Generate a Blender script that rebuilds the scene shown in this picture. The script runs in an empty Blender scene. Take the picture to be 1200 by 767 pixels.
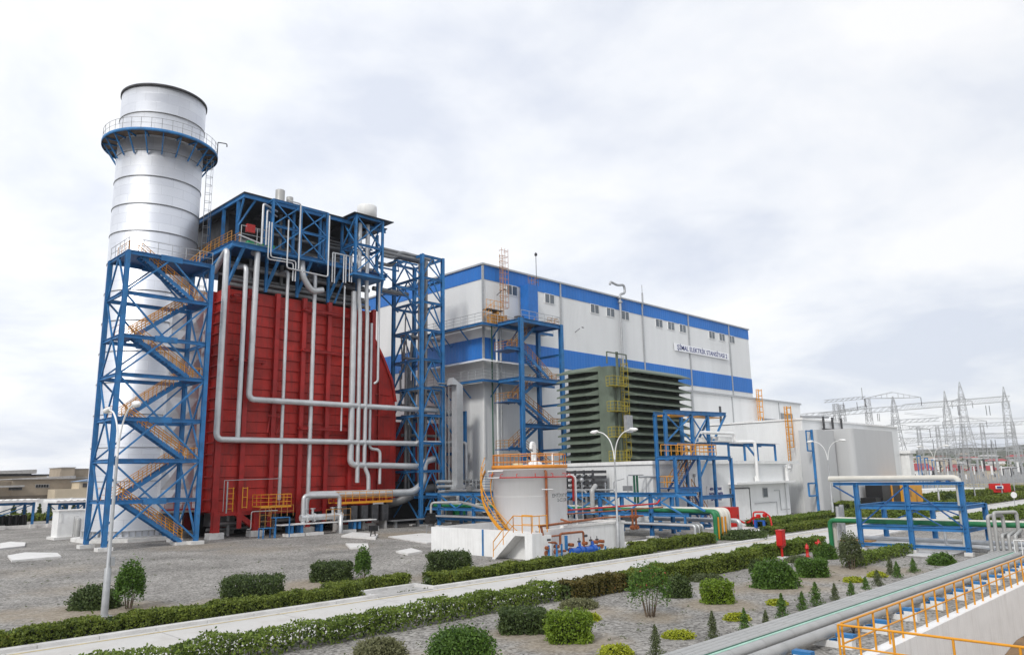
import bpy, math, random
import numpy as np
from mathutils import Vector, Matrix
random.seed(7); rng = np.random.default_rng(7)
S = bpy.context.scene
COL = S.collection
# ------------------------------------------------------------------ camera
YAW, PITCH, ROLL, FPX, CH = 0.7830694, 0.1939443, -0.0181216, 886.4, 5.6
_f = np.array([math.cos(PITCH)*math.cos(YAW), math.cos(PITCH)*math.sin(YAW), math.sin(PITCH)])
_r = np.cross(_f, [0, 0, 1.0]); _r /= np.linalg.norm(_r); _u = np.cross(_r, _f)
CR = math.cos(ROLL)*_r + math.sin(ROLL)*_u
CU = -math.sin(ROLL)*_r + math.cos(ROLL)*_u
cam = bpy.data.cameras.new('camera'); camo = bpy.data.objects.new('camera', cam); COL.objects.link(camo)
cam.sensor_width = 36; cam.lens = FPX/1200*36; cam.clip_end = 20000; cam.clip_start = 0.2
m = Matrix.Identity(4)
for i in range(3):
    m[i][0] = CR[i]; m[i][1] = CU[i]; m[i][2] = -_f[i]
m[0][3], m[1][3], m[2][3] = 0, 0, CH
camo.matrix_world = m
S.camera = camo
# ------------------------------------------------------------------ light
SUN_EL, SUN_AZ = math.radians(42), math.radians(198)      # azimuth measured from +X towards +Y
w = bpy.data.worlds.new('World'); S.world = w; w.use_nodes = True
nt = w.node_tree; nt.nodes.clear()
N = nt.nodes.new; Lk = nt.links.new
out = N('ShaderNodeOutputWorld'); mixs = N('ShaderNodeMixShader')
bg1 = N('ShaderNodeBackground'); bg2 = N('ShaderNodeBackground')
sky = N('ShaderNodeTexSky'); sky.sky_type = 'NISHITA'; sky.sun_disc = False
sky.sun_elevation = SUN_EL; sky.sun_rotation = math.pi/2 - SUN_AZ
bg1.inputs[1].default_value = 0.12
Lk(sky.outputs[0], bg1.inputs[0])
tc = N('ShaderNodeTexCoord'); sep = N('ShaderNodeSeparateXYZ'); Lk(tc.outputs['Generated'], sep.inputs[0])
# project the view direction on a cloud deck so that clouds shrink to the horizon
mx = N('ShaderNodeMath'); mx.operation = 'MAXIMUM'; mx.inputs[1].default_value = 0.0; Lk(sep.outputs[2], mx.inputs[0])
ad = N('ShaderNodeMath'); ad.operation = 'ADD'; ad.inputs[1].default_value = 0.22; Lk(mx.outputs[0], ad.inputs[0])
dv = N('ShaderNodeVectorMath'); dv.operation = 'DIVIDE'; cmb = N('ShaderNodeCombineXYZ')
for i in range(3): Lk(ad.outputs[0], cmb.inputs[i])
Lk(tc.outputs['Generated'], dv.inputs[0]); Lk(cmb.outputs[0], dv.inputs[1])
no = N('ShaderNodeTexNoise'); no.inputs['Scale'].default_value = 1.7; no.inputs['Detail'].default_value = 9; no.inputs['Roughness'].default_value = 0.56
no.inputs['Distortion'].default_value = 0.25
Lk(dv.outputs[0], no.inputs['Vector'])
cr = N('ShaderNodeValToRGB'); e = cr.color_ramp.elements
e[0].position = 0.34; e[0].color = (0.62, 0.655, 0.735, 1)
e[1].position = 0.62; e[1].color = (0.86, 0.86, 0.865, 1)
e2 = cr.color_ramp.elements.new(0.48); e2.color = (0.755, 0.775, 0.815, 1)
Lk(no.outputs['Fac'], cr.inputs[0])
# the cloud deck is thinner and brighter on the side of the sun
dt = N('ShaderNodeVectorMath'); dt.operation = 'DOT_PRODUCT'
dt.inputs[1].default_value = (math.cos(math.radians(120)), math.sin(math.radians(120)), 0.15)
Lk(tc.outputs['Generated'], dt.inputs[0])
mr = N('ShaderNodeMapRange'); mr.inputs[1].default_value = -0.3; mr.inputs[2].default_value = 0.8
mr.inputs[3].default_value = 0.93; mr.inputs[4].default_value = 1.06
Lk(dt.outputs['Value'], mr.inputs[0])
Lk(cr.outputs[0], bg2.inputs[0]); Lk(mr.outputs[0], bg2.inputs[1])
mixs.inputs[0].default_value = 0.93
Lk(bg1.outputs[0], mixs.inputs[1]); Lk(bg2.outputs[0], mixs.inputs[2]); Lk(mixs.outputs[0], out.inputs[0])
sl = bpy.data.lights.new('sun', 'SUN'); sl.energy = 1.5; sl.angle = math.radians(10); sl.color = (1, .97, .92)
so = bpy.data.objects.new('sun', sl); COL.objects.link(so)
sd = Vector((math.cos(SUN_EL)*math.cos(SUN_AZ), math.cos(SUN_EL)*math.sin(SUN_AZ), math.sin(SUN_EL)))
so.rotation_euler = sd.to_track_quat('Z', 'Y').to_euler()
S.view_settings.view_transform = 'Standard'; S.view_settings.look = 'None'
S.view_settings.exposure = 0.38; S.view_settings.gamma = 1
S.render.resolution_x = 1024; S.render.resolution_y = 654
# ------------------------------------------------------------------ photo measuring
def ray(px, py):
    return CR*(px-600)/FPX + CU*(383.5-py)/FPX + _f
def at(px, py, z=0):                                   # ground point seen at a pixel of the photograph
    d = ray(px, py); t = (z-CH)/d[2]; return (float(d[0]*t), float(d[1]*t))
def far(px, D):                                        # point at depth D in the image column px (at eye height)
    d = ray(px, 560); k = D/(_f[0]*d[0]+_f[1]*d[1]); return (float(d[0]*k), float(d[1]*k))
# ------------------------------------------------------------------ materials
MATS = {}
def mat(name, col, rough=0.6, metal=0.0, var=0.12, vscale=1.5, bump=0.0, bscale=20, spec=0.4, dirt=None, dirt_amt=0.3, dscale=0.6, streak=False):
    if name in MATS: return MATS[name]
    M = bpy.data.materials.new(name); M.use_nodes = True; t = M.node_tree
    b = t.nodes['Principled BSDF']; b.inputs['Roughness'].default_value = rough; b.inputs['Metallic'].default_value = metal
    b.inputs['Specular IOR Level'].default_value = spec
    tc = t.nodes.new('ShaderNodeTexCoord')
    n = t.nodes.new('ShaderNodeTexNoise'); n.inputs['Scale'].default_value = vscale; n.inputs['Detail'].default_value = 5
    t.links.new(tc.outputs['Object'], n.inputs['Vector'])
    c = t.nodes.new('ShaderNodeValToRGB'); e = c.color_ramp.elements
    e[0].position = 0.3; e[1].position = 0.7
    e[0].color = tuple(x*(1-var) for x in col)+(1,); e[1].color = tuple(min(1, x*(1+var)) for x in col)+(1,)
    t.links.new(n.outputs['Fac'], c.inputs[0])
    outc = c.outputs[0]
    if dirt:
        mp = t.nodes.new('ShaderNodeMapping'); t.links.new(tc.outputs['Object'], mp.inputs[0])
        if streak: mp.inputs['Scale'].default_value = (6, 6, 0.35)
        d = t.nodes.new('ShaderNodeTexNoise'); d.inputs['Scale'].default_value = dscale; d.inputs['Detail'].default_value = 6; d.inputs['Roughness'].default_value = .65
        t.links.new(mp.outputs[0], d.inputs['Vector'])
        r = t.nodes.new('ShaderNodeMapRange'); r.inputs[1].default_value = 0.48; r.inputs[2].default_value = 0.78; r.inputs[4].default_value = dirt_amt
        t.links.new(d.outputs['Fac'], r.inputs[0])
        mi = t.nodes.new('ShaderNodeMix'); mi.data_type = 'RGBA'; mi.inputs['B'].default_value = tuple(dirt)+(1,)
        t.links.new(r.outputs[0], mi.inputs['Factor']); t.links.new(outc, mi.inputs['A']); outc = mi.outputs['Result']
    t.links.new(outc, b.inputs['Base Color'])
    if bump:
        n2 = t.nodes.new('ShaderNodeTexNoise'); n2.inputs['Scale'].default_value = bscale; n2.inputs['Detail'].default_value = 4
        t.links.new(tc.outputs['Object'], n2.inputs['Vector'])
        bp = t.nodes.new('ShaderNodeBump'); bp.inputs['Strength'].default_value = bump; bp.inputs['Distance'].default_value = 0.05
        t.links.new(n2.outputs['Fac'], bp.inputs['Height']); t.links.new(bp.outputs[0], b.inputs['Normal'])
    MATS[name] = M; return M
def siding(name, col, pitch=0.3, rough=0.5, var=0.05, depth=0.03, panel=6.0):
    """ribbed sheet cladding: ribs run upright on walls along X and along Y"""
    if name in MATS: return MATS[name]
    M = bpy.data.materials.new(name); M.use_nodes = True; t = M.node_tree; L = t.links.new
    b = t.nodes['Principled BSDF']; b.inputs['Roughness'].default_value = rough; b.inputs['Specular IOR Level'].default_value = .4
    g = t.nodes.new('ShaderNodeNewGeometry'); s = t.nodes.new('ShaderNodeSeparateXYZ'); L(g.outputs['Position'], s.inputs[0])
    a = t.nodes.new('ShaderNodeMath'); a.operation = 'ADD'; L(s.outputs[0], a.inputs[0]); L(s.outputs[1], a.inputs[1])
    mu = t.nodes.new('ShaderNodeMath'); mu.operation = 'MULTIPLY'; mu.inputs[1].default_value = 2*math.pi/pitch; L(a.outputs[0], mu.inputs[0])
    si = t.nodes.new('ShaderNodeMath'); si.operation = 'SINE'; L(mu.outputs[0], si.inputs[0])
    pw = t.nodes.new('ShaderNodeMath'); pw.operation = 'GREATER_THAN'; pw.inputs[1].default_value = 0.2; L(si.outputs[0], pw.inputs[0])
    ma = t.nodes.new('ShaderNodeMapRange'); ma.inputs[1].default_value = 0.0; ma.inputs[2].default_value = 0.5; L(si.outputs[0], ma.inputs[0])
    bp = t.nodes.new('ShaderNodeBump'); bp.inputs['Strength'].default_value = .5; bp.inputs['Distance'].default_value = depth
    L(ma.outputs[0], bp.inputs['Height']); L(bp.outputs[0], b.inputs['Normal'])
    # sheets differ a little from one another
    fl = t.nodes.new('ShaderNodeMath'); fl.operation = 'DIVIDE'; fl.inputs[1].default_value = panel; L(a.outputs[0], fl.inputs[0])
    f2 = t.nodes.new('ShaderNodeMath'); f2.operation = 'FLOOR'; L(fl.outputs[0], f2.inputs[0])
    wn = t.nodes.new('ShaderNodeTexWhiteNoise'); wn.noise_dimensions = '1D'; L(f2.outputs[0], wn.inputs['W'])
    no = t.nodes.new('ShaderNodeTexNoise'); no.inputs['Scale'].default_value = .25; no.inputs['Detail'].default_value = 6
    mp = t.nodes.new('ShaderNodeMapping'); mp.inputs['Scale'].default_value = (2.5, 2.5, .35); L(g.outputs['Position'], mp.inputs[0]); L(mp.outputs[0], no.inputs['Vector'])
    av = t.nodes.new('ShaderNodeMath'); av.operation = 'MULTIPLY_ADD'; av.inputs[1].default_value = .35; L(wn.outputs[0], av.inputs[0])
    m3 = t.nodes.new('ShaderNodeMath'); m3.operation = 'MULTIPLY'; m3.inputs[1].default_value = .65*1.0; L(no.outputs['Fac'], m3.inputs[0]); L(m3.outputs[0], av.inputs[2])
    c = t.nodes.new('ShaderNodeValToRGB'); e = c.color_ramp.elements; e[0].position = .25; e[1].position = .75
    e[0].color = tuple(x*(1-var) for x in col)+(1,); e[1].color = tuple(min(1, x*(1+var)) for x in col)+(1,)
    L(av.outputs[0], c.inputs[0]); L(c.outputs[0], b.inputs['Base Color'])
    MATS[name] = M; return M
def leafmat(name, c1, c2, c3=None, rough=.55):
    if name in MATS: return MATS[name]
    M = bpy.data.materials.new(name); M.use_nodes = True; t = M.node_tree; L = t.links.new
    b = t.nodes['Principled BSDF']; b.inputs['Roughness'].default_value = rough; b.inputs['Specular IOR Level'].default_value = .35
    g = t.nodes.new('ShaderNodeNewGeometry'); c = t.nodes.new('ShaderNodeValToRGB'); e = c.color_ramp.elements
    e[0].color = tuple(c1)+(1,); e[1].color = tuple(c2)+(1,)
    if c3:
        n_ = c.color_ramp.elements.new(.88); n_.color = tuple(c2)+(1,); e[-1].position = 1; c.color_ramp.elements[-1].color = tuple(c3)+(1,)
    tc = t.nodes.new('ShaderNodeTexCoord'); no = t.nodes.new('ShaderNodeTexNoise'); no.inputs['Scale'].default_value = 1.3; no.inputs['Detail'].default_value = 3
    L(tc.outputs['Object'], no.inputs['Vector'])
    a = t.nodes.new('ShaderNodeMath'); a.operation = 'MULTIPLY_ADD'; a.inputs[1].default_value = .62
    m2 = t.nodes.new('ShaderNodeMapRange'); m2.inputs[1].default_value = .3; m2.inputs[2].default_value = .7; m2.inputs[4].default_value = .38
    L(no.outputs['Fac'], m2.inputs[0]); L(g.outputs['Random Per Island'], a.inputs[0]); L(m2.outputs[0], a.inputs[2])
    L(a.outputs[0], c.inputs[0]); L(c.outputs[0], b.inputs['Base Color'])
    tr = t.nodes.new('ShaderNodeBsdfTranslucent'); L(c.outputs[0], tr.inputs[0]); ms = t.nodes.new('ShaderNodeMixShader'); ms.inputs[0].default_value = .28
    o = t.nodes['Material Output']; L(b.outputs[0], ms.inputs[1]); L(tr.outputs[0], ms.inputs[2]); L(ms.outputs[0], o.inputs[0])
    MATS[name] = M; return M
BLUE = mat('blue_paint', (0.028, 0.172, 0.41), .58, var=.22, vscale=.9, dirt=(.06, .08, .11), dirt_amt=.6, dscale=2.2)
BLUED = mat('blue_grating', (0.018, 0.085, 0.24), .6, var=.2, vscale=3)
RED = mat('red_casing', (0.39, 0.018, 0.012), .55, var=.28, vscale=.5, dirt=(.08, .014, .012), dirt_amt=.75, dscale=.9, streak=True, bump=.15, bscale=1.5)
RED2 = mat('red_steel', (0.36, 0.016, 0.014), .45, var=.2, vscale=.8, dirt=(.12, .012, .012), dirt_amt=.5, dscale=1)
REDF = mat('fire_red', (0.52, 0.016, 0.012), .35, var=.08)
YEL = mat('yellow_paint', (0.72, 0.31, 0.018), .45, var=.14, vscale=2, dirt=(.3, .12, .02), dirt_amt=.5, dscale=2)
YELD = mat('ochre_paint', (0.42, 0.20, 0.04), .5, var=.25, vscale=1.5, dirt=(.12, .06, .03), dirt_amt=.6, dscale=1)
ORG_ = mat('orange_rust', (0.30, 0.085, 0.025), .6, var=.3, vscale=3)
WHT = mat('white_paint', (0.80, 0.80, 0.79), .45, var=.05, dirt=(.45, .43, .40), dirt_amt=.35, dscale=.8, streak=True)
CONC = mat('white_concrete', (0.70, 0.69, 0.67), .8, var=.08, vscale=2.5, dirt=(.30, .28, .26), dirt_amt=.5, dscale=1.2, bump=.2)
CONC2 = mat('grey_concrete', (0.42, 0.41, 0.40), .85, var=.12, vscale=2, dirt=(.18, .16, .14), dirt_amt=.5, dscale=1.5, bump=.3)
PIPE = mat('aluminium_jacket', (0.58, 0.59, 0.60), .42, .5, var=.12, vscale=.6, dirt=(.34, .34, .34), dirt_amt=.35, dscale=2)
PIPD = mat('grey_pipe', (0.26, 0.265, 0.27), .5, .4, var=.2, vscale=1.5)
PIPW = mat('pale_pipe', (0.40, 0.40, 0.39), .5, .25, var=.07, vscale=1.5, dirt=(.32, .31, .29), dirt_amt=.4, dscale=2)
BEIG = mat('beige_pipe', (0.60, 0.58, 0.52), .5, .0, var=.06, dirt=(.42, .39, .34), dirt_amt=.4)
GRN = mat('green_pipe', (0.02, 0.17, 0.065), .4, var=.15)
GRNL = mat('louvre_green', (0.128, 0.160, 0.122), .55, var=.14, vscale=.7, dirt=(.07, .09, .07), dirt_amt=.5, dscale=1)
GRNB = mat('bright_green', (0.03, 0.33, 0.12), .5)
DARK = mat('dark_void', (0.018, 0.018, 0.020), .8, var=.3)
DKGR = mat('dark_grey', (0.07, 0.07, 0.075), .6, .3, var=.3, vscale=2)
ROOFD = mat('dark_roof_sheet', (0.045, 0.048, 0.052), .6, var=.2)
GALV = mat('galvanised_steel', (0.42, 0.43, 0.44), .5, .5, var=.12, vscale=3)
LATT = mat('lattice_steel', (0.42, 0.43, 0.44), .6, .2, var=.15, vscale=.2)
BRN = mat('brown_pipe', (0.27, 0.085, 0.03), .5, var=.25, vscale=4)
PUMP = mat('pump_blue', (0.015, 0.09, 0.38), .35, var=.15, vscale=4)
GLASS = mat('window_glass', (0.10, 0.12, 0.14), .12, .0, var=.3, vscale=.5, spec=.8)
BLK = mat('black_plastic', (0.015, 0.015, 0.016), .4)
INK = mat('navy_ink', (0.02, 0.035, 0.20), .6)
INKD = mat('dark_ink', (0.04, 0.05, 0.06), .6)
SIDW = siding('white_siding', (0.73, 0.74, 0.74), .33, var=.075)
SIDG = siding('recess_shade_siding', (0.60, 0.61, 0.61), .5, var=.05)
SIDB = siding('blue_siding', (0.018, 0.165, 0.54), .66, var=.14, depth=.05)
STUC = mat('old_render', (0.30, 0.25, 0.19), .9, var=.25, vscale=.12, dirt=(.13, .11, .09), dirt_amt=.6, dscale=.25)
STUC2 = mat('cream_render', (0.55, 0.47, 0.35), .9, var=.1, vscale=.2)
ROOFR = mat('red_roof', (0.34, 0.045, 0.05), .6, var=.15, vscale=.2)
BARK = mat('bark', (0.16, 0.12, 0.085), .9, var=.3, vscale=12)
SOIL = mat('bare_soil', (0.20, 0.13, 0.075), .95, var=.35, vscale=1.2, dirt=(.28, .20, .12), dirt_amt=.7, dscale=.8, bump=.6, bscale=5)
# ------------------------------------------------------------------ mesh helpers
ORGN = {}
def rounded(path, R=.5, k=5):
    """round the corners of a polyline so that a tube bends like a pipe elbow"""
    P = [Vector(p) for p in path]; o = [P[0]]
    for i in range(1, len(P)-1):
        a, b, c = P[i-1], P[i], P[i+1]; u = (a-b); v = (c-b)
        r = min(R, u.length*.49, v.length*.49); u.normalize(); v.normalize()
        if (u+v).length < 1e-4: o.append(b); continue
        p, q = b+u*r, b+v*r
        for j in range(k+1):
            s = j/k; o.append(p*(1-s)**2+b*2*s*(1-s)+q*s*s)
    o.append(P[-1]); return o
SPLIT = {'plinth', 'strut', 'leg', 'support', 'pump', 'valve', 'bracket', 'pipe_bracket', 'downpipe', 'stringer', 'block', 'vessel', 'cross_beam', 'frame', 'hoist_rail', 'door', 'conduit', 'gusset', 'valve_spindle', 'insulator', 'busbar', 'valve_cover', 'louvre', 'lettering_line', 'vent', 'cantilever', 'stem', 'railing', 'small_bore_pipe', 'riser', 'vent_pipe', 'foam_pipe', 'penthouse_shade_panel', 'riser_header', 'side_pipe', 'column', 'post', 'pane', 'brace', 'side_rib', 'stripe', 'motor', 'pump_part', 'pipe_end', 'cross_arm', 'sign_text', 'pipework'}
class MB:
    def __init__(s): s.v = []; s.f = []; s.sm = []
    def add(s, vs, fs, smooth=False):
        n = len(s.v); s.v += [tuple(v) for v in vs]
        for f in fs: s.f.append(tuple(i+n for i in f)); s.sm.append(smooth)
        return s
    def box(s, x0, x1, y0, y1, z0, z1):
        return s.add([(x0, y0, z0), (x1, y0, z0), (x1, y1, z0), (x0, y1, z0), (x0, y0, z1), (x1, y0, z1), (x1, y1, z1), (x0, y1, z1)],
                     [(0, 3, 2, 1), (4, 5, 6, 7), (0, 1, 5, 4), (1, 2, 6, 5), (2, 3, 7, 6), (3, 0, 4, 7)])
    def beam(s, p, q, w=.2, h=None, ref=None):
        h = h or w; p = Vector(p); q = Vector(q); d = q-p
        if d.length < 1e-5: return s
        d.normalize(); r = Vector(ref) if ref else (Vector((0, 0, 1)) if abs(d.z) < .95 else Vector((0, 1, 0)))
        a = d.cross(r).normalized()*(w/2); b = a.cross(d).normalized()*(h/2)
        vs = [p-a-b, p+a-b, p+a+b, p-a+b, q-a-b, q+a-b, q+a+b, q-a+b]
        return s.add(vs, [(0, 1, 2, 3), (4, 7, 6, 5), (0, 4, 5, 1), (1, 5, 6, 2), (2, 6, 7, 3), (3, 7, 4, 0)])
    def hbeam(s, p, q, w=.3, h=None, t=.035, ref=None):
        """H section: two flanges and a web"""
        h = h or w; p = Vector(p); q = Vector(q); d = (q-p).normalized()
        r = Vector(ref) if ref else (Vector((0, 0, 1)) if abs(d.z) < .95 else Vector((0, 1, 0)))
        a = d.cross(r).normalized(); b = a.cross(d).normalized()
        for k in (-1, 1): s.beam(p+b*k*(h/2-t/2), q+b*k*(h/2-t/2), w, t, ref=r)
        s.beam(p, q, t, h-2*t-.002, ref=r); return s
    def tube(s, path, r=.1, n=10, cap=True):
        P = [Vector(p) for p in path]; k = len(P); rs = r if isinstance(r, (list, tuple)) else [r]*k
        T = []
        for i in range(k):
            d = (P[min(i+1, k-1)]-P[max(i-1, 0)]); T.append(d.normalized() if d.length > 1e-6 else Vector((0, 0, 1)))
        u = T[0].orthogonal().normalized(); vs = []; fs = []
        for i in range(k):
            u = (u-T[i]*u.dot(T[i])); u.normalize(); w_ = T[i].cross(u)
            for j in range(n):
                a = 2*math.pi*j/n; vs.append(P[i]+(u*math.cos(a)+w_*math.sin(a))*rs[i])
        for i in range(k-1):
            for j in range(n):
                fs.append((i*n+j, i*n+(j+1) % n, (i+1)*n+(j+1) % n, (i+1)*n+j))
        s.add(vs, fs, True)
        if cap: s.add(vs[:n], [tuple(range(n))[::-1]]); s.add(vs[-n:], [tuple(range(n))])
        return s
    def lathe(s, prof, cx, cy, n=32, smooth=True, a0=0, a1=2*math.pi):
        full = abs(a1-a0-2*math.pi) < 1e-6; m_ = n if full else n+1; vs = []; fs = []
        for r, z in prof:
            for j in range(m_):
                a = a0+(a1-a0)*j/n; vs.append((cx+r*math.cos(a), cy+r*math.sin(a), z))
        for i in range(len(prof)-1):
            for j in range(n):
                j2 = (j+1) % m_ if full else j+1
                fs.append((i*m_+j, i*m_+j2, (i+1)*m_+j2, (i+1)*m_+j))
        return s.add(vs, fs, smooth)
    def prism(s, pts, z0, z1):
        n = len(pts); vs = [(x, y, z0) for x, y in pts]+[(x, y, z1) for x, y in pts]
        return s.add(vs, [tuple(range(n))[::-1], tuple(range(n, 2*n))]+[(i, (i+1) % n, n+(i+1) % n, n+i) for i in range(n)])
    def quad(s, a, b, c, d): return s.add([a, b, c, d], [(0, 1, 2, 3)])
    def islands(s):
        """groups of pieces that touch one another"""
        par = list(range(len(s.v)))
        def fd(i):
            while par[i] != i: par[i] = par[par[i]]; i = par[i]
            return i
        for f in s.f:
            for k in f[1:]: par[fd(k)] = fd(f[0])
        g = {}
        for i in range(len(s.v)): g.setdefault(fd(i), []).append(i)
        bx = []
        for k, ids in g.items():
            V = np.array([s.v[i] for i in ids]); bx.append([V.min(0)-.02, V.max(0)+.02, [k]])
        ch = True
        while ch:
            ch = False; o = []
            for b_ in bx:
                for c in o:
                    if (b_[0] <= c[1]).all() and (c[0] <= b_[1]).all():
                        c[0] = np.minimum(c[0], b_[0]); c[1] = np.maximum(c[1], b_[1]); c[2] += b_[2]; ch = True; break
                else: o.append(b_)
            bx = o
        out = []
        for b_ in bx:
            ks = set(b_[2]); q = MB(); mp = {}
            for i in range(len(s.v)):
                if fd(i) in ks: mp[i] = len(q.v); q.v.append(s.v[i])
            for f, m_ in zip(s.f, s.sm):
                if f[0] in mp: q.f.append(tuple(mp[i] for i in f)); q.sm.append(m_)
            out.append(q)
        return out
    def build(s, name, m_, parent=None, **kw):
        if parent is not None and name in SPLIT:
            isl = s.islands()
            if 1 < len(isl) <= 60:
                for q in isl: o = q._build(name, m_, parent, **kw)
                return o
        return s._build(name, m_, parent, **kw)
    def _build(s, name, m_, parent=None, **kw):
        me = bpy.data.meshes.new(name); o = bpy.data.objects.new(name, me); COL.objects.link(o)
        if parent is not None:
            og = ORGN[parent.name]; o.parent = parent
        else:
            if 'org' in kw: og = kw['org']
            else:
                V = np.array(s.v); og = Vector(((V[:, 0].min()+V[:, 0].max())/2, (V[:, 1].min()+V[:, 1].max())/2, V[:, 2].min()))
            og = Vector(og); o.location = og
        ORGN[o.name] = og
        me.from_pydata([(v[0]-og[0], v[1]-og[1], v[2]-og[2]) for v in s.v], [], s.f)
        me.polygons.foreach_set('use_smooth', s.sm); me.materials.append(m_); me.update()
        tag(o, **{k: v for k, v in kw.items() if k != 'org'})
        return o
def tag(o, label=None, cat=None, group=None, kind=None):
    if label: o['label'] = label
    if cat: o['category'] = cat
    if group: o['group'] = group
    if kind: o['kind'] = kind
    return o
def thing(name, label, cat, loc, group=None):
    o = bpy.data.objects.new(name, None); COL.objects.link(o); o.location = loc; o.empty_display_size = .5
    ORGN[o.name] = Vector(loc); return tag(o, label, cat, group)
def copy_thing(r, loc, label=None, group=None):
    def cp(o, par):
        c = o.copy(); COL.objects.link(c); ORGN[c.name] = Vector(loc)
        if par is not None: c.parent = par
        for ch in list(o.children): cp(ch, c)
        return c
    n = cp(r, None); n.location = loc
    if label: n['label'] = label
    if group: n['group'] = group
    return n
def rail(mb, path, h=1.1, sp=1.5, r=.03, mid=(.55,), closed=False, toe=0, n=6):
    P = [Vector(p) for p in path]
    if closed: P.append(P[0])
    up = Vector((0, 0, 1))
    for a, b in zip(P[:-1], P[1:]):
        L = (b-a).length; k = max(1, int(round(L/sp)))
        for i in range(k+1):
            p = a+(b-a)*i/k; mb.tube([p, p+up*h], r*.9, n)
        mb.tube([a+up*h, b+up*h], r, n)
        for q in mid: mb.tube([a+up*q, b+up*q], r*.75, n)
        if toe: mb.beam(a+up*toe/2, b+up*toe/2, .012, toe)
    return mb
def flight(mb, p, q, wd, width=.9, tread=.24, st=.22):
    """stair flight from p up to q; wd = unit vector across the steps"""
    p = Vector(p); q = Vector(q); wd = Vector(wd); d = q-p
    for k in (0, 1): mb.beam(p+wd*width*k, q+wd*width*k, .05, st+.05)
    n = max(4, int(abs(d.z)/.21)); hz = Vector((d.x, d.y, 0)).normalized()
    for i in range(n):
        c = p+d*(i+.5)/n; mb.beam(c+wd*.03, c+wd*(width-.03), .03, tread, ref=hz)
    return mb
def text(name, s, size, p, rx, parent, m_, width=None, ext=.01, bold=0):
    cu = bpy.data.curves.new(name, 'FONT'); cu.body = s; cu.size = size; cu.align_x = 'CENTER'; cu.align_y = 'CENTER'
    cu.extrude = ext; cu.offset = bold; cu.resolution_u = 3
    o = bpy.data.objects.new(name, cu); COL.objects.link(o); bpy.context.view_layer.update()
    me = bpy.data.meshes.new_from_object(o.evaluated_get(bpy.context.evaluated_depsgraph_get())); bpy.data.objects.remove(o)
    V = np.array([v.co[:] for v in me.vertices])
    if width:
        f = width/(V[:, 0].max()-V[:, 0].min())
        for v in me.vertices: v.co.x *= f
    R = rx if isinstance(rx, Matrix) else Matrix.Rotation(math.pi/2, 4, 'X')
    og = ORGN[parent.name]; me.transform(Matrix.Translation(Vector(p)-og) @ R)
    me.materials.clear(); me.materials.append(m_)
    o = bpy.data.objects.new(name, me); COL.objects.link(o); o.parent = parent; ORGN[o.name] = og
    return o
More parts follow.
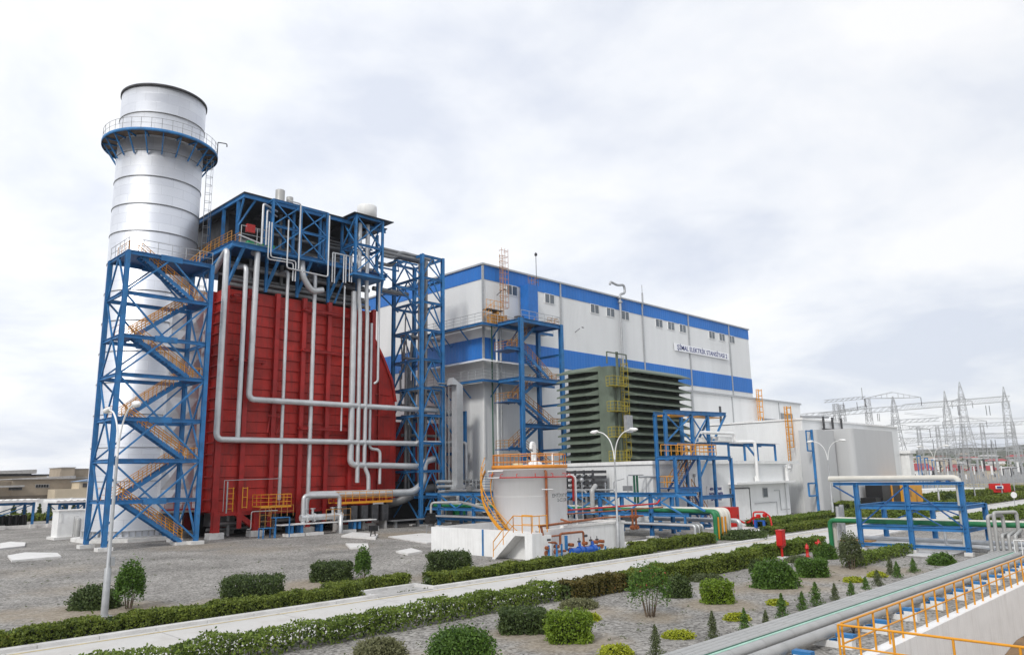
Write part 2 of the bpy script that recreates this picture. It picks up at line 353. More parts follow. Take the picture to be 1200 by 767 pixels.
# ================================================================== THE SETTING
# ---- gravel yard: near part as a fine grid that carries a mask of sandy patches
def gravel():
    M = bpy.data.materials.new('gravel'); M.use_nodes = True; t = M.node_tree; L = t.links.new; b = t.nodes['Principled BSDF']
    b.inputs['Roughness'].default_value = .95; b.inputs['Specular IOR Level'].default_value = .2
    tc = t.nodes.new('ShaderNodeTexCoord')
    v = t.nodes.new('ShaderNodeTexVoronoi'); v.inputs['Scale'].default_value = 11; L(tc.outputs['Object'], v.inputs['Vector'])
    n0 = t.nodes.new('ShaderNodeTexNoise'); n0.inputs['Scale'].default_value = 3.5; n0.inputs['Detail'].default_value = 10; n0.inputs['Roughness'].default_value = .75
    L(tc.outputs['Object'], n0.inputs['Vector'])
    sx = t.nodes.new('ShaderNodeSeparateColor'); L(v.outputs['Color'], sx.inputs[0])
    av = t.nodes.new('ShaderNodeMath'); av.operation = 'MULTIPLY_ADD'; av.inputs[1].default_value = .55; L(sx.outputs[0], av.inputs[0])
    nm = t.nodes.new('ShaderNodeMath'); nm.operation = 'MULTIPLY'; nm.inputs[1].default_value = .6; L(n0.outputs['Fac'], nm.inputs[0]); L(nm.outputs[0], av.inputs[2])
    c = t.nodes.new('ShaderNodeValToRGB'); e = c.color_ramp.elements; e[0].position = .2; e[1].position = .85
    e[0].color = (.060, .058, .056, 1); e[1].color = (.40, .385, .36, 1); k = c.color_ramp.elements.new(.5); k.color = (.245, .232, .214, 1)
    L(av.outputs[0], c.inputs[0])
    # large soft changes: worn lighter tracks and damp darker areas
    n1 = t.nodes.new('ShaderNodeTexNoise'); n1.inputs['Scale'].default_value = .22; n1.inputs['Detail'].default_value = 6; n1.inputs['Roughness'].default_value = .6
    L(tc.outputs['Object'], n1.inputs['Vector'])
    r1 = t.nodes.new('ShaderNodeMapRange'); r1.inputs[1].default_value = .3; r1.inputs[2].default_value = .72; r1.inputs[3].default_value = .66; r1.inputs[4].default_value = 1.28
    L(n1.outputs['Fac'], r1.inputs[0])
    ml = t.nodes.new('ShaderNodeVectorMath'); ml.operation = 'SCALE'; L(c.outputs[0], ml.inputs[0]); L(r1.outputs[0], ml.inputs['Scale'])
    # sand
    at_ = t.nodes.new('ShaderNodeAttribute'); at_.attribute_name = 'sand'
    n2 = t.nodes.new('ShaderNodeTexNoise'); n2.inputs['Scale'].default_value = 1.1; n2.inputs['Detail'].default_value = 7; n2.inputs['Roughness'].default_value = .7
    L(tc.outputs['Object'], n2.inputs['Vector'])
    a2 = t.nodes.new('ShaderNodeMath'); a2.operation = 'MULTIPLY_ADD'; a2.inputs[1].default_value = 1.3; L(at_.outputs['Fac'], a2.inputs[0]); L(n2.outputs['Fac'], a2.inputs[2])
    r2 = t.nodes.new('ShaderNodeMapRange'); r2.inputs[1].default_value = .72; r2.inputs[2].default_value = 1.35; r2.inputs[4].default_value = .72; L(a2.outputs[0], r2.inputs[0])
    mi = t.nodes.new('ShaderNodeMix'); mi.data_type = 'RGBA'; L(r2.outputs[0], mi.inputs['Factor']); L(ml.outputs[0], mi.inputs['A'])
    sc = t.nodes.new('ShaderNodeValToRGB'); e = sc.color_ramp.elements; e[0].color = (.17, .135, .095, 1); e[1].color = (.42, .355, .27, 1); e[0].position = .3; e[1].position = .7
    L(n0.outputs['Fac'], sc.inputs[0]); L(sc.outputs[0], mi.inputs['B']); L(mi.outputs['Result'], b.inputs['Base Color'])
    bp = t.nodes.new('ShaderNodeBump'); bp.inputs['Strength'].default_value = .8; bp.inputs['Distance'].default_value = .03
    L(v.outputs['Distance'], bp.inputs['Height']); L(bp.outputs[0], b.inputs['Normal'])
    return M
GRAV = gravel()
PITX, WALLY = 22.35, 9.6
SPOTS = []          # (x, y, radius, strength) sandy patches, filled from the planting list below
def spot(px, py, r, s=1.0):
    x, y = at(px, py); SPOTS.append((x, y, r, s))
for a in ((105, 716, 3.2, 1), (150, 712, 2.2, .9), (20, 720, 3, .6), (288, 706, 3, .9), (385, 684, 3.4, 1), (424, 686, 3, 1), (525, 676, 3, .7),
          (613, 742, 1.8, .8), (668, 752, 2.1, 1), (540, 770, 2, .7), (690, 716, 2.0, .7), (765, 722, 1.6, .8), (842, 708, 2.0, 1), (912, 688, 2.4, 1),
          (955, 676, 2.6, .9), (1000, 668, 3.2, .9), (1040, 668, 3, .6), (960, 690, 1.6, .5), (700, 757, 1.8, .5), (440, 770, 1.6, .7), (230, 640, 6, .5), (300, 644, 6, .4), (60, 668, 6, .35),
          (400, 640, 5, .35), (480, 626, 6, .7), (90, 690, 4, .4), (350, 690, 3, .5), (860, 690, 2.2, .6)): spot(*a)
def ground():
    x = np.arange(-20, 130.1, .5); y = np.concatenate([[WALLY], np.arange(10, 100.1, .5)])
    X, Y = np.meshgrid(x, y); V = np.stack([X.ravel(), Y.ravel(), np.zeros(X.size)], 1)
    nx, ny = len(x), len(y); i = np.arange(nx-1)[None, :]+np.arange(ny-1)[:, None]*nx; i = i.ravel()
    F = np.stack([i, i+1, i+nx+1, i+nx], 1)
    s = np.zeros(len(V))
    for (cx, cy, r, k) in SPOTS:
        d = np.hypot(V[:, 0]-cx, V[:, 1]-cy)/r; s = np.maximum(s, k*np.clip(1.25-d, 0, 1))
    fr = [(-900, -20, -900, 2200), (130, 2200, -900, 2200), (-20, 130, 100, 2200), (-20, PITX, -900, WALLY), (75, 130, -900, WALLY), (PITX, 75, -900, -60)]
    vs = V.tolist(); fs = F.tolist()
    for (a, b, c, d) in fr:
        n = len(vs); vs += [(a, c, 0), (b, c, 0), (b, d, 0), (a, d, 0)]; fs.append((n, n+1, n+2, n+3))
    me = bpy.data.meshes.new('ground'); me.from_pydata(vs, [], fs); me.materials.append(GRAV)
    A = me.attributes.new('sand', 'FLOAT', 'POINT'); A.data.foreach_set('value', np.concatenate([s, np.zeros(len(vs)-len(s))]))
    o = bpy.data.objects.new('ground', me); COL.objects.link(o); tag(o, kind='structure')
ground()
MB().box(PITX, 75, -60, WALLY, -2.6, -2.3).build('basin_floor', SOIL, kind='structure')
# ---- road with kerbs and a yellow line
ASPH = mat('pale_road', (0.56, 0.55, 0.53), .85, var=.10, vscale=.5, dirt=(.33, .30, .27), dirt_amt=.7, dscale=.5, bump=.15)
KERB = mat('kerb_concrete', (0.64, 0.63, 0.62), .8, var=.1, vscale=1.5, dirt=(.3, .27, .23), dirt_amt=.55, dscale=1.2)
YLINE = mat('faded_yellow', (0.50, 0.40, 0.20), .8, var=.3, vscale=2, dirt=(.46, .44, .40), dirt_amt=.9, dscale=1.4)
b = MB(); b.quad((-60, 25.75, .006), (420, 25.75, .006), (420, 31.6, .006), (-60, 31.6, .006)); b.build('road', ASPH, kind='structure')
b = MB(); b.quad((-60, 31.12, .012), (77, 31.12, .012), (77, 31.28, .012), (-60, 31.28, .012)); b.build('road_line', YLINE, kind='structure')
b = MB()
jn = MB()
for i, xx in enumerate(np.arange(-58, 260, 5.0)):
    jn.quad((xx, 25.8, .011), (xx+.04, 25.8, .011), (xx+.04+.01*(i % 3), 31.55, .011), (xx+.01*(i % 3), 31.55, .011))
rj = random.Random(8)
for i in range(22):                                     # wandering cracks
    cx_, cy_ = rj.uniform(5, 90), rj.uniform(26, 31)
    for k in range(9):
        nx_, ny_ = cx_+rj.uniform(.1, .45), cy_+rj.uniform(-.3, .3)
        ny_ = min(31.4, max(25.9, ny_)); jn.quad((cx_, cy_, .011), (nx_, ny_, .011), (nx_, ny_+.025, .011), (cx_, cy_+.02, .011)); cx_, cy_ = nx_, ny_
jn.build('road_joint', CONC2, kind='structure')
x = -60
while x < 260:
    if not (21.9 < x < 24.1): b.box(x+.01, x+1.99, 31.6, 31.98, 0, .13)
    b.box(x+.01, x+1.99, 25.4, 25.75, 0, .12)
    x += 2
b.box(21.99, 22.3, 31.6, 33.2, 0, .14).box(25.7, 25.99, 31.6, 33.2, 0, .14).box(21.99, 25.99, 33.2, 33.5, 0, .14)
b.build('kerb', KERB, kind='structure')
b = MB(); b.quad((22.3, 31.6, .02), (25.7, 31.6, .02), (25.7, 33.2, .02), (22.3, 33.2, .02)); b.build('drain_floor', CONC2, kind='structure')
# far pale ground beyond the plant on the right, and the slabs round the plant
b = MB()
def slab(mb, pts, h=.12):
    mb.prism([at(*p) for p in pts], 0, h)
pv = MB(); pv.box(60, 76, 33.6, 37.6, -.02, .05); pv.box(70, 99, 38.5, 45.2, -.02, .06); pv.box(48.9, 57.6, 36.6, 39.6, -.02, .09)
pv.box(55, 66, 16.2, 22.4, -.02, .035)
pv.build('concrete_apron', KERB, kind='structure')
slabs = [('white concrete manhole slab lying on gravel nearest the left edge', [(0, 636), (0, 642), (29, 639), (30, 635), (12, 634)]),
         ('long flat white slab on gravel in front of the stair tower', [(9, 650), (14, 656), (72, 651), (67, 647), (30, 646.5)]),
         ('small white slab on gravel right of the black floodlight', [(405, 636), (410, 641), (432, 640), (431, 636)]),
         ('square white slab on gravel left of the white basin wall', [(464, 645), (478, 648), (495, 645), (482, 641.5)]),
         ('large white concrete pad between the rack tower and the basin wall', [(455, 628), (500, 635.5), (530, 632), (530, 626), (495, 624)])]
for lb, pts in slabs:
    z = .14 if 'large' not in lb else .1
    mb = MB(); mb.prism([at(p[0], p[1], z) for p in pts], 0, z); mb.build('concrete_slab', CONC, label=lb, cat='slab')
# ---- retaining wall of the basin on the right, its earth and its railings
b = MB(); b.box(PITX, 75, WALLY-.35, WALLY+.05, -2.4, .27); b.box(PITX-.3, PITX, 2, WALLY+.05, -2.4, .25)
o = b.build('retaining_wall', WHT, label='low white retaining wall with yellow railing along the sunken basin', cat='wall')
b = MB(); n = 60
vs = []; fs = []
for i in range(n+1):
    for j in range(9):
        X = PITX+.02+(75-PITX)*i/n; t = j/8
        z = -2.25+1.35*max(0, (X-30)/30)*(1-t)+.25*math.sin(X*1.3+j)*.3*(1-t); vs.append((X, WALLY-.36-4.2*t, z))
for i in range(n):
    for j in range(8): k = i*9+j; fs.append((k, k+1, k+10, k+9))
MB().add(vs, fs, True).build('earth_bank', SOIL, kind='structure')
t = thing('yellow_railing', 'yellow tube railing on top of the white retaining wall', 'railing', (PITX, WALLY, .27))
rail(MB(), [(PITX+.1, WALLY-.15, .27), (75, WALLY-.15, .27)], 1.1, 1.16, .036, (.56,)).build('railing_run', YEL, t)
t = thing('yellow_railing', 'yellow tube railing turning off along the end of the sunken basin', 'railing', (PITX-.15, 5, .25))
b = MB(); rail(b, [(PITX-.15, WALLY-.15, .25), (PITX-.15, 5.1, .25)], 1.12, 1.55, .036, (.56,))
b.tube(rounded([(PITX-.15, 5.1, 1.37), (PITX-.15, 4.65, 1.37), (PITX-.15, 4.65, .9), (PITX-.15, 5.1, .85)], .25), .036, 8)
b.build('railing_run', YEL, t)
# ---- hills far away
def hill(name, x0, x1, y, h, seed, col1, m_):
    pass
HILL = mat('scrub_hill', (0.055, 0.065, 0.042), .95, var=.6, vscale=.05, dirt=(.24, .20, .15), dirt_amt=.8, dscale=.03)
b = MB(); vs = []; fs = []; nA = 160
rg = random.Random(3)
ph = [rg.uniform(0, 6.28) for _ in range(12)]
def hz(a, k):
    return sum(math.sin(a*f+ph[i])*am for i, (f, am) in enumerate(((5, .35), (11, .25), (23, .15), (47, .1), (90, .05))))
for i in range(nA+1):
    a = math.radians(-25)+math.radians(140)*i/nA; d0, d1 = 620, 1700
    for j in range(9):
        s = j/8; D = d0+(d1-d0)*s; vs.append((D*math.cos(a), D*math.sin(a), max(-1, (42 if a < .65 else 16)*(s**.9)*(1+.45*hz(a*1.3, 0))*(1 if a < 1.0 else .8)-1)))
    vs.append((1900*math.cos(a), 1900*math.sin(a), -30))
for i in range(nA):
    for j in range(9): k = i*10+j; fs.append((k, k+10, k+11, k+1))
MB().add(vs, fs, True).build('hills', HILL, kind='structure', org=(0, 0, 0))
# ================================================================== VEGETATION
def leaf_mesh(name, pts, nrm, size, aspect=.55, jit=.8):
    """many small leaf quads at pts, roughly facing nrm"""
    n = len(pts); nr = nrm+rng.normal(0, jit, (n, 3)); nr /= np.linalg.norm(nr, axis=1)[:, None]+1e-9
    t = np.cross(nr, rng.normal(0, 1, (n, 3))); t /= np.linalg.norm(t, axis=1)[:, None]+1e-9; bt = np.cross(nr, t)
    s = size*rng.uniform(.6, 1.35, n)[:, None]
    V = np.stack([pts-t*s, pts+bt*s*aspect-t*s*.1, pts+t*s, pts-bt*s*aspect-t*s*.1], 1).reshape(-1, 3)
    me = bpy.data.meshes.new(name); me.vertices.add(4*n); me.vertices.foreach_set('co', V.astype(np.float32).ravel())
    me.loops.add(4*n); me.loops.foreach_set('vertex_index', np.arange(4*n, dtype=np.int32))
    me.polygons.add(n); me.polygons.foreach_set('loop_start', np.arange(0, 4*n, 4, dtype=np.int32))
    me.polygons.foreach_set('loop_total', np.full(n, 4, np.int32)); me.update(calc_edges=True); return me
def add_leaf(name, me, m_, parent=None, loc=None, **kw):
    me.materials.append(m_); o = bpy.data.objects.new(name, me); COL.objects.link(o)
    if parent is not None: o.parent = parent; ORGN[o.name] = ORGN[parent.name]
    else: o.location = loc; ORGN[o.name] = Vector(loc)
    return tag(o, **kw)
LHEDGE = leafmat('hedge_leaf', (.045, .078, .012), (.215, .265, .038), (.26, .19, .04))
LHEDG2 = leafmat('hedge_leaf_fresh', (.050, .090, .014), (.22, .30, .045), (.30, .22, .05))
LDARK = leafmat('leaf_dark', (.028, .052, .017), (.125, .175, .05))
LMID = leafmat('leaf_mid', (.030, .075, .014), (.14, .25, .035))
LOLIV = leafmat('leaf_olive', (.05, .07, .03), (.17, .20, .085))
LBRT = leafmat('leaf_bright', (.070, .13, .012), (.26, .37, .035))
LYEL = leafmat('leaf_yellow', (.22, .27, .015), (.48, .50, .04))
LGREY = leafmat('leaf_grey', (.11, .12, .05), (.25, .25, .13))
LREDL = leafmat('leaf_red', (.14, .035, .018), (.30, .09, .04))
FLOW = leafmat('petal', (.5, .03, .04), (.75, .18, .18))
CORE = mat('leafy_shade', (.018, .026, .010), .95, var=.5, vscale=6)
def hedge(name, x0, x1, y0, y1, h, dens, leaf, m_, label, sparse=None, group=None):
    L = x1-x0; W = y1-y0; loc = ((x0+x1)/2, (y0+y1)/2, 0)
    t = thing(name, label, 'hedge', loc, group)
    def bump_(x, k): return (np.sin(x*2.1+k)+np.sin(x*3.7+2*k+1)*.8+np.sin(x*7.9+k*3)*.5)*.04
    n = int(dens*L*(W+2*h)); x = rng.uniform(0, L, n); per = rng.uniform(0, W+2*h, n)
    y = np.zeros(n); z = np.zeros(n); nr = np.zeros((n, 3))
    f = per < h; tp = (per >= h) & (per < h+W); bk = per >= h+W
    y[f] = 0; z[f] = per[f]; nr[f] = (0, -1, .3); y[tp] = per[tp]-h; z[tp] = h; nr[tp] = (0, 0, 1); y[bk] = W; z[bk] = per[bk]-h-W; nr[bk] = (0, 1, .3)
    # plants of the row differ: height and bulge change every 0.6 m or so
    cell = np.floor(x/.62).astype(int); rc = np.random.default_rng(int(abs(x0*10))+5).normal(0, 1, int(L/.62)+2)
    dep = np.abs(rng.normal(0, .07, n)); z = z*(1+.055*rc[cell])+bump_(x, 1.0)*(z/h)
    y = np.where(f, y+dep+bump_(x, 2.0)+.04*np.cos((x/.62 % 1)*6.28), np.where(bk, y-dep, y)); z = np.where(tp, z-dep+rng.exponential(.03, n)*(rng.random(n) < .3), z)
    z = np.clip(z, .02, None); ec = np.minimum(y, W-y); z = np.where(tp & (ec < .12), z-(.12-ec)*.6, z)
    keep = rng.random(n) < np.where(f | bk, np.clip(.45+z/h*1.1, 0, 1), 1)
    if sparse: keep &= rng.random(n) < sparse(x+x0, z)
    P = np.stack([x-L/2, y-W/2, z], 1)[keep]
    add_leaf('foliage', leaf_mesh('foliage', P, nr[keep], leaf), m_, t)
    # inner twigs: small dark leaf mass, lower than the outer one
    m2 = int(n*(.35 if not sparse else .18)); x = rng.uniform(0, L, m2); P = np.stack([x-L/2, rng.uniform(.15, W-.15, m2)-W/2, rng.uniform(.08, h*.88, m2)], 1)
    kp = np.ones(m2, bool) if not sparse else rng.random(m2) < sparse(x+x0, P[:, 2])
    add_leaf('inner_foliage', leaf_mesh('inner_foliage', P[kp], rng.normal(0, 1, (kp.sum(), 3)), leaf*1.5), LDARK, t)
    b = MB(); xx = x0+.2
    while xx < x1:
        b.tube([(xx, (y0+y1)/2, 0), (xx+random.uniform(-.1, .1), (y0+y1)/2+random.uniform(-.1, .1), h*.8)], .018, 4, False); xx += .31
    b.build('stem', BARK, t)
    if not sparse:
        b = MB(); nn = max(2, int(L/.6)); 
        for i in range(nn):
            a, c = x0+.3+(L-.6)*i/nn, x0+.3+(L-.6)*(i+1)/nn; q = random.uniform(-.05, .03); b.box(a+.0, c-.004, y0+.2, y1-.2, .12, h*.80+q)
        b.build('shade_core', CORE, t)  # solid dark core, inner shade of the hedge put into its colour
    return t
hedge('clipped_hedge', -12, 21.9, 32.15, 33.05, .62, 620, .055, LHEDGE, 'long low clipped hedge on the gravel side of the road, left of the kerb recess')
hedge('clipped_hedge', 20.8, 25.9, 33.6, 34.4, .6, 620, .055, LHEDGE, 'short hedge wrapping round the back of the kerb recess')
hedge('clipped_hedge', 26.1, 46.4, 32.15, 33.1, .64, 520, .06, LHEDGE, 'clipped hedge in front of the white storage tank basin, right of the kerb recess')
hedge('clipped_hedge', 45.6, 56.4, 33.2, 34.2, .78, 420, .07, LHEDGE, 'short hedge behind the longer one, beside the ends of the green pipes')
hedge('clipped_hedge', 66, 96, 33.3, 34.5, .65, 260, .09, LHEDGE, 'clipped hedge along the road below the white annex')
hedge('clipped_hedge', 74, 100, 37.6, 40.2, .75, 200, .1, LHEDG2, 'broad hedge against the foot of the white annex')
def sp1(x, z): return np.clip(.58+.02*(x-6)+.22*np.sin(x*1.7)*np.sin(x*.6+1), .35, 1)
hedge('clipped_hedge', -4, 27.2, 24.1, 25.1, .80, 380, .058, LHEDG2, 'loose thin hedge on the planting bed side of the road, lower left', sparse=lambda x, z: np.clip(.66+.012*(x-6)+.25*np.sin(x*1.9)*np.sin(x*.7+1), .4, 1))
hedge('clipped_hedge', 27.2, 31.2, 23.5, 24.6, .84, 520, .06, leafmat('hedge_bronze', (.05, .06, .012), (.17, .13, .03), (.34, .09, .04)), 'bronze tinted stretch of hedge beside the flowering bush')
hedge('clipped_hedge', 31.2, 44.5, 23.2, 24.3, .86, 520, .065, LHEDGE, 'dense clipped hedge on the planting bed side of the road, centre')
hedge('clipped_hedge', 44.5, 56.5, 24.3, 25.3, .85, 460, .07, LHEDG2, 'hedge behind the red hose cabinet and the two red hydrants')
hedge('clipped_hedge', 46.5, 56.5, 18.4, 19.3, .62, 400, .065, LHEDG2, 'thin hedge below the blue rack with the green pipe', sparse=lambda x, z: np.full(len(x), .55))
hedge('clipped_hedge', 84, 190, 33.6, 36.5, .9, 60, .17, LHEDGE, 'long hedge beyond the road, in front of the red barriers')
hedge('clipped_hedge', 84, 150, 21.0, 23.8, .9, 90, .14, LHEDG2, 'hedge on the near side of the road at the far right')
hedge('clipped_hedge', 104, 210, 41, 43.5, 1.4, 45, .2, LHEDGE, 'dark taller hedge behind the road near the substation')
def bush(name, px, py, wpx, hpx, m_, label, kind='round', leaf=.05, dens=900, twig=False, wisp=1.0, depth=None, core=True, group=None, m2=None):
    x, y = at(px, py); sc = (x*_f[0]+y*_f[1])/FPX*1.03; W = wpx*sc; dp = depth*W if depth else W*.7
    dist = math.hypot(x, y); H = max(.45*hpx*sc, hpx*sc*.97-dp*.75*CH/dist); dens = dens*(.62 if not twig else .42)*wisp; W *= .89
    t = thing(name, label, 'bush' if 'tree' not in name else 'tree', (x, y, 0), group)
    # axes of the bush follow the picture only roughly: width across the planting row
    ca, sa = CR[0], CR[1]; na = math.hypot(ca, sa); ca /= na; sa /= na
    yo = dp/2
    n = int(dens*(W*H*2+W*dp+dp*H*2)); th = rng.uniform(0, 2*math.pi, n)
    if kind == 'box':
        u = rng.uniform(-1, 1, n); v = rng.uniform(-1, 1, n); q = rng.integers(0, 5, n)
        X = np.where(q == 0, 1, np.where(q == 1, -1, u)); Y = np.where(q == 2, 1, np.where(q == 3, -1, v)); z = np.where(q == 4, 1, rng.random(n))
        rr = np.maximum((np.abs(X)**5+np.abs(Y)**5)**.2, 1e-6); X /= np.maximum(rr, 1)*1.0; Y /= np.maximum(rr, 1)
        nr = np.stack([np.where(q < 2, X, 0), np.where((q == 2) | (q == 3), Y, 0), np.where(q == 4, 1, .2)], 1)
        dd = 1+rng.normal(-.05, .075, n); X *= dd; Y *= dd; z = np.where(q == 4, z+rng.normal(-.03, .075, n), z)
    else:
        ct = rng.uniform(0, 1, n); st = np.sqrt(1-ct**2); X = st*np.cos(th); Y = st*np.sin(th); z = ct
        k_ = 2.6; rr = (np.abs(X)**k_+np.abs(Y)**k_+np.abs(z)**k_)**(1/k_); X /= rr; Y /= rr; z /= rr; nr = np.stack([X, Y, z], 1)
        if twig: z = .45+z*.55
        dd = 1+rng.normal(-.07, .10, n); X *= dd; Y *= dd; z = z*dd if not twig else z+rng.normal(0, .13, n)
        low = rng.random(n) < .25; z = np.where(low & (not twig), z*rng.random(n), z)
    lump = 1+.07*np.sin(X*5+W*7)*np.cos(Y*6+H)+.06*np.sin(X*11+z*9+px)+.05*np.sin(Y*13-z*7)
    lz = 1+.07*np.sin(X*9+px)*np.cos(Y*7)
    P = np.stack([(X*W/2*lump*ca-(Y*dp/2*lump+yo)*-sa*-1*0), X*0, z*H*lz], 1)
    ax = X*W/2*lump; ay = Y*dp/2*lump+yo*.6
    P = np.stack([ax*ca-ay*sa, ax*sa+ay*ca, z*H*lz], 1)
    o = add_leaf('foliage', leaf_mesh('foliage', P, nr, leaf, jit=1.3), m_, t)
    if m2:
        k = rng.random(n) < .010; k &= z > .6; add_leaf('flower', leaf_mesh('flower', P[k]*1.03, nr[k], leaf*1.2), m2, t)
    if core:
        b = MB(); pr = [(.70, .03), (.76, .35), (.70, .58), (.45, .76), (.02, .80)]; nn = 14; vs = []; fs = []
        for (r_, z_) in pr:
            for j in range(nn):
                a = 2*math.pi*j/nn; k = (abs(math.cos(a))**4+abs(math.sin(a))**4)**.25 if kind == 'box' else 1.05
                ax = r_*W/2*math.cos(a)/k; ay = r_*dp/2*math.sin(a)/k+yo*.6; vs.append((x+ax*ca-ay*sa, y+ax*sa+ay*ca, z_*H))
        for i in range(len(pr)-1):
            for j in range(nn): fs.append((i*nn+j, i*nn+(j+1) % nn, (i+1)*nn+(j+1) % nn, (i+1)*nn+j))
        b.add(vs, fs, True).build('shade_core', CORE, t)  # dark core, its colour stands for the shade inside the bush
    b = MB()
    for i in range(9 if (twig or not core) else 5):
        a = 2*math.pi*i/7+px; r0 = .10*W; r1 = (.28 if twig else .3)*W; ay = yo*.6
        b.tube([(x+r0*math.cos(a)-ay*sa, y+r0*math.sin(a)+ay*ca, 0), (x+r1*.7*math.cos(a)-ay*sa, y+r1*.7*math.sin(a)+ay*ca, H*.4), (x+r1*math.cos(a+.3)-ay*sa, y+r1*math.sin(a+.3)+ay*ca, H*.8)], [.022*max(W, 1), .015, .006], 5, False)
    b.build('stem', BARK, t)
    return t
bush('shrub', 104, 714, 54, 28, LDARK, 'dark green spreading shrub behind the left lamp post', 'round', .06)
bush('young_tree', 147, 714, 32, 45, LMID, 'small bright round tree right of the left lamp post', 'round', .06, 1200, True, core=False)
bush('clipped_bush', 290, 706, 66, 31, LDARK, 'wide clipped dark bush between the lamp post and the box hedge on gravel', 'box', .055)
bush('clipped_bush', 386, 681, 46, 22, LDARK, 'small clipped dark bush beside the thin young tree', 'box', .06)
bush('young_tree', 424, 682, 18, 32, LMID, 'thin young tree with upright crown beside the clipped bush', 'round', .06, 1400, True, core=False)
bush('clipped_bush', 525.5, 674, 49, 27, LDARK, 'square clipped dark bush in front of the white basin wall', 'box', .06)
bush('low_shrub', 442, 771, 60, 25, LGREY, 'low grey green shrub at the bottom edge of the picture', 'round', .045, 1500)
bush('shrub', 539, 785, 82, 50, LMID, 'dense bright green bush cut off by the bottom edge', 'round', .05, 1500)
bush('shrub', 613.5, 742, 55, 29, LDARK, 'dark olive square bush left of the bright clipped one', 'box', .05, 1500)
bush('clipped_bush', 668, 753, 52, 35, LBRT, 'bright yellow green clipped bush with upright twigs', 'box', .05, 1500)
bush('low_shrub', 679, 713, 46, 13, LGREY, 'low flat grey green cushion behind the bright clipped bush', 'round', .045, 1500)
bush('low_shrub', 691, 727, 26, 10, LYEL, 'low yellow shrub at the right side of the bright clipped bush', 'round', .045, 1500)
bush('flowering_bush', 764, 724, 50, 54, LMID, 'tall leggy wispy bush with a few small red flowers', 'round', .05, 1300, True, .36, core=False, m2=FLOW)
bush('shrub', 797, 700, 30, 25, LDARK, 'dark bush just behind the red flowering one', 'round', .055, 1300)
bush('low_shrub', 829, 681, 40, 10, LOLIV, 'low dull green cushion close to the dense hedge', 'round', .05, 1300)
bush('clipped_bush', 843, 707, 35, 25, LBRT, 'small bright green clipped bush in the middle of the bed', 'box', .055, 1400)
bush('low_shrub', 866, 727, 30, 10, LYEL, 'low yellow shrub between two conifers above the grey pipes', 'round', .045, 1500)
bush('low_shrub', 797, 748, 36, 11, LYEL, 'low yellow shrub close to the lower end of the grey pipes', 'round', .045, 1500)
bush('low_shrub', 723, 770, 40, 16, LYEL, 'yellow shrub at the bottom edge left of the grey pipes', 'round', .045, 1500)
bush('shrub', 912, 689, 52, 32, LMID, 'big bright green bush in front of the red hose cabinet', 'round', .06, 1200)
bush('shrub', 887, 670, 16, 14, LDARK, 'small dark bush half hidden behind the big bright one', 'round', .06, 1200)
bush('clipped_bush', 955.5, 676, 33, 20, LMID, 'medium clipped green bush below the hydrants', 'box', .06, 1200)
bush('low_shrub', 938, 659, 30, 8, LOLIV, 'low dull shrub at the foot of the hydrants', 'round', .06, 1000)
bush('shrub', 1001, 667, 26, 34, LOLIV, 'bare stemmed grey green shrub by the blue rack', 'round', .06, 800, True, core=False)
bush('shrub', 970, 655, 26, 18, LMID, 'green bush right behind the second hydrant', 'round', .06, 1000)
bush('low_shrub', 1003, 682, 24, 7, LYEL, 'yellow cushion between conifers, second row', 'round', .05, 1200)
bush('low_shrub', 1030, 676, 22, 7, LYEL, 'yellow cushion farthest along the conifer row', 'round', .05, 1200)
bush('low_shrub', 912, 709, 24, 8, LYEL, 'yellow cushion behind the second conifer pair', 'round', .05, 1200)
bush('shrub', 1108, 662, 30, 14, LMID, 'green bush at the foot of the nearest rack post', 'round', .06, 900)
bush('shrub', 872, 632, 60, 12, LDARK, 'dark mound of shrubs left of the red valve pipe', 'round', .1, 300)
bush('shrub', 989, 608, 22, 12, LDARK, 'round dark bush behind the green pipe elbow', 'round', .12, 260)
bush('shrub', 1065, 606, 60, 14, LHEDG2, 'group of green bushes seen through the blue rack', 'round', .14, 160)
bush('shrub', 1108, 588, 36, 11, LDARK, 'dark bushes beyond the rack near the white strip', 'round', .2, 90)
def conifer(px, py, wpx, hpx, label, m_=LMID):
    x, y = at(px, py); sc = (x*_f[0]+y*_f[1])/FPX*1.03; W = wpx*sc; H = hpx*sc
    t = thing('conifer_sapling', label, 'conifer', (x, y, 0), 'small conifers along the grey pipes')
    n = int(900*(H*W*2)+170); z = rng.beta(1.2, 1.5, n); th = rng.uniform(0, 6.28, n)
    ringz = .7+.3*np.sin(z*13+np.sin(th*3+px)*1.5)+.2*np.sin(th*2+px*.7); r = W/2*(1-z)**.75*ringz*rng.uniform(.35, 1.25, n)+.01
    P = np.stack([r*np.cos(th), r*np.sin(th), .04+z*H*.97-.10*r], 1)
    add_leaf('foliage', leaf_mesh('foliage', P, np.stack([np.cos(th), np.sin(th), np.full(n, .6)], 1), .045, .3), m_, t)
    MB().tube([(x, y, 0), (x, y, H*.9)], [.02, .005], 5, False).build('trunk', BARK, t)
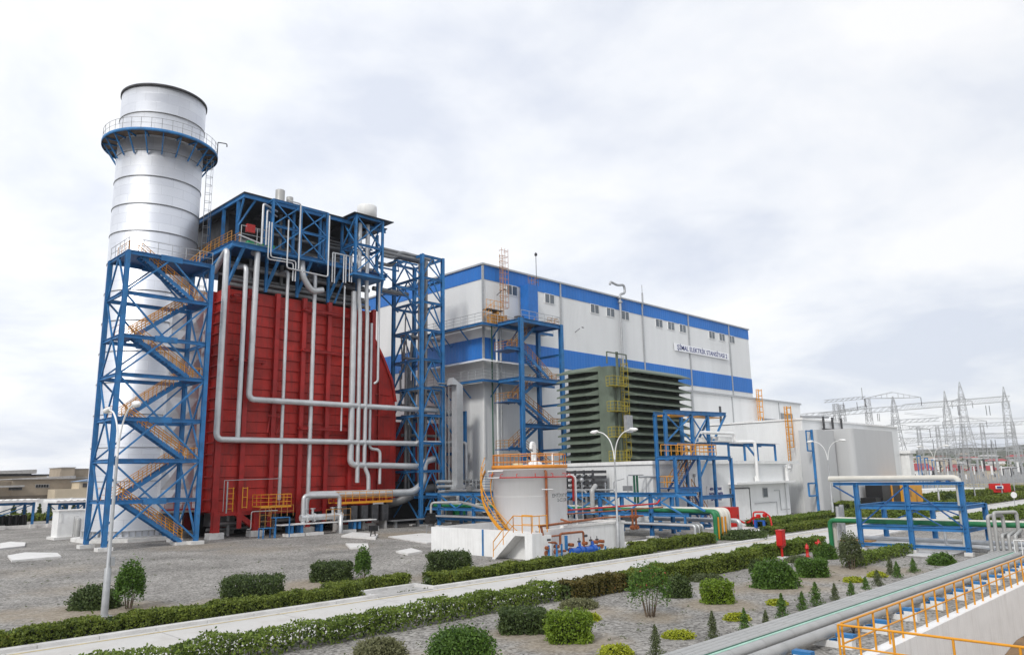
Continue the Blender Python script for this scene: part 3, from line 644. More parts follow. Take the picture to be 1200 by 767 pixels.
for i, (a, b_, c, d, s) in enumerate([(769, 770, 18, 34, 'at the bottom edge left of the pipes'), (836, 750, 18, 31, 'beside the yellow shrub close to the lower pipes'), (873, 737, 15, 22, 'in front of the yellow shrub above the pipes'),
        (917, 723, 19, 25, 'wider one below the big bright bush'), (898, 731, 11, 14, 'stunted one between two larger conifers'), (941, 715, 14, 20, 'slim one midway along the pipes'), (957, 710, 18, 26, 'tallest one midway along the pipes'),
        (979, 703, 14, 18, 'in front of the medium clipped bush'), (998, 697, 13, 15, 'left of the yellow cushions'), (1015, 690, 13, 13, 'pale one between the yellow cushions'), (1029, 686, 14, 17, 'right of the yellow cushions'),
        (1052, 676, 15, 17, 'second from the rack end of the row'), (1071, 670, 14, 15, 'nearest the blue rack end of the row'), (1044, 673, 12, 20, 'thin one behind the row near the rack')]):
    conifer(a, b_, c, d, 'small conifer sapling '+s, [LMID, LOLIV, LMID][i % 3] if i else LOLIV)

# sparse weeds at the kerbs and round the slabs: nobody could count them
wp = []; rw = random.Random(12)
for i in range(420):
    if i % 3 == 0: x, y = rw.uniform(2, 70), 32.02+abs(rw.gauss(0, .06))
    elif i % 3 == 1: x, y = rw.uniform(4, 56), rw.uniform(14.2, 23.5)
    else: x, y = rw.uniform(8, 60), rw.uniform(34.5, 68)
    s_ = rw.uniform(.03, .11)
    for k in range(12): wp.append((x+rw.gauss(0, s_), y+rw.gauss(0, s_), abs(rw.gauss(0, s_*.6))+.01))
wp = np.array(wp); add_leaf('weeds', leaf_mesh('weeds', wp, rng.normal(0, 1, wp.shape), .035, .5), LOLIV, None, (0, 0, 0), kind='stuff')
# ================================================================== CHIMNEY
def stackmat():
    M = bpy.data.materials.new('aluminium_cladding'); M.use_nodes = True; t = M.node_tree; L = t.links.new; b = t.nodes['Principled BSDF']
    b.inputs['Metallic'].default_value = .8; b.inputs['Roughness'].default_value = .36
    tc = t.nodes.new('ShaderNodeTexCoord'); s = t.nodes.new('ShaderNodeSeparateXYZ'); L(tc.outputs['Object'], s.inputs[0])
    a = t.nodes.new('ShaderNodeMath'); a.operation = 'ARCTAN2'; L(s.outputs[1], a.inputs[0]); L(s.outputs[0], a.inputs[1])
    m_ = t.nodes.new('ShaderNodeMath'); m_.operation = 'MULTIPLY'; m_.inputs[1].default_value = 4.4; L(a.outputs[0], m_.inputs[0])
    c = t.nodes.new('ShaderNodeCombineXYZ'); L(m_.outputs[0], c.inputs[0]); L(s.outputs[2], c.inputs[1])
    br = t.nodes.new('ShaderNodeTexBrick'); br.inputs['Scale'].default_value = 1; br.inputs['Brick Width'].default_value = 2.3; br.inputs['Row Height'].default_value = 1.05
    br.inputs['Mortar Size'].default_value = .018; br.inputs['Color1'].default_value = (.76, .78, .82, 1); br.inputs['Color2'].default_value = (.69, .71, .76, 1); br.inputs['Mortar'].default_value = (.58, .60, .64, 1)
    L(c.outputs[0], br.inputs['Vector'])
    n = t.nodes.new('ShaderNodeTexNoise'); n.inputs['Scale'].default_value = .5; n.inputs['Detail'].default_value = 6; L(c.outputs[0], n.inputs['Vector'])
    r = t.nodes.new('ShaderNodeMapRange'); r.inputs[3].default_value = .38; r.inputs[4].default_value = .55; L(n.outputs['Fac'], r.inputs[0]); L(r.outputs[0], b.inputs['Roughness'])
    L(br.outputs['Color'], b.inputs['Base Color'])
    bp = t.nodes.new('ShaderNodeBump'); bp.inputs['Strength'].default_value = .35; bp.inputs['Distance'].default_value = .05
    ad = t.nodes.new('ShaderNodeMath'); ad.operation = 'MULTIPLY_ADD'; ad.inputs[1].default_value = .25; L(n.outputs['Fac'], ad.inputs[0]); L(br.outputs['Fac'], ad.inputs[2])
    bp.invert = True; L(ad.outputs[0], bp.inputs['Height']); L(bp.outputs[0], b.inputs['Normal'])
    return M
ALU = stackmat()
SX, SY, SR, STOP = 29.0, 84.4, 4.4, 48.3
st = thing('chimney_stack', 'tall silver clad round chimney with a blue ring platform near its top', 'chimney', (SX, SY, 0))
b = MB(); b.lathe([(SR, .35), (SR, STOP-.25), (SR-.12, STOP-.2), (SR-.12, STOP-6)], SX, SY, 96); b.build('shell', ALU, st)
b = MB()
for z in (5.8, 9.1, 12.4, 15.6, 18.8, 22.0, 25.2, 28.5, 31.6, 34.6, 37.7, 40.6, 45.0):
    b.lathe([(SR, z-.03), (SR+.06, z-.03), (SR+.06, z+.03), (SR, z+.03)], SX, SY, 96)
b.build('hoop', PIPD, st)
MB().lathe([(SR-.1, STOP-.25), (SR+.13, STOP-.25), (SR+.13, STOP), (SR-.14, STOP), (SR-.14, STOP-.3)], SX, SY, 96).build('rim', DKGR, st)
PZ = 42.3
b = MB().lathe([(SR+.02, PZ), (5.95, PZ), (5.95, PZ+.1), (SR+.02, PZ+.1)], SX, SY, 72); pl = b.build('platform', mat('rusty_deck', (.16, .12, .09), .8, var=.3, vscale=2), st)
MB().lathe([(5.96, PZ-.2), (6.0, PZ-.2), (6.0, PZ+.14), (5.96, PZ+.14), (5.96, PZ-.2)], SX, SY, 72).build('edge_beam', BLUE, pl)
b = MB()
for i in range(20):
    a = 2*math.pi*i/20; c, s = math.cos(a), math.sin(a)
    b.beam((SX+5.9*c, SY+5.9*s, PZ-.12), (SX+(SR+.05)*c, SY+(SR+.05)*s, PZ-.12), .1, .16)
    b.beam((SX+5.7*c, SY+5.7*s, PZ-.2), (SX+(SR+.08)*c, SY+(SR+.08)*s, PZ-2.1), .11, .13)
b.build('bracket', BLUE, pl)
b = MB(); ring = [(SX+5.9*math.cos(2*math.pi*i/36), SY+5.9*math.sin(2*math.pi*i/36), PZ+.1) for i in range(36)]
rail(b, ring, 1.25, 3, .026, (.65,), closed=True); b.build('railing', GALV, pl)
b = MB(); a = math.radians(-22)                     # caged ladder
lx, ly = SX+(SR+.45)*math.cos(a), SY+(SR+.45)*math.sin(a); tx, ty = -math.sin(a), math.cos(a)
for k in (-.25, .25): b.tube([(lx+tx*k, ly+ty*k, 24), (lx+tx*k, ly+ty*k, PZ)], .035, 6)
z = 24
while z < PZ: b.tube([(lx-tx*.25, ly-ty*.25, z), (lx+tx*.25, ly+ty*.25, z)], .02, 5); z += .33
cg = [(lx+tx*.35*math.cos(q)+math.cos(a)*.7*math.sin(q), ly+ty*.35*math.cos(q)+math.sin(a)*.7*math.sin(q)) for q in [math.pi*i/8 for i in range(9)]]
z = 26
while z < PZ: b.tube([(p[0], p[1], z) for p in cg], .025, 5); z += 1.0
for i in (0, 2, 4, 6, 8): b.tube([(cg[i][0], cg[i][1], 26), (cg[i][0], cg[i][1], PZ-.2)], .022, 5)
b.build('caged_ladder', GALV, st)
b = MB(); b.tube([(SX+5.9*math.cos(-.35), SY+5.9*math.sin(-.35), PZ+.1), (SX+5.9*math.cos(-.35), SY+5.9*math.sin(-.35), PZ+2.2)], .05, 6)
b.tube(rounded([(SX+5.9*math.cos(-.35), SY+5.9*math.sin(-.35), PZ+2.2), (SX+6.9*math.cos(-.35), SY+6.9*math.sin(-.35), PZ+2.2), (SX+6.9*math.cos(-.35), SY+6.9*math.sin(-.35), PZ+1.8)], .2), .06, 6)
b.build('davit', DKGR, st)
b = MB(); b.lathe([(SR, .35), (SR+.25, .35), (SR+.25, .5), (SR, .5)], SX, SY, 72)
for i in range(48):
    a = 2*math.pi*i/48; c, s = math.cos(a), math.sin(a); b.beam((SX+(SR+.12)*c, SY+(SR+.12)*s, .5), (SX+(SR+.12)*c, SY+(SR+.12)*s, 1.0), .04, .2)
b.lathe([(SR, 1.0), (SR+.25, 1.0), (SR+.25, 1.06), (SR, 1.06)], SX, SY, 72); b.build('base_ring', GALV, st)
b = MB(); b.prism([(SX+5.5*math.cos(math.radians(22.5+45*i)), SY+5.5*math.sin(math.radians(22.5+45*i))) for i in range(8)], 0, .36)
b.build('foundation', CONC, st)
# stub duct between boiler and chimney with pyramid pressed sheets
t = thing('flue_duct', 'silver quilted flue duct between the chimney and the red boiler house', 'duct', (32.6, 82, 0))
b = MB(); vs = []; fs = []
x0, x1, y0, y1 = 29.6, 34.4, 79.2, 89
def pyr(p00, p10, p11, p01, n):
    c = (p00+p10+p11+p01)/4+n*.16; b.add([p00, p10, p11, p01, c], [(0, 1, 4), (1, 2, 4), (2, 3, 4), (3, 0, 4)])
V3 = Vector
for k in range(10):
    z0 = 2.6+k*2.32; z1 = z0+2.3
    for i in range(3): pyr(V3((x0+i*1.6, y0, z0)), V3((x0+i*1.6+1.58, y0, z0)), V3((x0+i*1.6+1.58, y0, z1)), V3((x0+i*1.6, y0, z1)), V3((0, -1, 0)))
b.box(x0, x1, y0+.02, y1, 2.6, 25.8); b.build('cladding', mat('quilted_aluminium', (.62, .63, .65), .4, .6, var=.1), t)
b = MB(); 
for x in (30.5, 33.8): b.hbeam((x, 80, 0), (x, 80, 2.6), .35)
b.build('leg', BLUE, t)
b = MB(); rail(b, [(29.8, 78.4, 3.0), (33.3, 78.4, 3.0)], 1.0, 1.0, .03); b.box(29.8, 33.3, 78.35, 79.15, 2.85, 3.0); b.build('walkway', RED2, t)
# ================================================================== LEFT STAIR TOWER
TL = [.35, 4.0, 7.55, 11.2, 15.1, 18.6, 22.55, 26.35]
tx0, tx1, ty0, ty1 = 22.4, 30.2, 71.6, 76.4
st = thing('stair_tower', 'blue steel stair tower with zigzag stairs standing in front of the chimney', 'stair tower', (26.3, 74, 0))
for (x, y) in ((tx0, ty0), (tx1, ty0), (tx0, ty1), (tx1, ty1)):
    MB().hbeam((x, y, .3), (x, y, TL[-1]+.15), .38, .38, .05).build('post', BLUE, st)
b = MB()
for (x, y) in ((tx0, ty0), (tx1, ty0), (tx0, ty1), (tx1, ty1)): b.box(x-.6, x+.6, y-.5, y+.5, 0, .3)
b.box(28.6, 29.9, 71.9, 73.4, 0, .25); b.build('plinth', CONC, st)
b = MB(); g = MB()
cx = (tx0+tx1)/2
for i, z in enumerate(TL[1:]):
    for y in (ty0, ty1): b.hbeam((tx0, y, z), (tx1, y, z), .22, .34)
    for x in (tx0, tx1): b.hbeam((x, ty0, z), (x, ty1, z), .22, .3)
b.build('cross_beam', BLUE, st)
b = MB()
for i in range(7):
    zl, zh = TL[i], TL[i+1]; zl += .1 if i == 0 else 0
    up = (i % 2 == 0)              # inverted V (from the beam centre down to both posts) alternates with V
    up = not up if False else up
    for y in (ty0, ty1):
        for s in (tx0, tx1):
            if i % 2 == 0: b.beam((s, y, zl), (cx, y, zh), .17, .14)
            else: b.beam((cx, y, zl), (s, y, zh), .17, .14)
        if i % 2 == 0: g.beam((cx-1.0, y, zh), (cx+1.0, y, zh), .26, .55)
    for x in (tx0, tx1):
        cy = (ty0+ty1)/2
        for s in (ty0, ty1):
            if i % 2 == 0: b.beam((x, s, zl), (x, cy, zh), .14)
            else: b.beam((x, cy, zl), (x, s, zh), .14)
b.build('brace', BLUE, st); g.build('gusset', BLUE, st)
for i in range(7):
    zl, zh = TL[i], TL[i+1]; zl = zl-.1 if i == 0 else zl
    if i % 2 == 0: p, q, y = (tx1-1.1, 0, zl), (tx0+1.3, 0, zh), ty0+.45    # near flight climbs to the left
    else: p, q, y = (tx0+1.3, 0, zl), (tx1-1.3, 0, zh), ty0+2.4
    b = MB(); flight(b, (p[0], y, p[2]), (q[0], y, q[2]), (0, 1, 0), 1.0, st=.3); sf = b.build('stair_flight', BLUE, st)
    b = MB(); b2 = [(p[0], y, p[2]), (q[0], y, q[2])]
    for k in (.0, 1.0):
        rail(b, [(p[0], y+k, p[2]+.1), (q[0], y+k, q[2]+.1)], 1.1, .95, .035, (.35, .62, .88))
    b.build('handrail', YEL, sf)
    b = MB(); 
    if i < 7:
        xa, xb = (tx0+.1, tx0+1.4) if i % 2 == 0 else (tx1-1.4, tx1-.1)
        b.box(xa, xb, ty0+.3, ty0+3.6, zh+.02, zh+.08); ld = b.build('landing', BLUED, st)
        b = MB(); xe = xa+.1 if i % 2 == 0 else xb-.1
        rail(b, [(xa+.05, ty0+.35, zh+.08), (xe, ty0+.35, zh+.08), (xe, ty0+3.5, zh+.08)], 1.1, 1.2, .03, (.55,)); b.build('railing', YEL, ld)
b = MB(); b.box(tx0, tx1, ty0, ty1, TL[-1]+.18, TL[-1]+.24); dk = b.build('top_deck', BLUED, st)
b = MB(); rail(b, [(tx0, ty0, TL[-1]+.24), (tx1, ty0, TL[-1]+.24)], 1.15, 1.3, .03); rail(b, [(tx0, ty0, TL[-1]+.24), (tx0, ty1, TL[-1]+.24)], 1.15, 1.3, .03); b.build('railing', GALV, dk)
b = MB(); flight(b, (29.5, 76.6, TL[-1]+.2), (33.6, 80.5, 30.4), (-.5, .5, 0), .9, st=.25); u = b.build('upper_flight', BLUE, st)
b = MB(); rail(b, [(29.5, 76.5, TL[-1]+.2), (33.6, 80.4, 30.4)], 1.1, 1, .035, (.4, .75)); b.build('handrail', YEL, u)
# ================================================================== BOILER HOUSE
bh = thing('boiler_house', 'tall boiler house with dark red ribbed casing and an open blue steel penthouse', 'boiler', (43.5, 83, 0))
HX0, HX1, HY, HYB = 33.6, 52.4, 76.2, 90.5
b = MB(); b.box(HX0+.2, HX1-.2, HY+.15, HYB, 2.5, 25.7)
rows = 20; dz = (25.5-2.6)/rows
sts = [33.7, 36.3, 39.6, 42.9, 46.15, 49.3, 52.3]
for i in range(len(sts)-1):
    for r in range(rows):
        z = 2.6+r*dz; xa, xb = sts[i]+.18, sts[i+1]-.18
        b.add([(xa, HY+.0, z), (xb, HY+.0, z), (xb, HY+.1, z+dz-.05), (xa, HY+.1, z+dz-.05), (xa, HY+.15, z+dz), (xb, HY+.15, z+dz), (xa, HY+.16, z), (xb, HY+.16, z)],
              [(0, 1, 2, 3), (3, 2, 5, 4), (0, 6, 7, 1)])
b.build('casing', RED, bh)
b = MB()
for r in range(rows): z = 2.6+r*dz; b.box(HX0-.02, HX0+.2, HY+.6, HYB, z, z+.12)
for y in (78.6, 81.8, 85): b.box(HX0-.15, HX0+.2, y, y+.3, 2.5, 25.7)
b.build('side_rib', RED2, bh)
for i, x in enumerate(sts):
    wdt = .62 if i == 0 else .5
    b = MB(); b.box(x-wdt/2, x+wdt/2, HY-.42, HY-.36, 0.9 if i < 6 else 2.4, 25.9); b.box(x-.04, x+.04, HY-.36, HY+.1, 0.9, 25.9)
    b.box(x-wdt/2, x+wdt/2, HY-.06, HY-.01, 2.5, 25.9)
    b.build('stiffener', RED2, bh)
b = MB()
for z, xa, xb, o_ in ((24.5, 42.7, 49.6, .75), (19.9, 42.7, 49.6, .75), (11.2, 42.7, 49.6, .75), (18.05, 34.7, 38.2, .9), (24.9, 34.4, 37.2, .8)):
    b.hbeam((xa, HY-o_, z), (xb, HY-o_, z), .26, .3)
    b.beam((xa, HY-o_, z), (xa, HY, z), .2); b.beam((xb, HY-o_, z), (xb, HY, z), .2)
for (x, z) in ((39.9, 12.3), (44, 14), (38.8, 12.4)): b.beam((x, HY-.7, z), (x+1.0, HY-.7, z), .1); b.tube([(x, HY-.7, z-1.8), (x+.5, HY-.2, z)], .06, 6)
b.build('pipe_bracket', RED2, bh)
b = MB()
for x in (33.9, 38.2, 44, 49, 52):
    for y in (76.0, 83, 90): b.box(x-.35, x+.35, y-.3, y+.3, .6, 2.6)
b.beam((36, 76, 2.4), (38, 76.2, 1.0), .5); b.box(33.6, 52.4, 76.0, 76.5, 2.2, 2.6); b.box(33.6, 52.4, 83, 83.4, 2.1, 2.5)
b.build('leg', RED2, bh)
b = MB()
for x in (33.9, 38.2, 44, 49, 52):
    for y in (76.0, 83, 90): b.box(x-.75, x+.75, y-.55, y+.55, 0, .6)
b.build('plinth', CONC, bh)
b = MB()   # grey hoppers, headers and pipes below the casing
for x in (36, 41, 46.5, 50.5): b.box(x-1.1, x+1.1, 78.5, 81, 1.0, 2.5); b.tube([(x, 77.6, 0.1), (x, 77.6, 2.5)], .2, 8)
b.tube([(34, 77.4, 1.4), (52, 77.4, 1.4)], .2, 8); b.tube([(34, 78.2, .8), (52, 78.2, .8)], .16, 8)
b.build('drain_header', PIPD, bh)
b = MB(); b.box(34.5, 52, 84, 84.2, 0, 2.5); b.build('shade_screen', DKGR, bh)  # dark sheet, shade under the boiler put into its colour
# inlet duct falling away towards the turbine hall
b = MB(); z0, z1 = 3.0, 21.9
pts = [(52.2, z0), (52.2, 22.8), (53.4, 22.5), (54.7, 20.4), (56.1, 17.6), (56.7, 15.0), (56.9, 13), (56.9, z0)]
n = len(pts); ya, yb = 77.4, 89.5
b.add([(x, ya, z) for x, z in pts]+[(x, yb, z) for x, z in pts], [tuple(range(n))[::-1], tuple(range(n, 2*n))]+[(i, (i+1) % n, n+(i+1) % n, n+i) for i in range(n)])
for i in range(1, 5):
    (xa, za), (xb, zb) = pts[i], pts[i+1]; b.beam((xa, ya-.1, za), (xb, ya-.1, zb), .3)
for x in (54.2, ): b.box(x-.12, x+.12, ya-.25, ya-.01, 3, 20)
for z in (5.4, 8, 10.6, 13.2, 15.8, 18.4): b.box(52.3, 53.8 if z > 17 else 56, ya-.18, ya-.01, z-.08, z+.08)
b.build('inlet_duct', RED, bh)
b = MB(); b.box(56.902, 67.3, 80.4, 87.5, 4.2, 12.8); b.build('duct_neck', RED, bh)
MB().box(57.2, 66.5, 79.6, 80.2, 0, 5.2).build('shade_screen', DARK, bh)  # dark block, painted shade behind the tower foot
# upper steel: zone between casing and platform
b = MB(); b.box(HX0+.6, HX1-.3, 79.2, 79.4, 25.7, 30.2); b.box(HX0+.6, HX1-.3, 79.2, 90, 25.72, 25.8); b.build('shade_screen', DARK, bh)  # dark sheets painting in the shade behind the upper steel
b = MB()
for x in (33.9, 38.2, 42, 46, 50, 53):
    b.hbeam((x, HY-.0, 25.9), (x, HY-.0, 30.2), .28); b.beam((x, HY+.1, 26.1), (x+.9 if x < 50 else x-.2, HY-1.5, 30.1), .26)
b.build('strut', BLUE, bh)
b = MB(); b.box(33.7, 53.2, 74.75, 79.0, 30.22, 30.3); b.box(33.7, 53.2, 79, 90.5, 30.22, 30.3)
dk = b.build('platform', BLUED, bh)
b = MB(); b.hbeam((33.5, 74.7, 30.2), (48.5, 74.7, 30.2), .3, .55); b.hbeam((33.6, 74.7, 30.2), (33.6, 91, 30.2), .3, .6); b.hbeam((53.3, 74.7, 30.2), (53.3, 90, 30.2), .3, .5)
b.beam((33.6, 74.7, 30.0), (33.6, 82, 28.2), .3); b.build('edge_beam', BLUE, dk)
b = MB()
for k in (0, .9): rail(b, [(33.6+k, 75.2, 30.5), (33.6+k, 90.5, 30.5)], 1.25, 1.0, .04, (.35, .65, .95))
b.build('railing', YELD, dk)
b = MB(); rail(b, [(34.4, 74.7, 30.5), (38, 74.7, 30.5)], 1.9, 1.6, .05, (.1, 1.0)); rail(b, [(45.6, 74.7, 30.5), (49, 74.7, 30.5)], 1.15, 1.5, .04)
b.build('railing', GALV, dk)
RZ = 36.2
b = MB(); b.add([(34.6, 74.9, RZ), (53.4, 74.9, RZ), (53.4, 91, RZ), (34.6, 91, RZ), (34.6, 74.9, RZ+.12), (53.4, 74.9, RZ+.12), (53.4, 91, RZ+.12), (34.6, 91, RZ+.12)],
    [(0, 3, 2, 1), (4, 5, 6, 7), (0, 1, 5, 4), (1, 2, 6, 5), (2, 3, 7, 6), (3, 0, 4, 7)])
rf = b.build('roof', ROOFD, bh)
b = MB(); b.hbeam((34.75, 75.1, RZ-.26), (53.3, 75.1, RZ-.26), .2, .42); b.hbeam((34.75, 75.1, RZ-.26), (34.75, 90.8, RZ-.26), .2, .42); b.build('roof_edge', BLUE, rf)
b = MB()
for x in range(36, 54, 3): b.beam((x, 75.3, RZ-.2), (x, 90.6, RZ-.2), .18, .3)
b.build('rafter', DKGR, rf)
for (x, y) in ((34.8, 76.6), (34.8, 80.2), (34.8, 84), (34.8, 89.5), (38.4, 76.5), (41.5, 79), (45.3, 76.5), (49, 76.5), (53, 76.5), (53, 83), (53, 90)):
    MB().hbeam((x, y, 30.3), (x, y, RZ-.45), .3).build('penthouse_column', BLUE, bh)
b = MB(); b.beam((34.8, 76.6, 32.8), (36.2, 75.2, 36), .18); b.beam((34.8, 76.6, 33), (34.8, 75.2, 36), .16); b.build('strut', BLUE, bh)
b = MB(); b.box(36.4, 53, 82.0, 82.2, 30.3, RZ-.1); b.box(36.2, 36.4, 82, 90.6, 30.3, RZ-.1); b.build('penthouse_shade_panel', DKGR, bh)  # panels added to darken the open penthouse, shade as colour
b = MB(); b.box(36.6, 52.5, 79.6, 81.6, 30.3, 32.6); b.tube([(36, 78.6, 31.6), (52.5, 78.6, 31.6)], .45, 12); b.tube([(37, 77.6, 33.2), (52.5, 77.6, 33.2)], .22, 8); b.tube([(44, 76.6, 31.0), (53, 76.6, 31.0)], .3, 10)
for x in (38.8, 40.6, 43, 46.5, 50): b.tube([(x, 78, 30.3), (x, 78, 35.9)], .2, 8)
for x in (46, 47.2, 48.2): b.tube([(x-.4, 77.5, 34-.3*(x-46)), (53, 77.5, 34-.3*(x-46))], .1, 6)
b.build('steam_drum', PIPD, bh)
MB().box(35.0, 35.9, 74.6, 75.0, 31.8, 32.7).build('control_cabinet', RED2, bh)
b = MB()
for x in (36.0, 37.2, 38.4): b.box(x-.35, x+.35, 75.6, 76.4, 30.4, 31.2)
b.build('valve_cover', GRNB, bh)
# braced frames standing out from the platform edge
b = MB(); fx = [37.6, 41.0, 44.4]; y = 74.1; zz = (30.0, 33.0, 35.9)
for x in fx:
    b.hbeam((x, y, 29.9), (x, y, 36.0), .26); b.hbeam((x, y+1.6, 29.9), (x, y+1.6, 36.0), .26)
for z in zz: b.hbeam((fx[0], y, z), (fx[2], y, z), .2, .28)
for z in zz:
    for x in fx: b.beam((x, y, z), (x, y+1.6, z), .18)
for i in (0, 1):
    for j in (0, 1):
        b.beam((fx[i], y, zz[j]), (fx[i+1], y, zz[j+1]), .13); b.beam((fx[i], y, zz[j+1]), (fx[i+1], y, zz[j]), .13)
b.build('braced_frame', BLUE, bh)
b = MB(); fx = [47.7, 51.5]; y0, y1 = 73.2, 76.2; zz = (29.3, 32.8, 36.3)
for x in fx:
    for y in (y0, y1): b.hbeam((x, y, 29.2), (x, y, 36.4), .26)
for z in zz:
    for y in (y0, y1): b.hbeam((fx[0], y, z), (fx[1], y, z), .2, .28)
    for x in fx: b.hbeam((x, y0, z), (x, y1, z), .2, .28)
for j in (0, 1):
    for y in (y0, y1): b.beam((fx[0], y, zz[j]), (fx[1], y, zz[j+1]), .13); b.beam((fx[0], y, zz[j+1]), (fx[1], y, zz[j]), .13)
    for x in fx: b.beam((x, y0, zz[j]), (x, y1, zz[j+1]), .12); b.beam((x, y1, zz[j]), (x, y0, zz[j+1]), .12)
b.box(47.4, 51.9, 73, 76.4, 29.0, 29.2); b.beam((48, 76, 29), (47, 76.4, 26), .22)
b.build('braced_frame', BLUE, bh)
b = MB(); b.box(47.2, 52.9, 72.8, 77, 36.45, 36.53); b.build('canopy', ROOFD, bh)
MB().lathe([(0, 36.55), (1.2, 36.55), (1.2, 38.4), (1.15, 38.5), (0, 38.55)], 50.4, 75.0, 32).build('silencer', WHT, bh)
for (x, y, r, h) in ((41.4, 80, .55, 39.7), (43.0, 80.6, .42, 39.4), (47.2, 81, .42, 38.6), (47.7, 84.5, .9, 38.9)):
    MB().lathe([(r, RZ), (r, h-.05), (r-.05, h), (r-.1, h-.6), (0, h-.6)], x, y, 24).build('vent_stack', PIPW, bh)
b = MB()
for (pts, r) in (([(37.2, 74.3, 30.6), (37.2, 74.3, 35.2), (39.5, 75.6, 35.2)], .16), ([(37.7, 74.3, 30.6), (37.7, 74.3, 34.6), (39.5, 75.6, 34.6)], .13), ([(37.2, 74.3, 30.6), (34.6, 74.3, 31.1)], .12),
        ([(38.0, 73.7, 33.1), (38.0, 73.7, 29.2), (41, 73.7, 29.3), (41, 73.7, 27)], .09), ([(37.7, 73.7, 33.1), (37.7, 73.7, 28.9), (40.7, 73.7, 29.0), (40.7, 73.7, 27)], .09),
        ([(39.9, 73.6, 33.8), (39.9, 73.6, 28.3), (45.0, 73.6, 28.2), (45.0, 73.6, 35.5)], .11), ([(39.9, 73.6, 36), (41.3, 73.6, 36), (41.3, 73.6, 28.4)], .11),
        ([(45.8, 74, 31.3), (45.8, 74, 27.8)], .1), ([(46.1, 74, 31.3), (46.1, 74, 27.7)], .1), ([(47.3, 74, 31.3), (47.3, 74, 28)], .1), ([(47.6, 74, 31.3), (47.6, 74, 28)], .1), ([(48.4, 74, 31.3), (48.4, 74, 28.2)], .1), ([(48.1, 74, 31.3), (48.1, 74, 28.2)], .1), ([(45.8, 74, 31.3), (48.4, 74, 31.3)], .1)):
    b.tube(rounded([(p[0]-.7, p[1]-.1, p[2]) for p in pts], .3, 3), r*.8, 8)
b.build('small_bore_pipe', PIPE, bh)
b = MB()
for z, y in ((28.6, 77.4), (27.2, 77.9), (26.4, 77.2)): b.tube([(34.4, y, z), (52.5, y, z)], .28, 8)
for x in (37.4, 41.2, 44.8, 47.5, 51): b.tube([(x, 78.4, 25.8), (x, 78.4, 30)], .2, 8)
for z in (27.8, 29.3): b.beam((34, 78.6, z), (52.6, 78.6, z), .2)
b.build('riser_header', PIPD, bh)
# ================================================================== PIPES ON THE BOILER FRONT (each one line a thing)
PS = .84
def pipe(pts, r, label, m_=PIPE, R=.9, fl=2.2, group=None, name='insulated_pipe', n=14):
    r = r*PS; b = MB(); b.tube(rounded(pts, R*.75, 6), r, n)
    P = [Vector(p) for p in pts]
    if fl:
        for a, c in zip(P[:-1], P[1:]):
            L = (c-a).length; k = int(L/fl); d = (c-a).normalized()
            for i in range(1, k): q = a+(c-a)*i/k; b.tube([q-d*.022, q+d*.022], r*1.04, n, True)
    return b.build(name, m_, label=label, cat='pipe', group=group)
Y = 75.0
pipe([(33.6, 79, 28.0), (33.1, Y, 29.6), (33.1, Y, 9.75), (58.4, Y, 9.75), (66, Y, 9.75)], .36, 'silver pipe nearest the stair tower, bending right along the lower level of the red casing', fl=4)
pipe([(35.3, 77, 28.4), (35.3, Y, 28.1), (35.3, Y, 9.9)], .30, 'second silver pipe from the left, joining the lower level pipe', fl=4)
pipe([(36.5, 76, 30.0), (36.5, Y, 30), (36.3, Y, 13.95), (62.5, Y, 13.95), (66.5, 77, 13.9)], .38, 'third silver pipe from the left, bending right at half height of the red casing', fl=4)
pipe([(40.4, 77.5, 28.6), (40.4, Y+.4, 28.6), (40.4, Y+.4, 3.6)], .22, 'straight upright silver pipe crossing behind both level pipes, left one', fl=5)
pipe([(43.8, 77.5, 28.9), (43.8, Y+.4, 28.9), (43.8, Y+.4, 3.9)], .28, 'straight upright silver pipe crossing behind both level pipes, right one', fl=5)
pipe([(48.9, Y+.1, 27.5), (48.9, Y+.1, 7.2), (58.6, Y, 7.0)], .42, 'thick silver pipe bending right below the two level pipes', fl=5)
pipe([(49.2, 74.6, 36), (49.2, 74.6, 27), (49.6, 74.8, 24.6), (49.8, Y, 5.2)], .29, 'left one of two pipes dropping out of the white silencer', fl=5)
pipe([(50.3, 74.6, 36), (50.3, 74.6, 27), (50.6, 74.8, 24.6), (50.7, Y, 7.0), (51.2, Y-.2, 6.0), (51.2, Y-.2, 4.4)], .29, 'right one of two pipes dropping out of the white silencer', fl=5)
pipe([(52.2, Y-.3, 29.4), (52.2, Y-.3, 17.0), (51.9, Y, 16.7)], .17, 'narrow silver pipe at the right corner of the boiler casing')
pipe([(47.5, Y, 28), (47.5, Y, 11)], .12, 'thin conduit pipe between the thick silver pipes and the middle ribs', PIPE, R=.3)
pipe([(51.5, Y+.2, 24), (51.5, Y+.2, 9.0), (52.9, Y, 9.0), (52.9, Y, 5)], .22, 'silver pipe with a hook bend low at the right end of the boiler')
pipe([(42.9, 74.4, 1.2), (42.9, 74.4, 4.0), (57.4, 74.6, 3.9), (59.4, 74.9, 5.0), (59.5, 75, 7.6), (61, 75, 7.9)], .50, 'thickest silver pipe, low along the boiler foot and rising at the rack tower', fl=3, R=1.2, n=18)
pipe([(41.7, 72.6, .9), (41.7, 72.6, 4.0), (46.0, 72.6, 3.9), (46.0, 72.6, .9)], .27, 'upside down U of silver pipe above the white valve bench', R=.6)
pipe([(41.9, Y+.2, 30.2), (41.9, Y-.2, 28.0), (43.2, Y, 26.6), (44.6, Y, 27.0)], .40, 'short fat silver bend hanging below the boiler platform', R=.9)
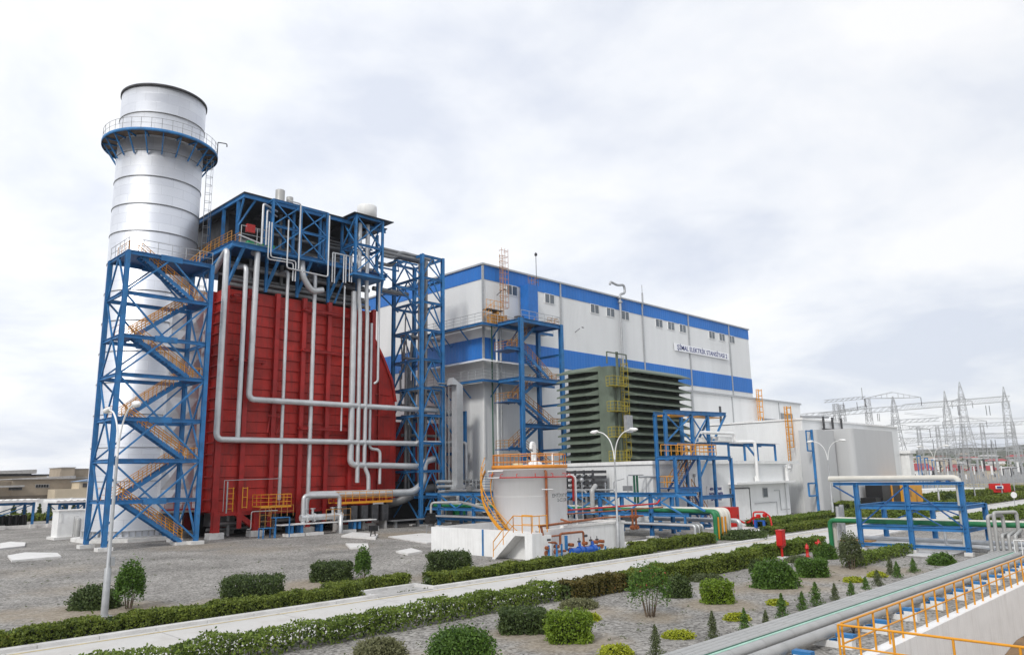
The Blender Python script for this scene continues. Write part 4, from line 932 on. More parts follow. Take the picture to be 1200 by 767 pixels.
# yellow access platforms on the casing
def accplat(x0, x1, z, lb, y=73.9, m_=YEL, deck=YEL):
    t = thing('access_platform', lb, 'platform', ((x0+x1)/2, 75, z))
    b = MB(); b.box(x0, x1, y, HY-.45, z, z+.1); b.box(x0, x1, y-.04, y-.01, z-.08, z+.16); b.build('deck', deck, t)
    b = MB(); rail(b, [(x0, HY-.5, z+.1), (x0, y, z+.1), (x1, y, z+.1), (x1, HY-.5, z+.1)], 1.15, .95, .035, (.4, .8)); b.build('railing', m_, t)
accplat(37.6, 41.0, 2.95, 'yellow railed platform low on the red casing, left one')
accplat(46.6, 53.8, 3.0, 'long yellow railed platform above the dark tanks at the boiler foot', 73.7)
t = thing('caged_ladder', 'small yellow caged ladder low on the red casing beside the first plinth', 'ladder', (35.2, 75, 2.6))
b = MB()
for x in (34.7, 35.3): b.tube([(x, 75.3, 2.6), (x, 75.3, 5.0)], .05, 6)
for x in (36.3, 36.8): b.tube([(x, 75.3, 2.9), (x, 75.3, 5.0)], .05, 6)
for z in np.arange(2.9, 5.0, .5): b.tube([(34.7, 75.3, z), (35.3, 75.3, z)], .03, 5); b.tube([(34.7, 75.3, z), (34.8, 74.9, z), (35.2, 74.9, z), (35.3, 75.3, z)], .03, 5)
for z in (3.0, 4.0, 4.9): b.tube([(36.3, 75.3, z), (36.8, 75.3, z)], .04, 5)
b.build('rails', YEL, t)
b = MB(); rail(b, [(34, 74.6, 2.7), (40, 74.6, 2.8)], 3.0, 6, .035, ()); b.tube([(34.3, 74.5, 2.5), (34.3, 74.5, 5.6)], .07, 6)
b.build('cable_line', GALV, label='thin grey cable line strung along the low casing', cat='cable')
# valve bench
t = thing('valve_bench', 'long white topped bench with blue legs and silver valves at the boiler foot', 'valve bench', (45, 72.6, 0))
b = MB(); b.box(38.9, 50.4, 71.9, 73.3, 1.12, 1.22); b.build('bench_top', WHT, t)
b = MB()
for x in (40.2, 41.3, 43.6, 47.7, 48.3): b.hbeam((x, 72.2, .3), (x, 72.2, 1.1), .3); b.hbeam((x, 73.0, .3), (x, 73.0, 1.1), .3)
b.build('leg', BLUE, t)
b = MB()
for x in (40.6, 42.8, 46.8): b.box(x-1.0, x+.9, 71.8, 72.9, 0, .28)
b.build('plinth', CONC, t)
b = MB(); b.tube([(41.4, 72.6, 1.75), (46.4, 72.6, 1.75)], .33, 12)
for x in (42, 42.8, 45.2, 46): b.tube([(x, 72.6, 1.75), (x, 72.6, 2.6)], .14, 8); b.tube([(x-.05, 72.4, 1.75), (x+.12, 72.4, 1.75)], .45, 12); b.lathe([(.26, 2.6), (.3, 2.64), (.26, 2.68)], x, 72.6, 12)
b.build('valve', PIPE, t)
b = MB(); rail(b, [(44, 71.9, 1.3), (47, 71.9, 1.3)], 1.2, 1, .035); b.build('railing', YELD, t)
t = thing('step_platform', 'small blue step stand with yellow rails left of the white bench', 'step stand', (38.2, 72.2, 0))
b = MB(); b.box(36.9, 38.2, 71.8, 72.8, .95, 1.0); b.box(38.2, 39.8, 71.8, 72.8, 1.9, 1.97)
for x in (36.95, 38.15): b.beam((x, 71.85, 0), (x, 71.85, 1), .1); b.beam((x, 72.75, 0), (x, 72.75, 1), .1)
for x in (38.25, 39.75): b.beam((x, 71.85, 0), (x, 71.85, 1.9), .1)
b.build('frame', BLUE, t); b = MB(); rail(b, [(37, 72.8, 1), (38.2, 72.8, 1)], 1.9, .6, .03, (.6, 1.2)); rail(b, [(38.3, 73.4, 2), (41, 73.4, 2)], 1.1, .7, .03, (.5,)); b.build('railing', YELD, t)
b = MB(); b.tube(rounded([(36, 73.4, .9), (36.4, 73.4, .9), (36.4, 73.4, 2.6), (39.2, 73.4, 2.6)], .2), .05, 6); b.build('instrument_pipe', PIPW, label='thin pale pipe loop beside the small blue step stand', cat='pipe')
t = thing('drain_vessel', 'row of dark grey vessels below the long yellow platform', 'vessel', (49, 74, 0))
b = MB()
for x in (47.2, 48.6, 50, 51.4, 52.8): b.box(x-.4, x+.4, 73.6, 75.2, .9, 2.7); b.box(x-.3, x+.3, 73.5, 73.6, 1.1, 1.7)
b.build('vessel', DKGR, t); b = MB()
for x in (46.9, 50, 53): b.box(x-.15, x+.15, 73.8, 75, 0, .9)
b.build('support', CONC2, t)
for (px, py, lb) in ((410, 602, 'grey'), ):
    pass
b = MB(); b.box(53.5, 61, 72.9, 74.2, .75, .85)
for x in (54, 57.2, 60.5): b.hbeam((x, 73.3, 0), (x, 73.3, .75), .3)
b.build('pipe_bench', PIPD, label='dark bench carrying pipes between the vessels and the rack tower', cat='bench')
MB().prism([at(*p) for p in ((413, 625), (400, 629), (440, 632), (443, 627))], 0, .18).build('concrete_slab', CONC, label='white slab under the black floodlight', cat='slab')
b = MB()
for (x, y) in (at(420, 603), ): b.lathe([(.16, 0), (.16, 1.4)], x, y, 12)
for x in (45.6, ): b.lathe([(.22, 0), (.22, 1.9), (0, 1.95)], x, 71.6, 12)
b.build('standpipe', PIPE, label='short upright silver standpipe in front of the white bench', cat='pipe')
def flood(px, py, lb, s=1):
    x, y = at(px, py); t = thing('floodlight', lb, 'floodlight', (x, y, 0), 'black floodlights on short legs')
    b = MB(); b.beam((x-.3*s, y, 0), (x-.2*s, y, .7*s), .08); b.beam((x+.3*s, y, 0), (x+.2*s, y, .7*s), .08); b.beam((x-.2*s, y, .4*s), (x+.2*s, y, .4*s), .06); b.build('leg', BLK, t)
    b = MB(); b.box(x-.42*s, x+.42*s, y-.25*s, y+.1*s, .65*s, 1.2*s); b.build('lamp_head', BLK, t)
    MB().box(x+.30*s, x+.5*s, y-.2*s, y+.05*s, .7*s, 1.1*s).build('lamp_glass', WHT, t)
flood(437, 630, 'small black floodlight on short legs on the gravel yard')
# ================================================================== PIPE RACK TOWER
t = thing('pipe_tower', 'tall slender blue lattice tower carrying pipes between the boiler house and the turbine hall', 'pipe tower', (60.1, 77.2, 0))
X0, X1, Y0, Y1 = 58.4, 61.8, 74.2, 80.2
RL = [3.3, 6.4, 9.8, 13.2, 16.6, 20.2, 24.0, 27.6, 30.8, 33.7]
for (x, y) in ((X0, Y0), (X1, Y0), (X0, Y1), (X1, Y1)): MB().hbeam((x, y, 0.1), (x, y, 33.9), .4, .4, .05).build('post', BLUE, t)
b = MB(); c = MB()
for z in RL:
    for y in (Y0, Y1): b.hbeam((X0, y, z), (X1, y, z), .22, .3)
    for x in (X0, X1): b.hbeam((x, Y0, z), (x, Y1, z), .22, .3)
b.build('cross_beam', BLUE, t)
zs = [.3]+RL; mx_, my_ = (X0+X1)/2, (Y0+Y1)/2
for i in range(10):
    for y in (Y0, Y1):
        for s in (X0, X1): c.beam((s, y, zs[i]), (mx_, y, zs[i+1]), .14)
    for x in (X0, X1):
        for s in (Y0, Y1): c.beam((x, s, zs[i]), (x, my_, zs[i+1]), .14)
c.build('brace', BLUE, t)
b = MB()
for z in (29.2, 32.6):
    for y in (Y0+1, Y1-1): b.beam((X0-3.2, y, z), (X0, y, z), .18); b.beam((X0-3.2, y, z), (X0, y, z-2.2), .14)
    b.beam((X0-3.2, Y0+1, z), (X0-3.2, Y1-1, z), .18); b.beam((X0-3.2, Y0+1, z), (X0, Y1-1, z), .1)
b.build('cantilever', BLUE, t)
b = MB()
for i, (x, y) in enumerate(((59.2, 75.5), (59.7, 76.4), (60.3, 75.8), (60.9, 77), (59.3, 78.5), (60.1, 78.9))):
    b.tube(rounded([(53 if i < 4 else x, y, 33.4+.25*i if i < 4 else 20), (x, y, 33.4+.25*i if i < 4 else 20), (x, y, 4)], .5), .17 if i % 2 else .24, 8)
b.build('riser', PIPD, t)
b = MB()
rr = random.Random(5)
for i in range(14):
    x = rr.uniform(59, 61.4); y = rr.uniform(77.5, 80); z = rr.uniform(10, 22); b.tube([(x, y, z), (x+rr.uniform(-.5, .5), y, z+rr.uniform(2, 6))], rr.uniform(.08, .2), 6)
for z in (11, 13.4, 14.8, 16.8, 21, 24): b.tube([(59, 79, z), (66, 79.2, z)], .2, 8)
b.build('bundle', PIPD, t)
b = MB(); b.tube(rounded([(53.2, 75.6, 33.0), (55, 75.6, 33.0), (56, 75.6, 33.9), (61.5, 75.8, 33.9)], .5), .25, 10); b.tube(rounded([(53.2, 76.6, 32.2), (55.4, 76.6, 32.2), (56.2, 76.6, 33.5), (61.5, 76.6, 33.5)], .5), .22, 10)
b.tube([(53, 77.2, 29), (58.4, 77.2, 29)], .3, 10); b.build('bridge_pipe', PIPD, label='dark pipes bridging from the boiler roof to the lattice tower', cat='pipe')
b = MB(); b.box(57.3, 59.4, 73.2, 75, 0, .18); b.box(61, 62.6, 73.4, 75, 0, .16); b.build('plinth', CONC, t)
# ================================================================== TURBINE HALL
hall = thing('turbine_hall', 'large pale turbine hall with two blue cladding bands and rows of small windows', 'building', (104, 95, 0))
BX0, BX1, BY0, BY1 = 67.4, 140.5, 72.5, 122
def ring(z0, z1, m_, nm, off=0):
    b = MB(); b.box(BX0-off, BX1+off, BY0-off, BY1+off, z0, z1); return b.build(nm, m_, hall)
ring(0, 20.95, SIDW, 'wall'); ring(20.952, 23.8, SIDB, 'blue_band', .06); ring(23.802, 31.8, SIDW, 'wall'); ring(31.802, 33.75, SIDB, 'blue_band', .06)
b = MB(); b.box(BX0-.25, BX1+.25, BY0-.25, BY1+.25, 33.752, 34.0); b.build('roof', GALV, hall)
b = MB()
for x in (83.1, 103.9, 118.1, 132.6): b.box(x-.12, x+.12, BY0-.2, BY0-.06, 18, 33.8)
b.box(BX0-.12, BX0+.12, BY0-.12, BY0+.12, 21, 33.75) 
b.build('downpipe', GALV, hall)
MB().box(BX0-.11, BX0+.14, BY0-.11, BY0+.14, 8, 33.7).build('corner_trim', WHT, hall)
for gx in (72.9, 77.1, 80.7, 91.2, 95.2, 99.1, 108.8, 112.5, 116.2, 126.2, 129.9, 133.6):
    f = MB().box(gx-1.05, gx+1.05, BY0-.1, BY0-.0, 30.3, 31.78).build('window', WHT, hall)
    b = MB(); b.box(gx-.95, gx-.08, BY0-.115, BY0-.08, 30.4, 31.7); b.box(gx+.08, gx+.95, BY0-.115, BY0-.08, 30.4, 31.7); b.build('pane', GLASS, f)
BY0 = BY0-.1
sg = thing('sign_board', 'long white name board with blue lettering high on the turbine hall wall', 'sign', (122.6, BY0-.2, 27.5))
MB().box(113.0, 131.6, BY0-.2, BY0-.07, 26.75, 28.05).build('board', mat('sign_white', (.85, .86, .88), .4, var=.02), sg)
text('lettering', 'ŞİMAL ELEKTRİK STANSİYASI 2', 1.15, (122.3, BY0-.22, 27.36), None, sg, INK, width=17.2, bold=.008)
BY0 = BY0+.1
b = MB()
for (x, z) in ((70.5, 30.0), (86.5, 27.7), (92, 24.8)): pass
b = MB()      # balconies round the corner
def balcony(z, lb, xa=BX0-2.6, xe=79):
    t = thing('balcony', lb, 'balcony', (BX0, BY0, z))
    y0 = BY0-2.1; x0 = BX0-2.1
    b = MB(); b.box(x0, xe, y0, BY0-.15, z-.08, z); b.box(x0, BX0-.15, BY0-.14, 86, z-.08, z); b.build('deck', GALV, t)
    b = MB(); b.hbeam((x0, y0, z-.2), (xe, y0, z-.2), .2, .3); b.hbeam((x0, y0, z-.2), (x0, 86, z-.2), .2, .3)
    for y in (75, 79, 83): b.beam((x0+.1, y, z-.25), (BX0-.1, y, z-2.0), .14)
    for x in (68.5, 72): b.beam((x, y0+.1, z-.25), (x, BY0-.15, z-2.0), .14)
    b.build('bracket', BLUE, t)
    b = MB(); rail(b, [(x0, 86, z), (x0, y0, z), (xe, y0, z)], 1.25, 1.4, .035, (.42, .84)); b.build('railing', GALV, t)
    return t
balcony(25.3, 'upper blue edged balcony wrapping the near corner of the turbine hall')
balcony(17.9, 'lower blue edged balcony wrapping the near corner of the turbine hall')
# sloping white awning over the lower balcony
b = MB(); b.add([(BX0-.2, BY0-.2, 20.9), (BX0-2.3, BY0-2.3, 20.2), (BX0-2.3, 86, 20.2), (BX0-.2, 86, 20.9), (80, BY0-.2, 20.9), (80, BY0-2.3, 20.2)], [(0, 1, 2, 3), (0, 4, 5, 1)]); b.build('awning', WHT, hall)
b = MB(); b.box(77, 79.0, BY0-2.4, BY0-.2, 25.4, 25.5)
# blue box and ladder on the upper balcony
t = thing('duct_box', 'tall blue steel box standing on the upper balcony between two windows', 'duct', (75.5, 71.6, 25.4))
MB().box(74.3, 76.2, 70.6, 72.2, 25.4, 31.9).build('casing', mat('blue_sheet', (.022, .15, .48), .5, var=.1), t)
b = MB(); rail(b, [(74.2, 70.5, 31.9), (76.3, 70.5, 31.9), (76.3, 72.2, 31.9)], 1.1, .7, .03, (.5,)); b.build('railing', YELD, t)
b = MB(); b.tube([(76.0, 70.6, 31.9), (76.0, 70.6, 36.3)], .05, 6); b.lathe([(0, 36.2), (.2, 36.3), (.2, 36.6), (0, 36.8)], 76.0, 70.6, 8); b.build('lightning_rod', DKGR, t)
pipe([(76.9, 71.3, 25.4), (76.9, 71.3, 31.3), (76.4, 71.3, 31.3)], .16, 'pale pipe beside the tall blue box on the balcony', WHT, R=.3)
t = thing('caged_ladder', 'tall yellow caged ladder climbing past the roof of the turbine hall', 'ladder', (70.3, 72, 25.4))
b = MB()
for x in (70.0, 70.6): b.tube([(x, 71.8, 25.4), (x, 71.8, 35.6)], .05, 6)
z = 25.6
while z < 35.2: b.tube([(70, 71.8, z), (70.6, 71.8, z)], .03, 5); z += .35
b.build('rails', YELD, t)
b = MB()
for x in (69.7, 70.3, 70.9): b.tube([(x, 71.1, 28), (x, 71.1, 36.3)], .035, 5)
z = 28
while z < 36.4: b.tube([(69.9, 71.8, z), (69.6, 71.5, z), (69.8, 71.1, z), (70.8, 71.1, z), (71, 71.5, z), (70.7, 71.8, z)], .035, 5); z += .8
b.build('cage', ORG_ if False else mat('faded_orange', (.45, .22, .12), .6, var=.2), t)
t = thing('equipment_skid', 'clutter of yellow railed equipment on the upper balcony corner', 'equipment', (68.5, 71.5, 25.4))
b = MB()
rr = random.Random(11)
for i in range(7): x = 67.5+i*.5; b.box(x, x+.35, 70.9, 71.9, 25.4, 25.4+rr.uniform(.8, 1.9))
b.build('motor', YELD, t)
b = MB(); rail(b, [(66.6, 71, 27.4), (69.5, 71, 27.4)], 1.2, .8, .035, (.5,)); rail(b, [(66, 71, 25.8), (68, 71, 27.3)], 1.1, .6, .035, (.5,)); b.build('railing', YEL, t)
b = MB(); b.box(66.8, 69.6, 70.9, 72, 27.3, 27.4); b.tube([(71, 71.4, 26), (73.6, 71.4, 26.2)], .25, 8); b.box(72.6, 73.6, 70.9, 71.8, 25.4, 27.2); b.build('pump_set', DKGR, t)
# wall lamps and cable stubs
for (x, z, lb) in ((69.9, 29.9, 'thin lamp arm beside the corner of the turbine hall'), (86.2, 26.7, 'thin lamp arm on the wall right of the blue stair tower')):
    b = MB(); b.tube([(x, BY0-.1, z), (x+.1, BY0-1.0, z+.5)], .05, 5); b.beam((x-.1, BY0-1.6, z+.55), (x+.9, BY0-1.0, z+.7), .18, .1); b.build('wall_lamp', DKGR, label=lb, cat='lamp')
# exhaust pipe on the wall
b = MB(); x = 97.3
b.tube(rounded([(x, BY0-.5, 18), (x, BY0-.5, 34.3), (x+1.5, BY0-.5, 34.7), (x+1.3, BY0-.5, 36.1), (x-.5, BY0-.5, 35.7), (x-2.3, BY0-.5, 36.0), (x-2.5, BY0-.5, 35.5)], .6), .2, 10)
for z in (22.6, 33, 33.7): b.tube([(x, BY0-.5, z-.12), (x, BY0-.5, z+.12)], .38, 10)
b.build('exhaust_pipe', GALV, label='upright exhaust pipe on the hall wall ending in a hook above the roof', cat='pipe')
b = MB(); b.tube([(103.9, BY0-.3, 33), (103.9, BY0-.3, 37)], .06, 6); b.tube([(103.9, BY0-.3, 33.8), (103.9, BY0-.3, 35.6)], .16, 6); b.build('lightning_rod', GALV, label='thin lightning rod at the eave right of the hooked exhaust pipe', cat='rod')
# lower corner: pipes, tall duct and blue frame at the foot of the hall
pipe([(67.9, 71.4, 3.4), (67.9, 71.4, 25.5)], .11, 'slim upright green pipe at the hall corner', mat('dark_green_pipe', (.02, .10, .06), .5), n=8)
pipe([(68.6, 71.2, 3.4), (68.6, 71.2, 26.2)], .17, 'tall pale twin pipe running up the hall corner, left one', WHT, n=10)
pipe([(69.3, 71.2, 3.4), (69.3, 71.2, 25.2)], .2, 'tall pale twin pipe running up the hall corner, right one', GALV, n=10)
t = thing('square_duct', 'square silver duct standing between the lattice tower and the hall corner', 'duct', (62.6, 72.4, 3))
b = MB(); b.box(62.3, 63.3, 72.0, 73.0, 4.6, 17.0); b.add([(62.3, 72.0, 17), (63.3, 72.0, 17), (63.3, 73, 17), (62.3, 73, 17), (61.7, 72.0, 17.9), (61.5, 72.0, 17.0), (61.5, 73, 17.0), (61.7, 73, 17.9)], [(0, 1, 4, 5), (1, 2, 7, 4), (2, 3, 6, 7), (4, 7, 6, 5)])
b.box(62.0, 63.5, 71.9, 73.1, 4.2, 4.7); b.tube([(62.8, 72.5, 2.4), (62.8, 72.5, 4.3)], .3, 10); b.build('shaft', PIPE, t)
b = MB()
for i in range(5): b.tube(rounded([(62.0+i*-.12, 73.2+.5*i, 3), (62.0-.12*i, 73.2+.5*i, 17.2-.3*i), (60, 73.2+.5*i, 17.2-.3*i)], .4), .09, 6)
b.build('side_pipe', PIPD, t)
t = thing('steel_frame', 'blue steel frame standing against the hall left of its near corner', 'frame', (66, 76, 0))
b = MB()
for y in (74, 79, 84): b.hbeam((65.4, y, 0), (65.4, y, 14.0), .35)
for z in (3.8, 8.6, 13.8): b.hbeam((65.4, 74, z), (65.4, 84, z), .3, .4)
b.beam((65.4, 74, 8.6), (65.4, 79, 13.8), .16); b.beam((65.4, 74, 3.8), (65.4, 79, 8.6), .16); b.build('frame', BLUE, t)
pipe([(58, 74.6, 9.9), (65.0, 74.4, 9.9), (65.2, 73.6, 9.9), (65.2, 73.6, 4)], .27, 'silver pipe arching down in front of the hall at the blue frame', R=.8)
b = MB()
for i, z in enumerate((3.3, 3.9, 4.5, 5.1)): b.tube([(60, 72.6+.2*i, z), (67.2, 72.6+.2*i, z)], .2, 8); b.tube([(64.2+i*.6, 72.6, 2.2), (64.2+.6*i, 72.6, 5.4)], .1, 6)
b.tube([(61, 73.4, 3.0), (61, 73.4, 1)], .3, 8); b.build('pipe_bundle', GALV, label='stack of level galvanised pipes at the foot of the hall corner', cat='pipe')
pipe([(56, 77.5, 2.6), (56.8, 75.9, 3.0), (60, 75.9, 4.2), (64, 76, 4.6)], .6, 'thick dark elbow pipe behind the foot of the lattice tower', PIPD, R=1.2)
# ================================================================== CENTRE STAIR TOWER
t = thing('stair_tower', 'blue steel stair tower in front of the turbine hall, reaching the upper balcony', 'stair tower', (71.7, 68, 0))
X0, X1, Y0, Y1 = 67.9, 75.6, 66.0, 70.2
for (x, y) in ((X0, Y0), (X1, Y0), (X1, Y1)): MB().hbeam((x, y, 0), (x, y, 25.5), .5, .5, .06).build('post', BLUE, t)
b = MB()
for z in (5.9, 11.8, 17.7, 25.2):
    b.hbeam((X0, Y0, z), (X1, Y0, z), .3, .5); b.hbeam((X1, Y0, z), (X1, Y1, z), .3, .45)
    if z in (17.7, 25.2): b.hbeam((X0, Y1, z), (X1, Y1, z), .3, .5); b.hbeam((X0, Y0, z), (X0, Y1, z), .3, .45)
for z in (8.9, 14.8, 21.4): b.hbeam((X0-2.4, Y0+.2, z), (X0+.6, Y0+.2, z), .25, .35); b.hbeam((X1, Y0, z), (X1, Y1, z), .2, .3)
b.build('cross_beam', BLUE, t)
lv = [(0, 3, 0), (3, 5.9, 1), (5.9, 8.9, 0), (8.9, 11.8, 1), (11.8, 14.8, 0), (14.8, 17.7, 1), (17.7, 21.4, 0), (21.4, 25.2, 1)]
for (za, zb, k) in lv:
    if k == 0: p, q, y = (X1-1.5, za), (X0+.8, zb), Y0+.5
    else: p, q, y = (X0+.8, za), (X1-2.6, zb), Y0+2.3
    b = MB(); flight(b, (p[0], y, p[1]), (q[0], y, q[1]), (0, 1, 0), 1.1, st=.32, tread=.28); f = b.build('stair_flight', BLUE, t)
    b = MB()
    for kk in (0, 1.1): rail(b, [(p[0], y+kk, p[1]+.1), (q[0], y+kk, q[1]+.1)], 1.1, 1.1, .04, (.4, .75))
    b.build('handrail', YELD, f)
    if k == 0:
        b = MB(); b.box(X0-1.4, X0+.9, Y0+.2, Y0+3.6, zb-.05, zb+.05); f = b.build('landing', BLUED, t)
        b = MB(); rail(b, [(X0+.4, Y0+.3, zb), (X0-1.4, Y0+.3, zb), (X0-1.4, Y0+3.4, zb)], 1.1, .8, .035, (.4, .75)); b.build('railing', YELD, f)
    else:
        b = MB(); b.box(X1-2.7, X1, Y0+.2, Y0+3.6, zb-.05, zb+.05); f = b.build('landing', BLUED, t)
        b = MB(); rail(b, [(X1-2.2, Y0+.3, zb), (X1-.1, Y0+.3, zb), (X1-.1, Y0+3.4, zb)], 1.1, .8, .035, (.4, .75)); b.build('railing', YELD, f)
b = MB(); rail(b, [(X0+.2, Y0+.1, 25.45), (X1, Y0+.1, 25.45), (X1, Y1, 25.45)], 1.1, 1.4, .035, (.5,)); b.box(X0, X1, Y0, Y1, 25.38, 25.45); b.build('top_deck', GALV, t)
# ================================================================== WHITE ANNEX
ax = thing('annex_building', 'low white annex building with a flat roof and a closed white door', 'building', (82, 52, 0))
AX0, AX1, AY0, AY1 = 65.4, 98.9, 45.3, 60.5
MB().box(AX0, AX1-3.4, AY0, AY1, 0, 6.62).build('wall', SIDW, ax)
MB().box(AX1-3.4, AX1, AY0+2.4, AY1, 0, 6.62).build('recess_wall', SIDG, ax)  # greyer siding, shade of the recess put into the wall colour
b = MB(); b.box(AX0-.1, AX1, AY0-.1, AY1+.1, 6.622, 6.85); b.build('roof', WHT, ax)
b = MB(); b.box(AX0-.16, AX1, AY0-.16, AY0-.102, 6.55, 6.9); b.box(AX0-.16, AX0-.102, AY0-.1, AY1, 6.55, 6.9); b.build('roof_edge', WHT, ax)
dr = MB().box(80.6, 84.9, AY0-.07, AY0, .1, 3.6).build('door', WHT, ax)
b = MB(); b.box(80.45, 80.6, AY0-.1, AY0, 0, 3.7); b.box(84.9, 85.05, AY0-.1, AY0, 0, 3.7); b.box(80.45, 85.05, AY0-.1, AY0, 3.7, 3.8); b.build('door_frame', DKGR, dr)
b = MB(); b.box(80.3, 95.2, AY0-1.1, AY0, 4.2, 4.45); b.build('canopy', WHT, ax)
w_ = MB().box(88.3, 89.6, AY0-.06, AY0, 2.5, 3.7).build('window', GALV, ax); MB().box(88.42, 89.48, AY0-.075, AY0-.055, 2.6, 3.6).build('pane', GLASS, w_)
b = MB()
for pts in ([(86, AY0-.12, 1.9), (91.6, AY0-.12, 1.9), (91.6, AY0-.12, .4)], [(91.2, AY0-.12, 3.3), (92.6, AY0-.12, 3.3), (92.6, AY0-.12, .9), (95, AY0-.12, .9)], [(73, AY0-.12, 1.0), (73, AY0-.12, 5.3)], [(94.2, AY0-.12, 6.4), (94.2, AY0-.12, .2)]):
    b.tube(pts, .045, 6)
b.tube([(73, AY0-.15, 5.2), (73, AY0-.15, 5.5)], .12, 6); b.build('conduit', GALV, ax)
b = MB(); b.tube(rounded([(86.5, AY0-.45, 5.0), (86.5, AY0-.45, 9.2), (84.6, 46.5, 9.2), (84.6, 46.5, 10.2), (78, 47, 10.2)], .4), .19, 10); b.box(86.25, 86.75, AY0-.7, AY0-.2, 4.5, 5.1)
b.build('vent_duct', WHT, label='white duct climbing over the edge of the annex roof', cat='duct')
b = MB(); b.tube(rounded([(94.4, AY0-.4, 4.4), (94.4, AY0-.4, 6.0), (95.4, AY0-.4, 6.0)], .3), .22, 8); b.tube([(94.4, AY0-.4, 5.3), (94.1, AY0-.6, 6.4)], .12, 6); b.build('vent_hood', WHT, label='small white vent hood on the canopy of the annex', cat='vent')
sg = thing('notice_board', 'small white notice board with three lines of blue text behind the blue platform', 'sign', (77.2, AY0-.1, 3))
MB().box(75.5, 79.0, AY0-.1, AY0-.02, 2.3, 4.15).build('board', WHT, sg)
for i, s_ in enumerate(('ƏN YAXIN', 'MÜHƏNDİS BLOKU', 'TEHLÜKƏLİ')): pass
for i, (s_, w0) in enumerate((('400 QAZANI', 2.5), ('QAZAN-TURBİN', 3.0), ('SAHƏSİ', 2.3))): text('lettering', s_, .42, (77.25, AY0-.115, 3.8-.55*i), None, sg, INK, width=w0, bold=.012)
# blue frames on the annex roof
t = thing('steel_frame', 'low blue steel support frames standing on the annex roof edge', 'frame', (90, 47, 6.85))
b = MB()
for xa, xb in ((80.5, 84.5), (88, 91.3), (91.3, 96.6)):
    b.hbeam((xa, 47.2, 9.0), (xb, 47.2, 9.0), .22, .3); b.hbeam((xa, 49.2, 9.0), (xb, 49.2, 9.0), .22, .3)
    for x in (xa+.2, xb-.2): b.beam((x, 47.2, 6.85), (x, 47.2, 9), .22)
b.beam((88.6, 47.0, 8.8), (90.4, 47, 7.6), .2); b.build('frame', BLUE, t)
b = MB(); b.box(80.2, 97.4, 46.9, 49.5, 9.17, 9.25); b.box(81.4, 84.4, 46.7, 49.5, 9.25, 9.8); b.build('duct_tray', WHT, t)
# ================================================================== AIR INTAKE FILTER
fl = thing('air_intake_filter', 'green air intake filter house with tiers of sloping hoods on the annex roof', 'air intake', (74.5, 56, 6.85))
FX0, FX1, FY0, FY1, FZ0, FZ1 = 68.0, 82.0, 52.2, 58.4, 6.87, 17.9
MB().box(FX0, FX1, FY0, FY1, FZ0, FZ1-.5).build('housing', GRNL, fl)
rows = 12; dz = (FZ1-.25-FZ0)/rows; Dp = 1.25
for r in range(rows):
    z = FZ0+.15+r*dz; zt = z+dz*1.02; zb = z+dz*.42; zl = z+dz*.22
    b = MB()
    # front (facing -Y) and side (facing -X) hoods, mitred ends pointing to the corner pillar
    xa, xb = FX0+2.0, FX1
    b.add([(xa, FY0-.0, zt), (xb, FY0-.0, zt), (xb+.8, FY0-Dp, zb), (xa+1.3, FY0-Dp, zb), (xa+1.3, FY0-Dp, zl), (xb+.8, FY0-Dp, zl)], [(0, 3, 2, 1), (3, 4, 5, 2)])
    b.add([(xa, FY0, zt), (xa+1.3, FY0-Dp, zb), (xa+1.3, FY0-Dp, zl), (xa, FY0, z+dz*.3)], [(0, 1, 2, 3)])
    ya, yb = FY0+1.3, FY1
    b.add([(FX0, ya, zt), (FX0, yb, zt), (FX0-Dp, yb+.8, zb), (FX0-Dp, ya+1.3, zb), (FX0-Dp, ya+1.3, zl), (FX0-Dp, yb+.8, zl)], [(0, 1, 2, 3), (3, 2, 5, 4)])
    b.add([(FX0, ya, zt), (FX0-Dp, ya+1.3, zb), (FX0-Dp, ya+1.3, zl), (FX0, ya, z+dz*.3)], [(3, 2, 1, 0)])
    # right end
    b.add([(FX1, FY0, zt), (FX1, FY1, zt), (FX1+Dp*.8, FY1, zb), (FX1+Dp*.8, FY0-Dp*.9, zb)], [(0, 3, 2, 1)])
    b.build('hood', GRNL, fl)
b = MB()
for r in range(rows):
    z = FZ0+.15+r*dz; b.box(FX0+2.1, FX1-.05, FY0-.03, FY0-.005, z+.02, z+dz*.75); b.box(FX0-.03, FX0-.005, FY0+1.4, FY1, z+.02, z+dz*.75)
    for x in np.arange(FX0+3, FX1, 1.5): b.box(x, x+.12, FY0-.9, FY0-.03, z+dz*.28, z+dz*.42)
b.build('shaded_filter_bank', mat('filter_shadow', (.045, .055, .045), .8, var=.3), fl)  # dark filter faces carry the shade under the hoods as colour
b = MB()     # corner pillar with ladder and small platforms
b.prism([(FX0-.5, FY0-.1), (FX0-.1, FY0-.5), (FX0+1.9, FY0-.5), (FX0+1.9, FY0), (FX0, FY0), (FX0, FY0+1.3), (FX0-.5, FY0+1.3)], FZ0, FZ1-.3); b.build('corner_pillar', GRNL, fl)
b = MB(); b.beam((FX0+.3, FY0-.85, FZ0), (FX0+.3, FY0-.85, 19.2), .22); b.beam((FX0-1.6, FY0-.9, 19.0), (FX0+2.0, FY0-.9, 19.0), .12); b.beam((FX0-1.6, FY0-.9, 17.7), (FX0-1.6, FY0-.9, 19.0), .12); b.beam((FX0+2, FY0-.9, 17.7), (FX0+2, FY0-.9, 19.0), .12)
b.build('mast', GRNL, fl)
YGR = mat('olive_yellow', (.33, .27, .03), .5, var=.2)
b = MB(); ld = b
for x in (FX0+1.1, FX0+1.6): b.tube([(x, FY0-.7, FZ0), (x, FY0-.7, 18.6)], .045, 6)
z = FZ0
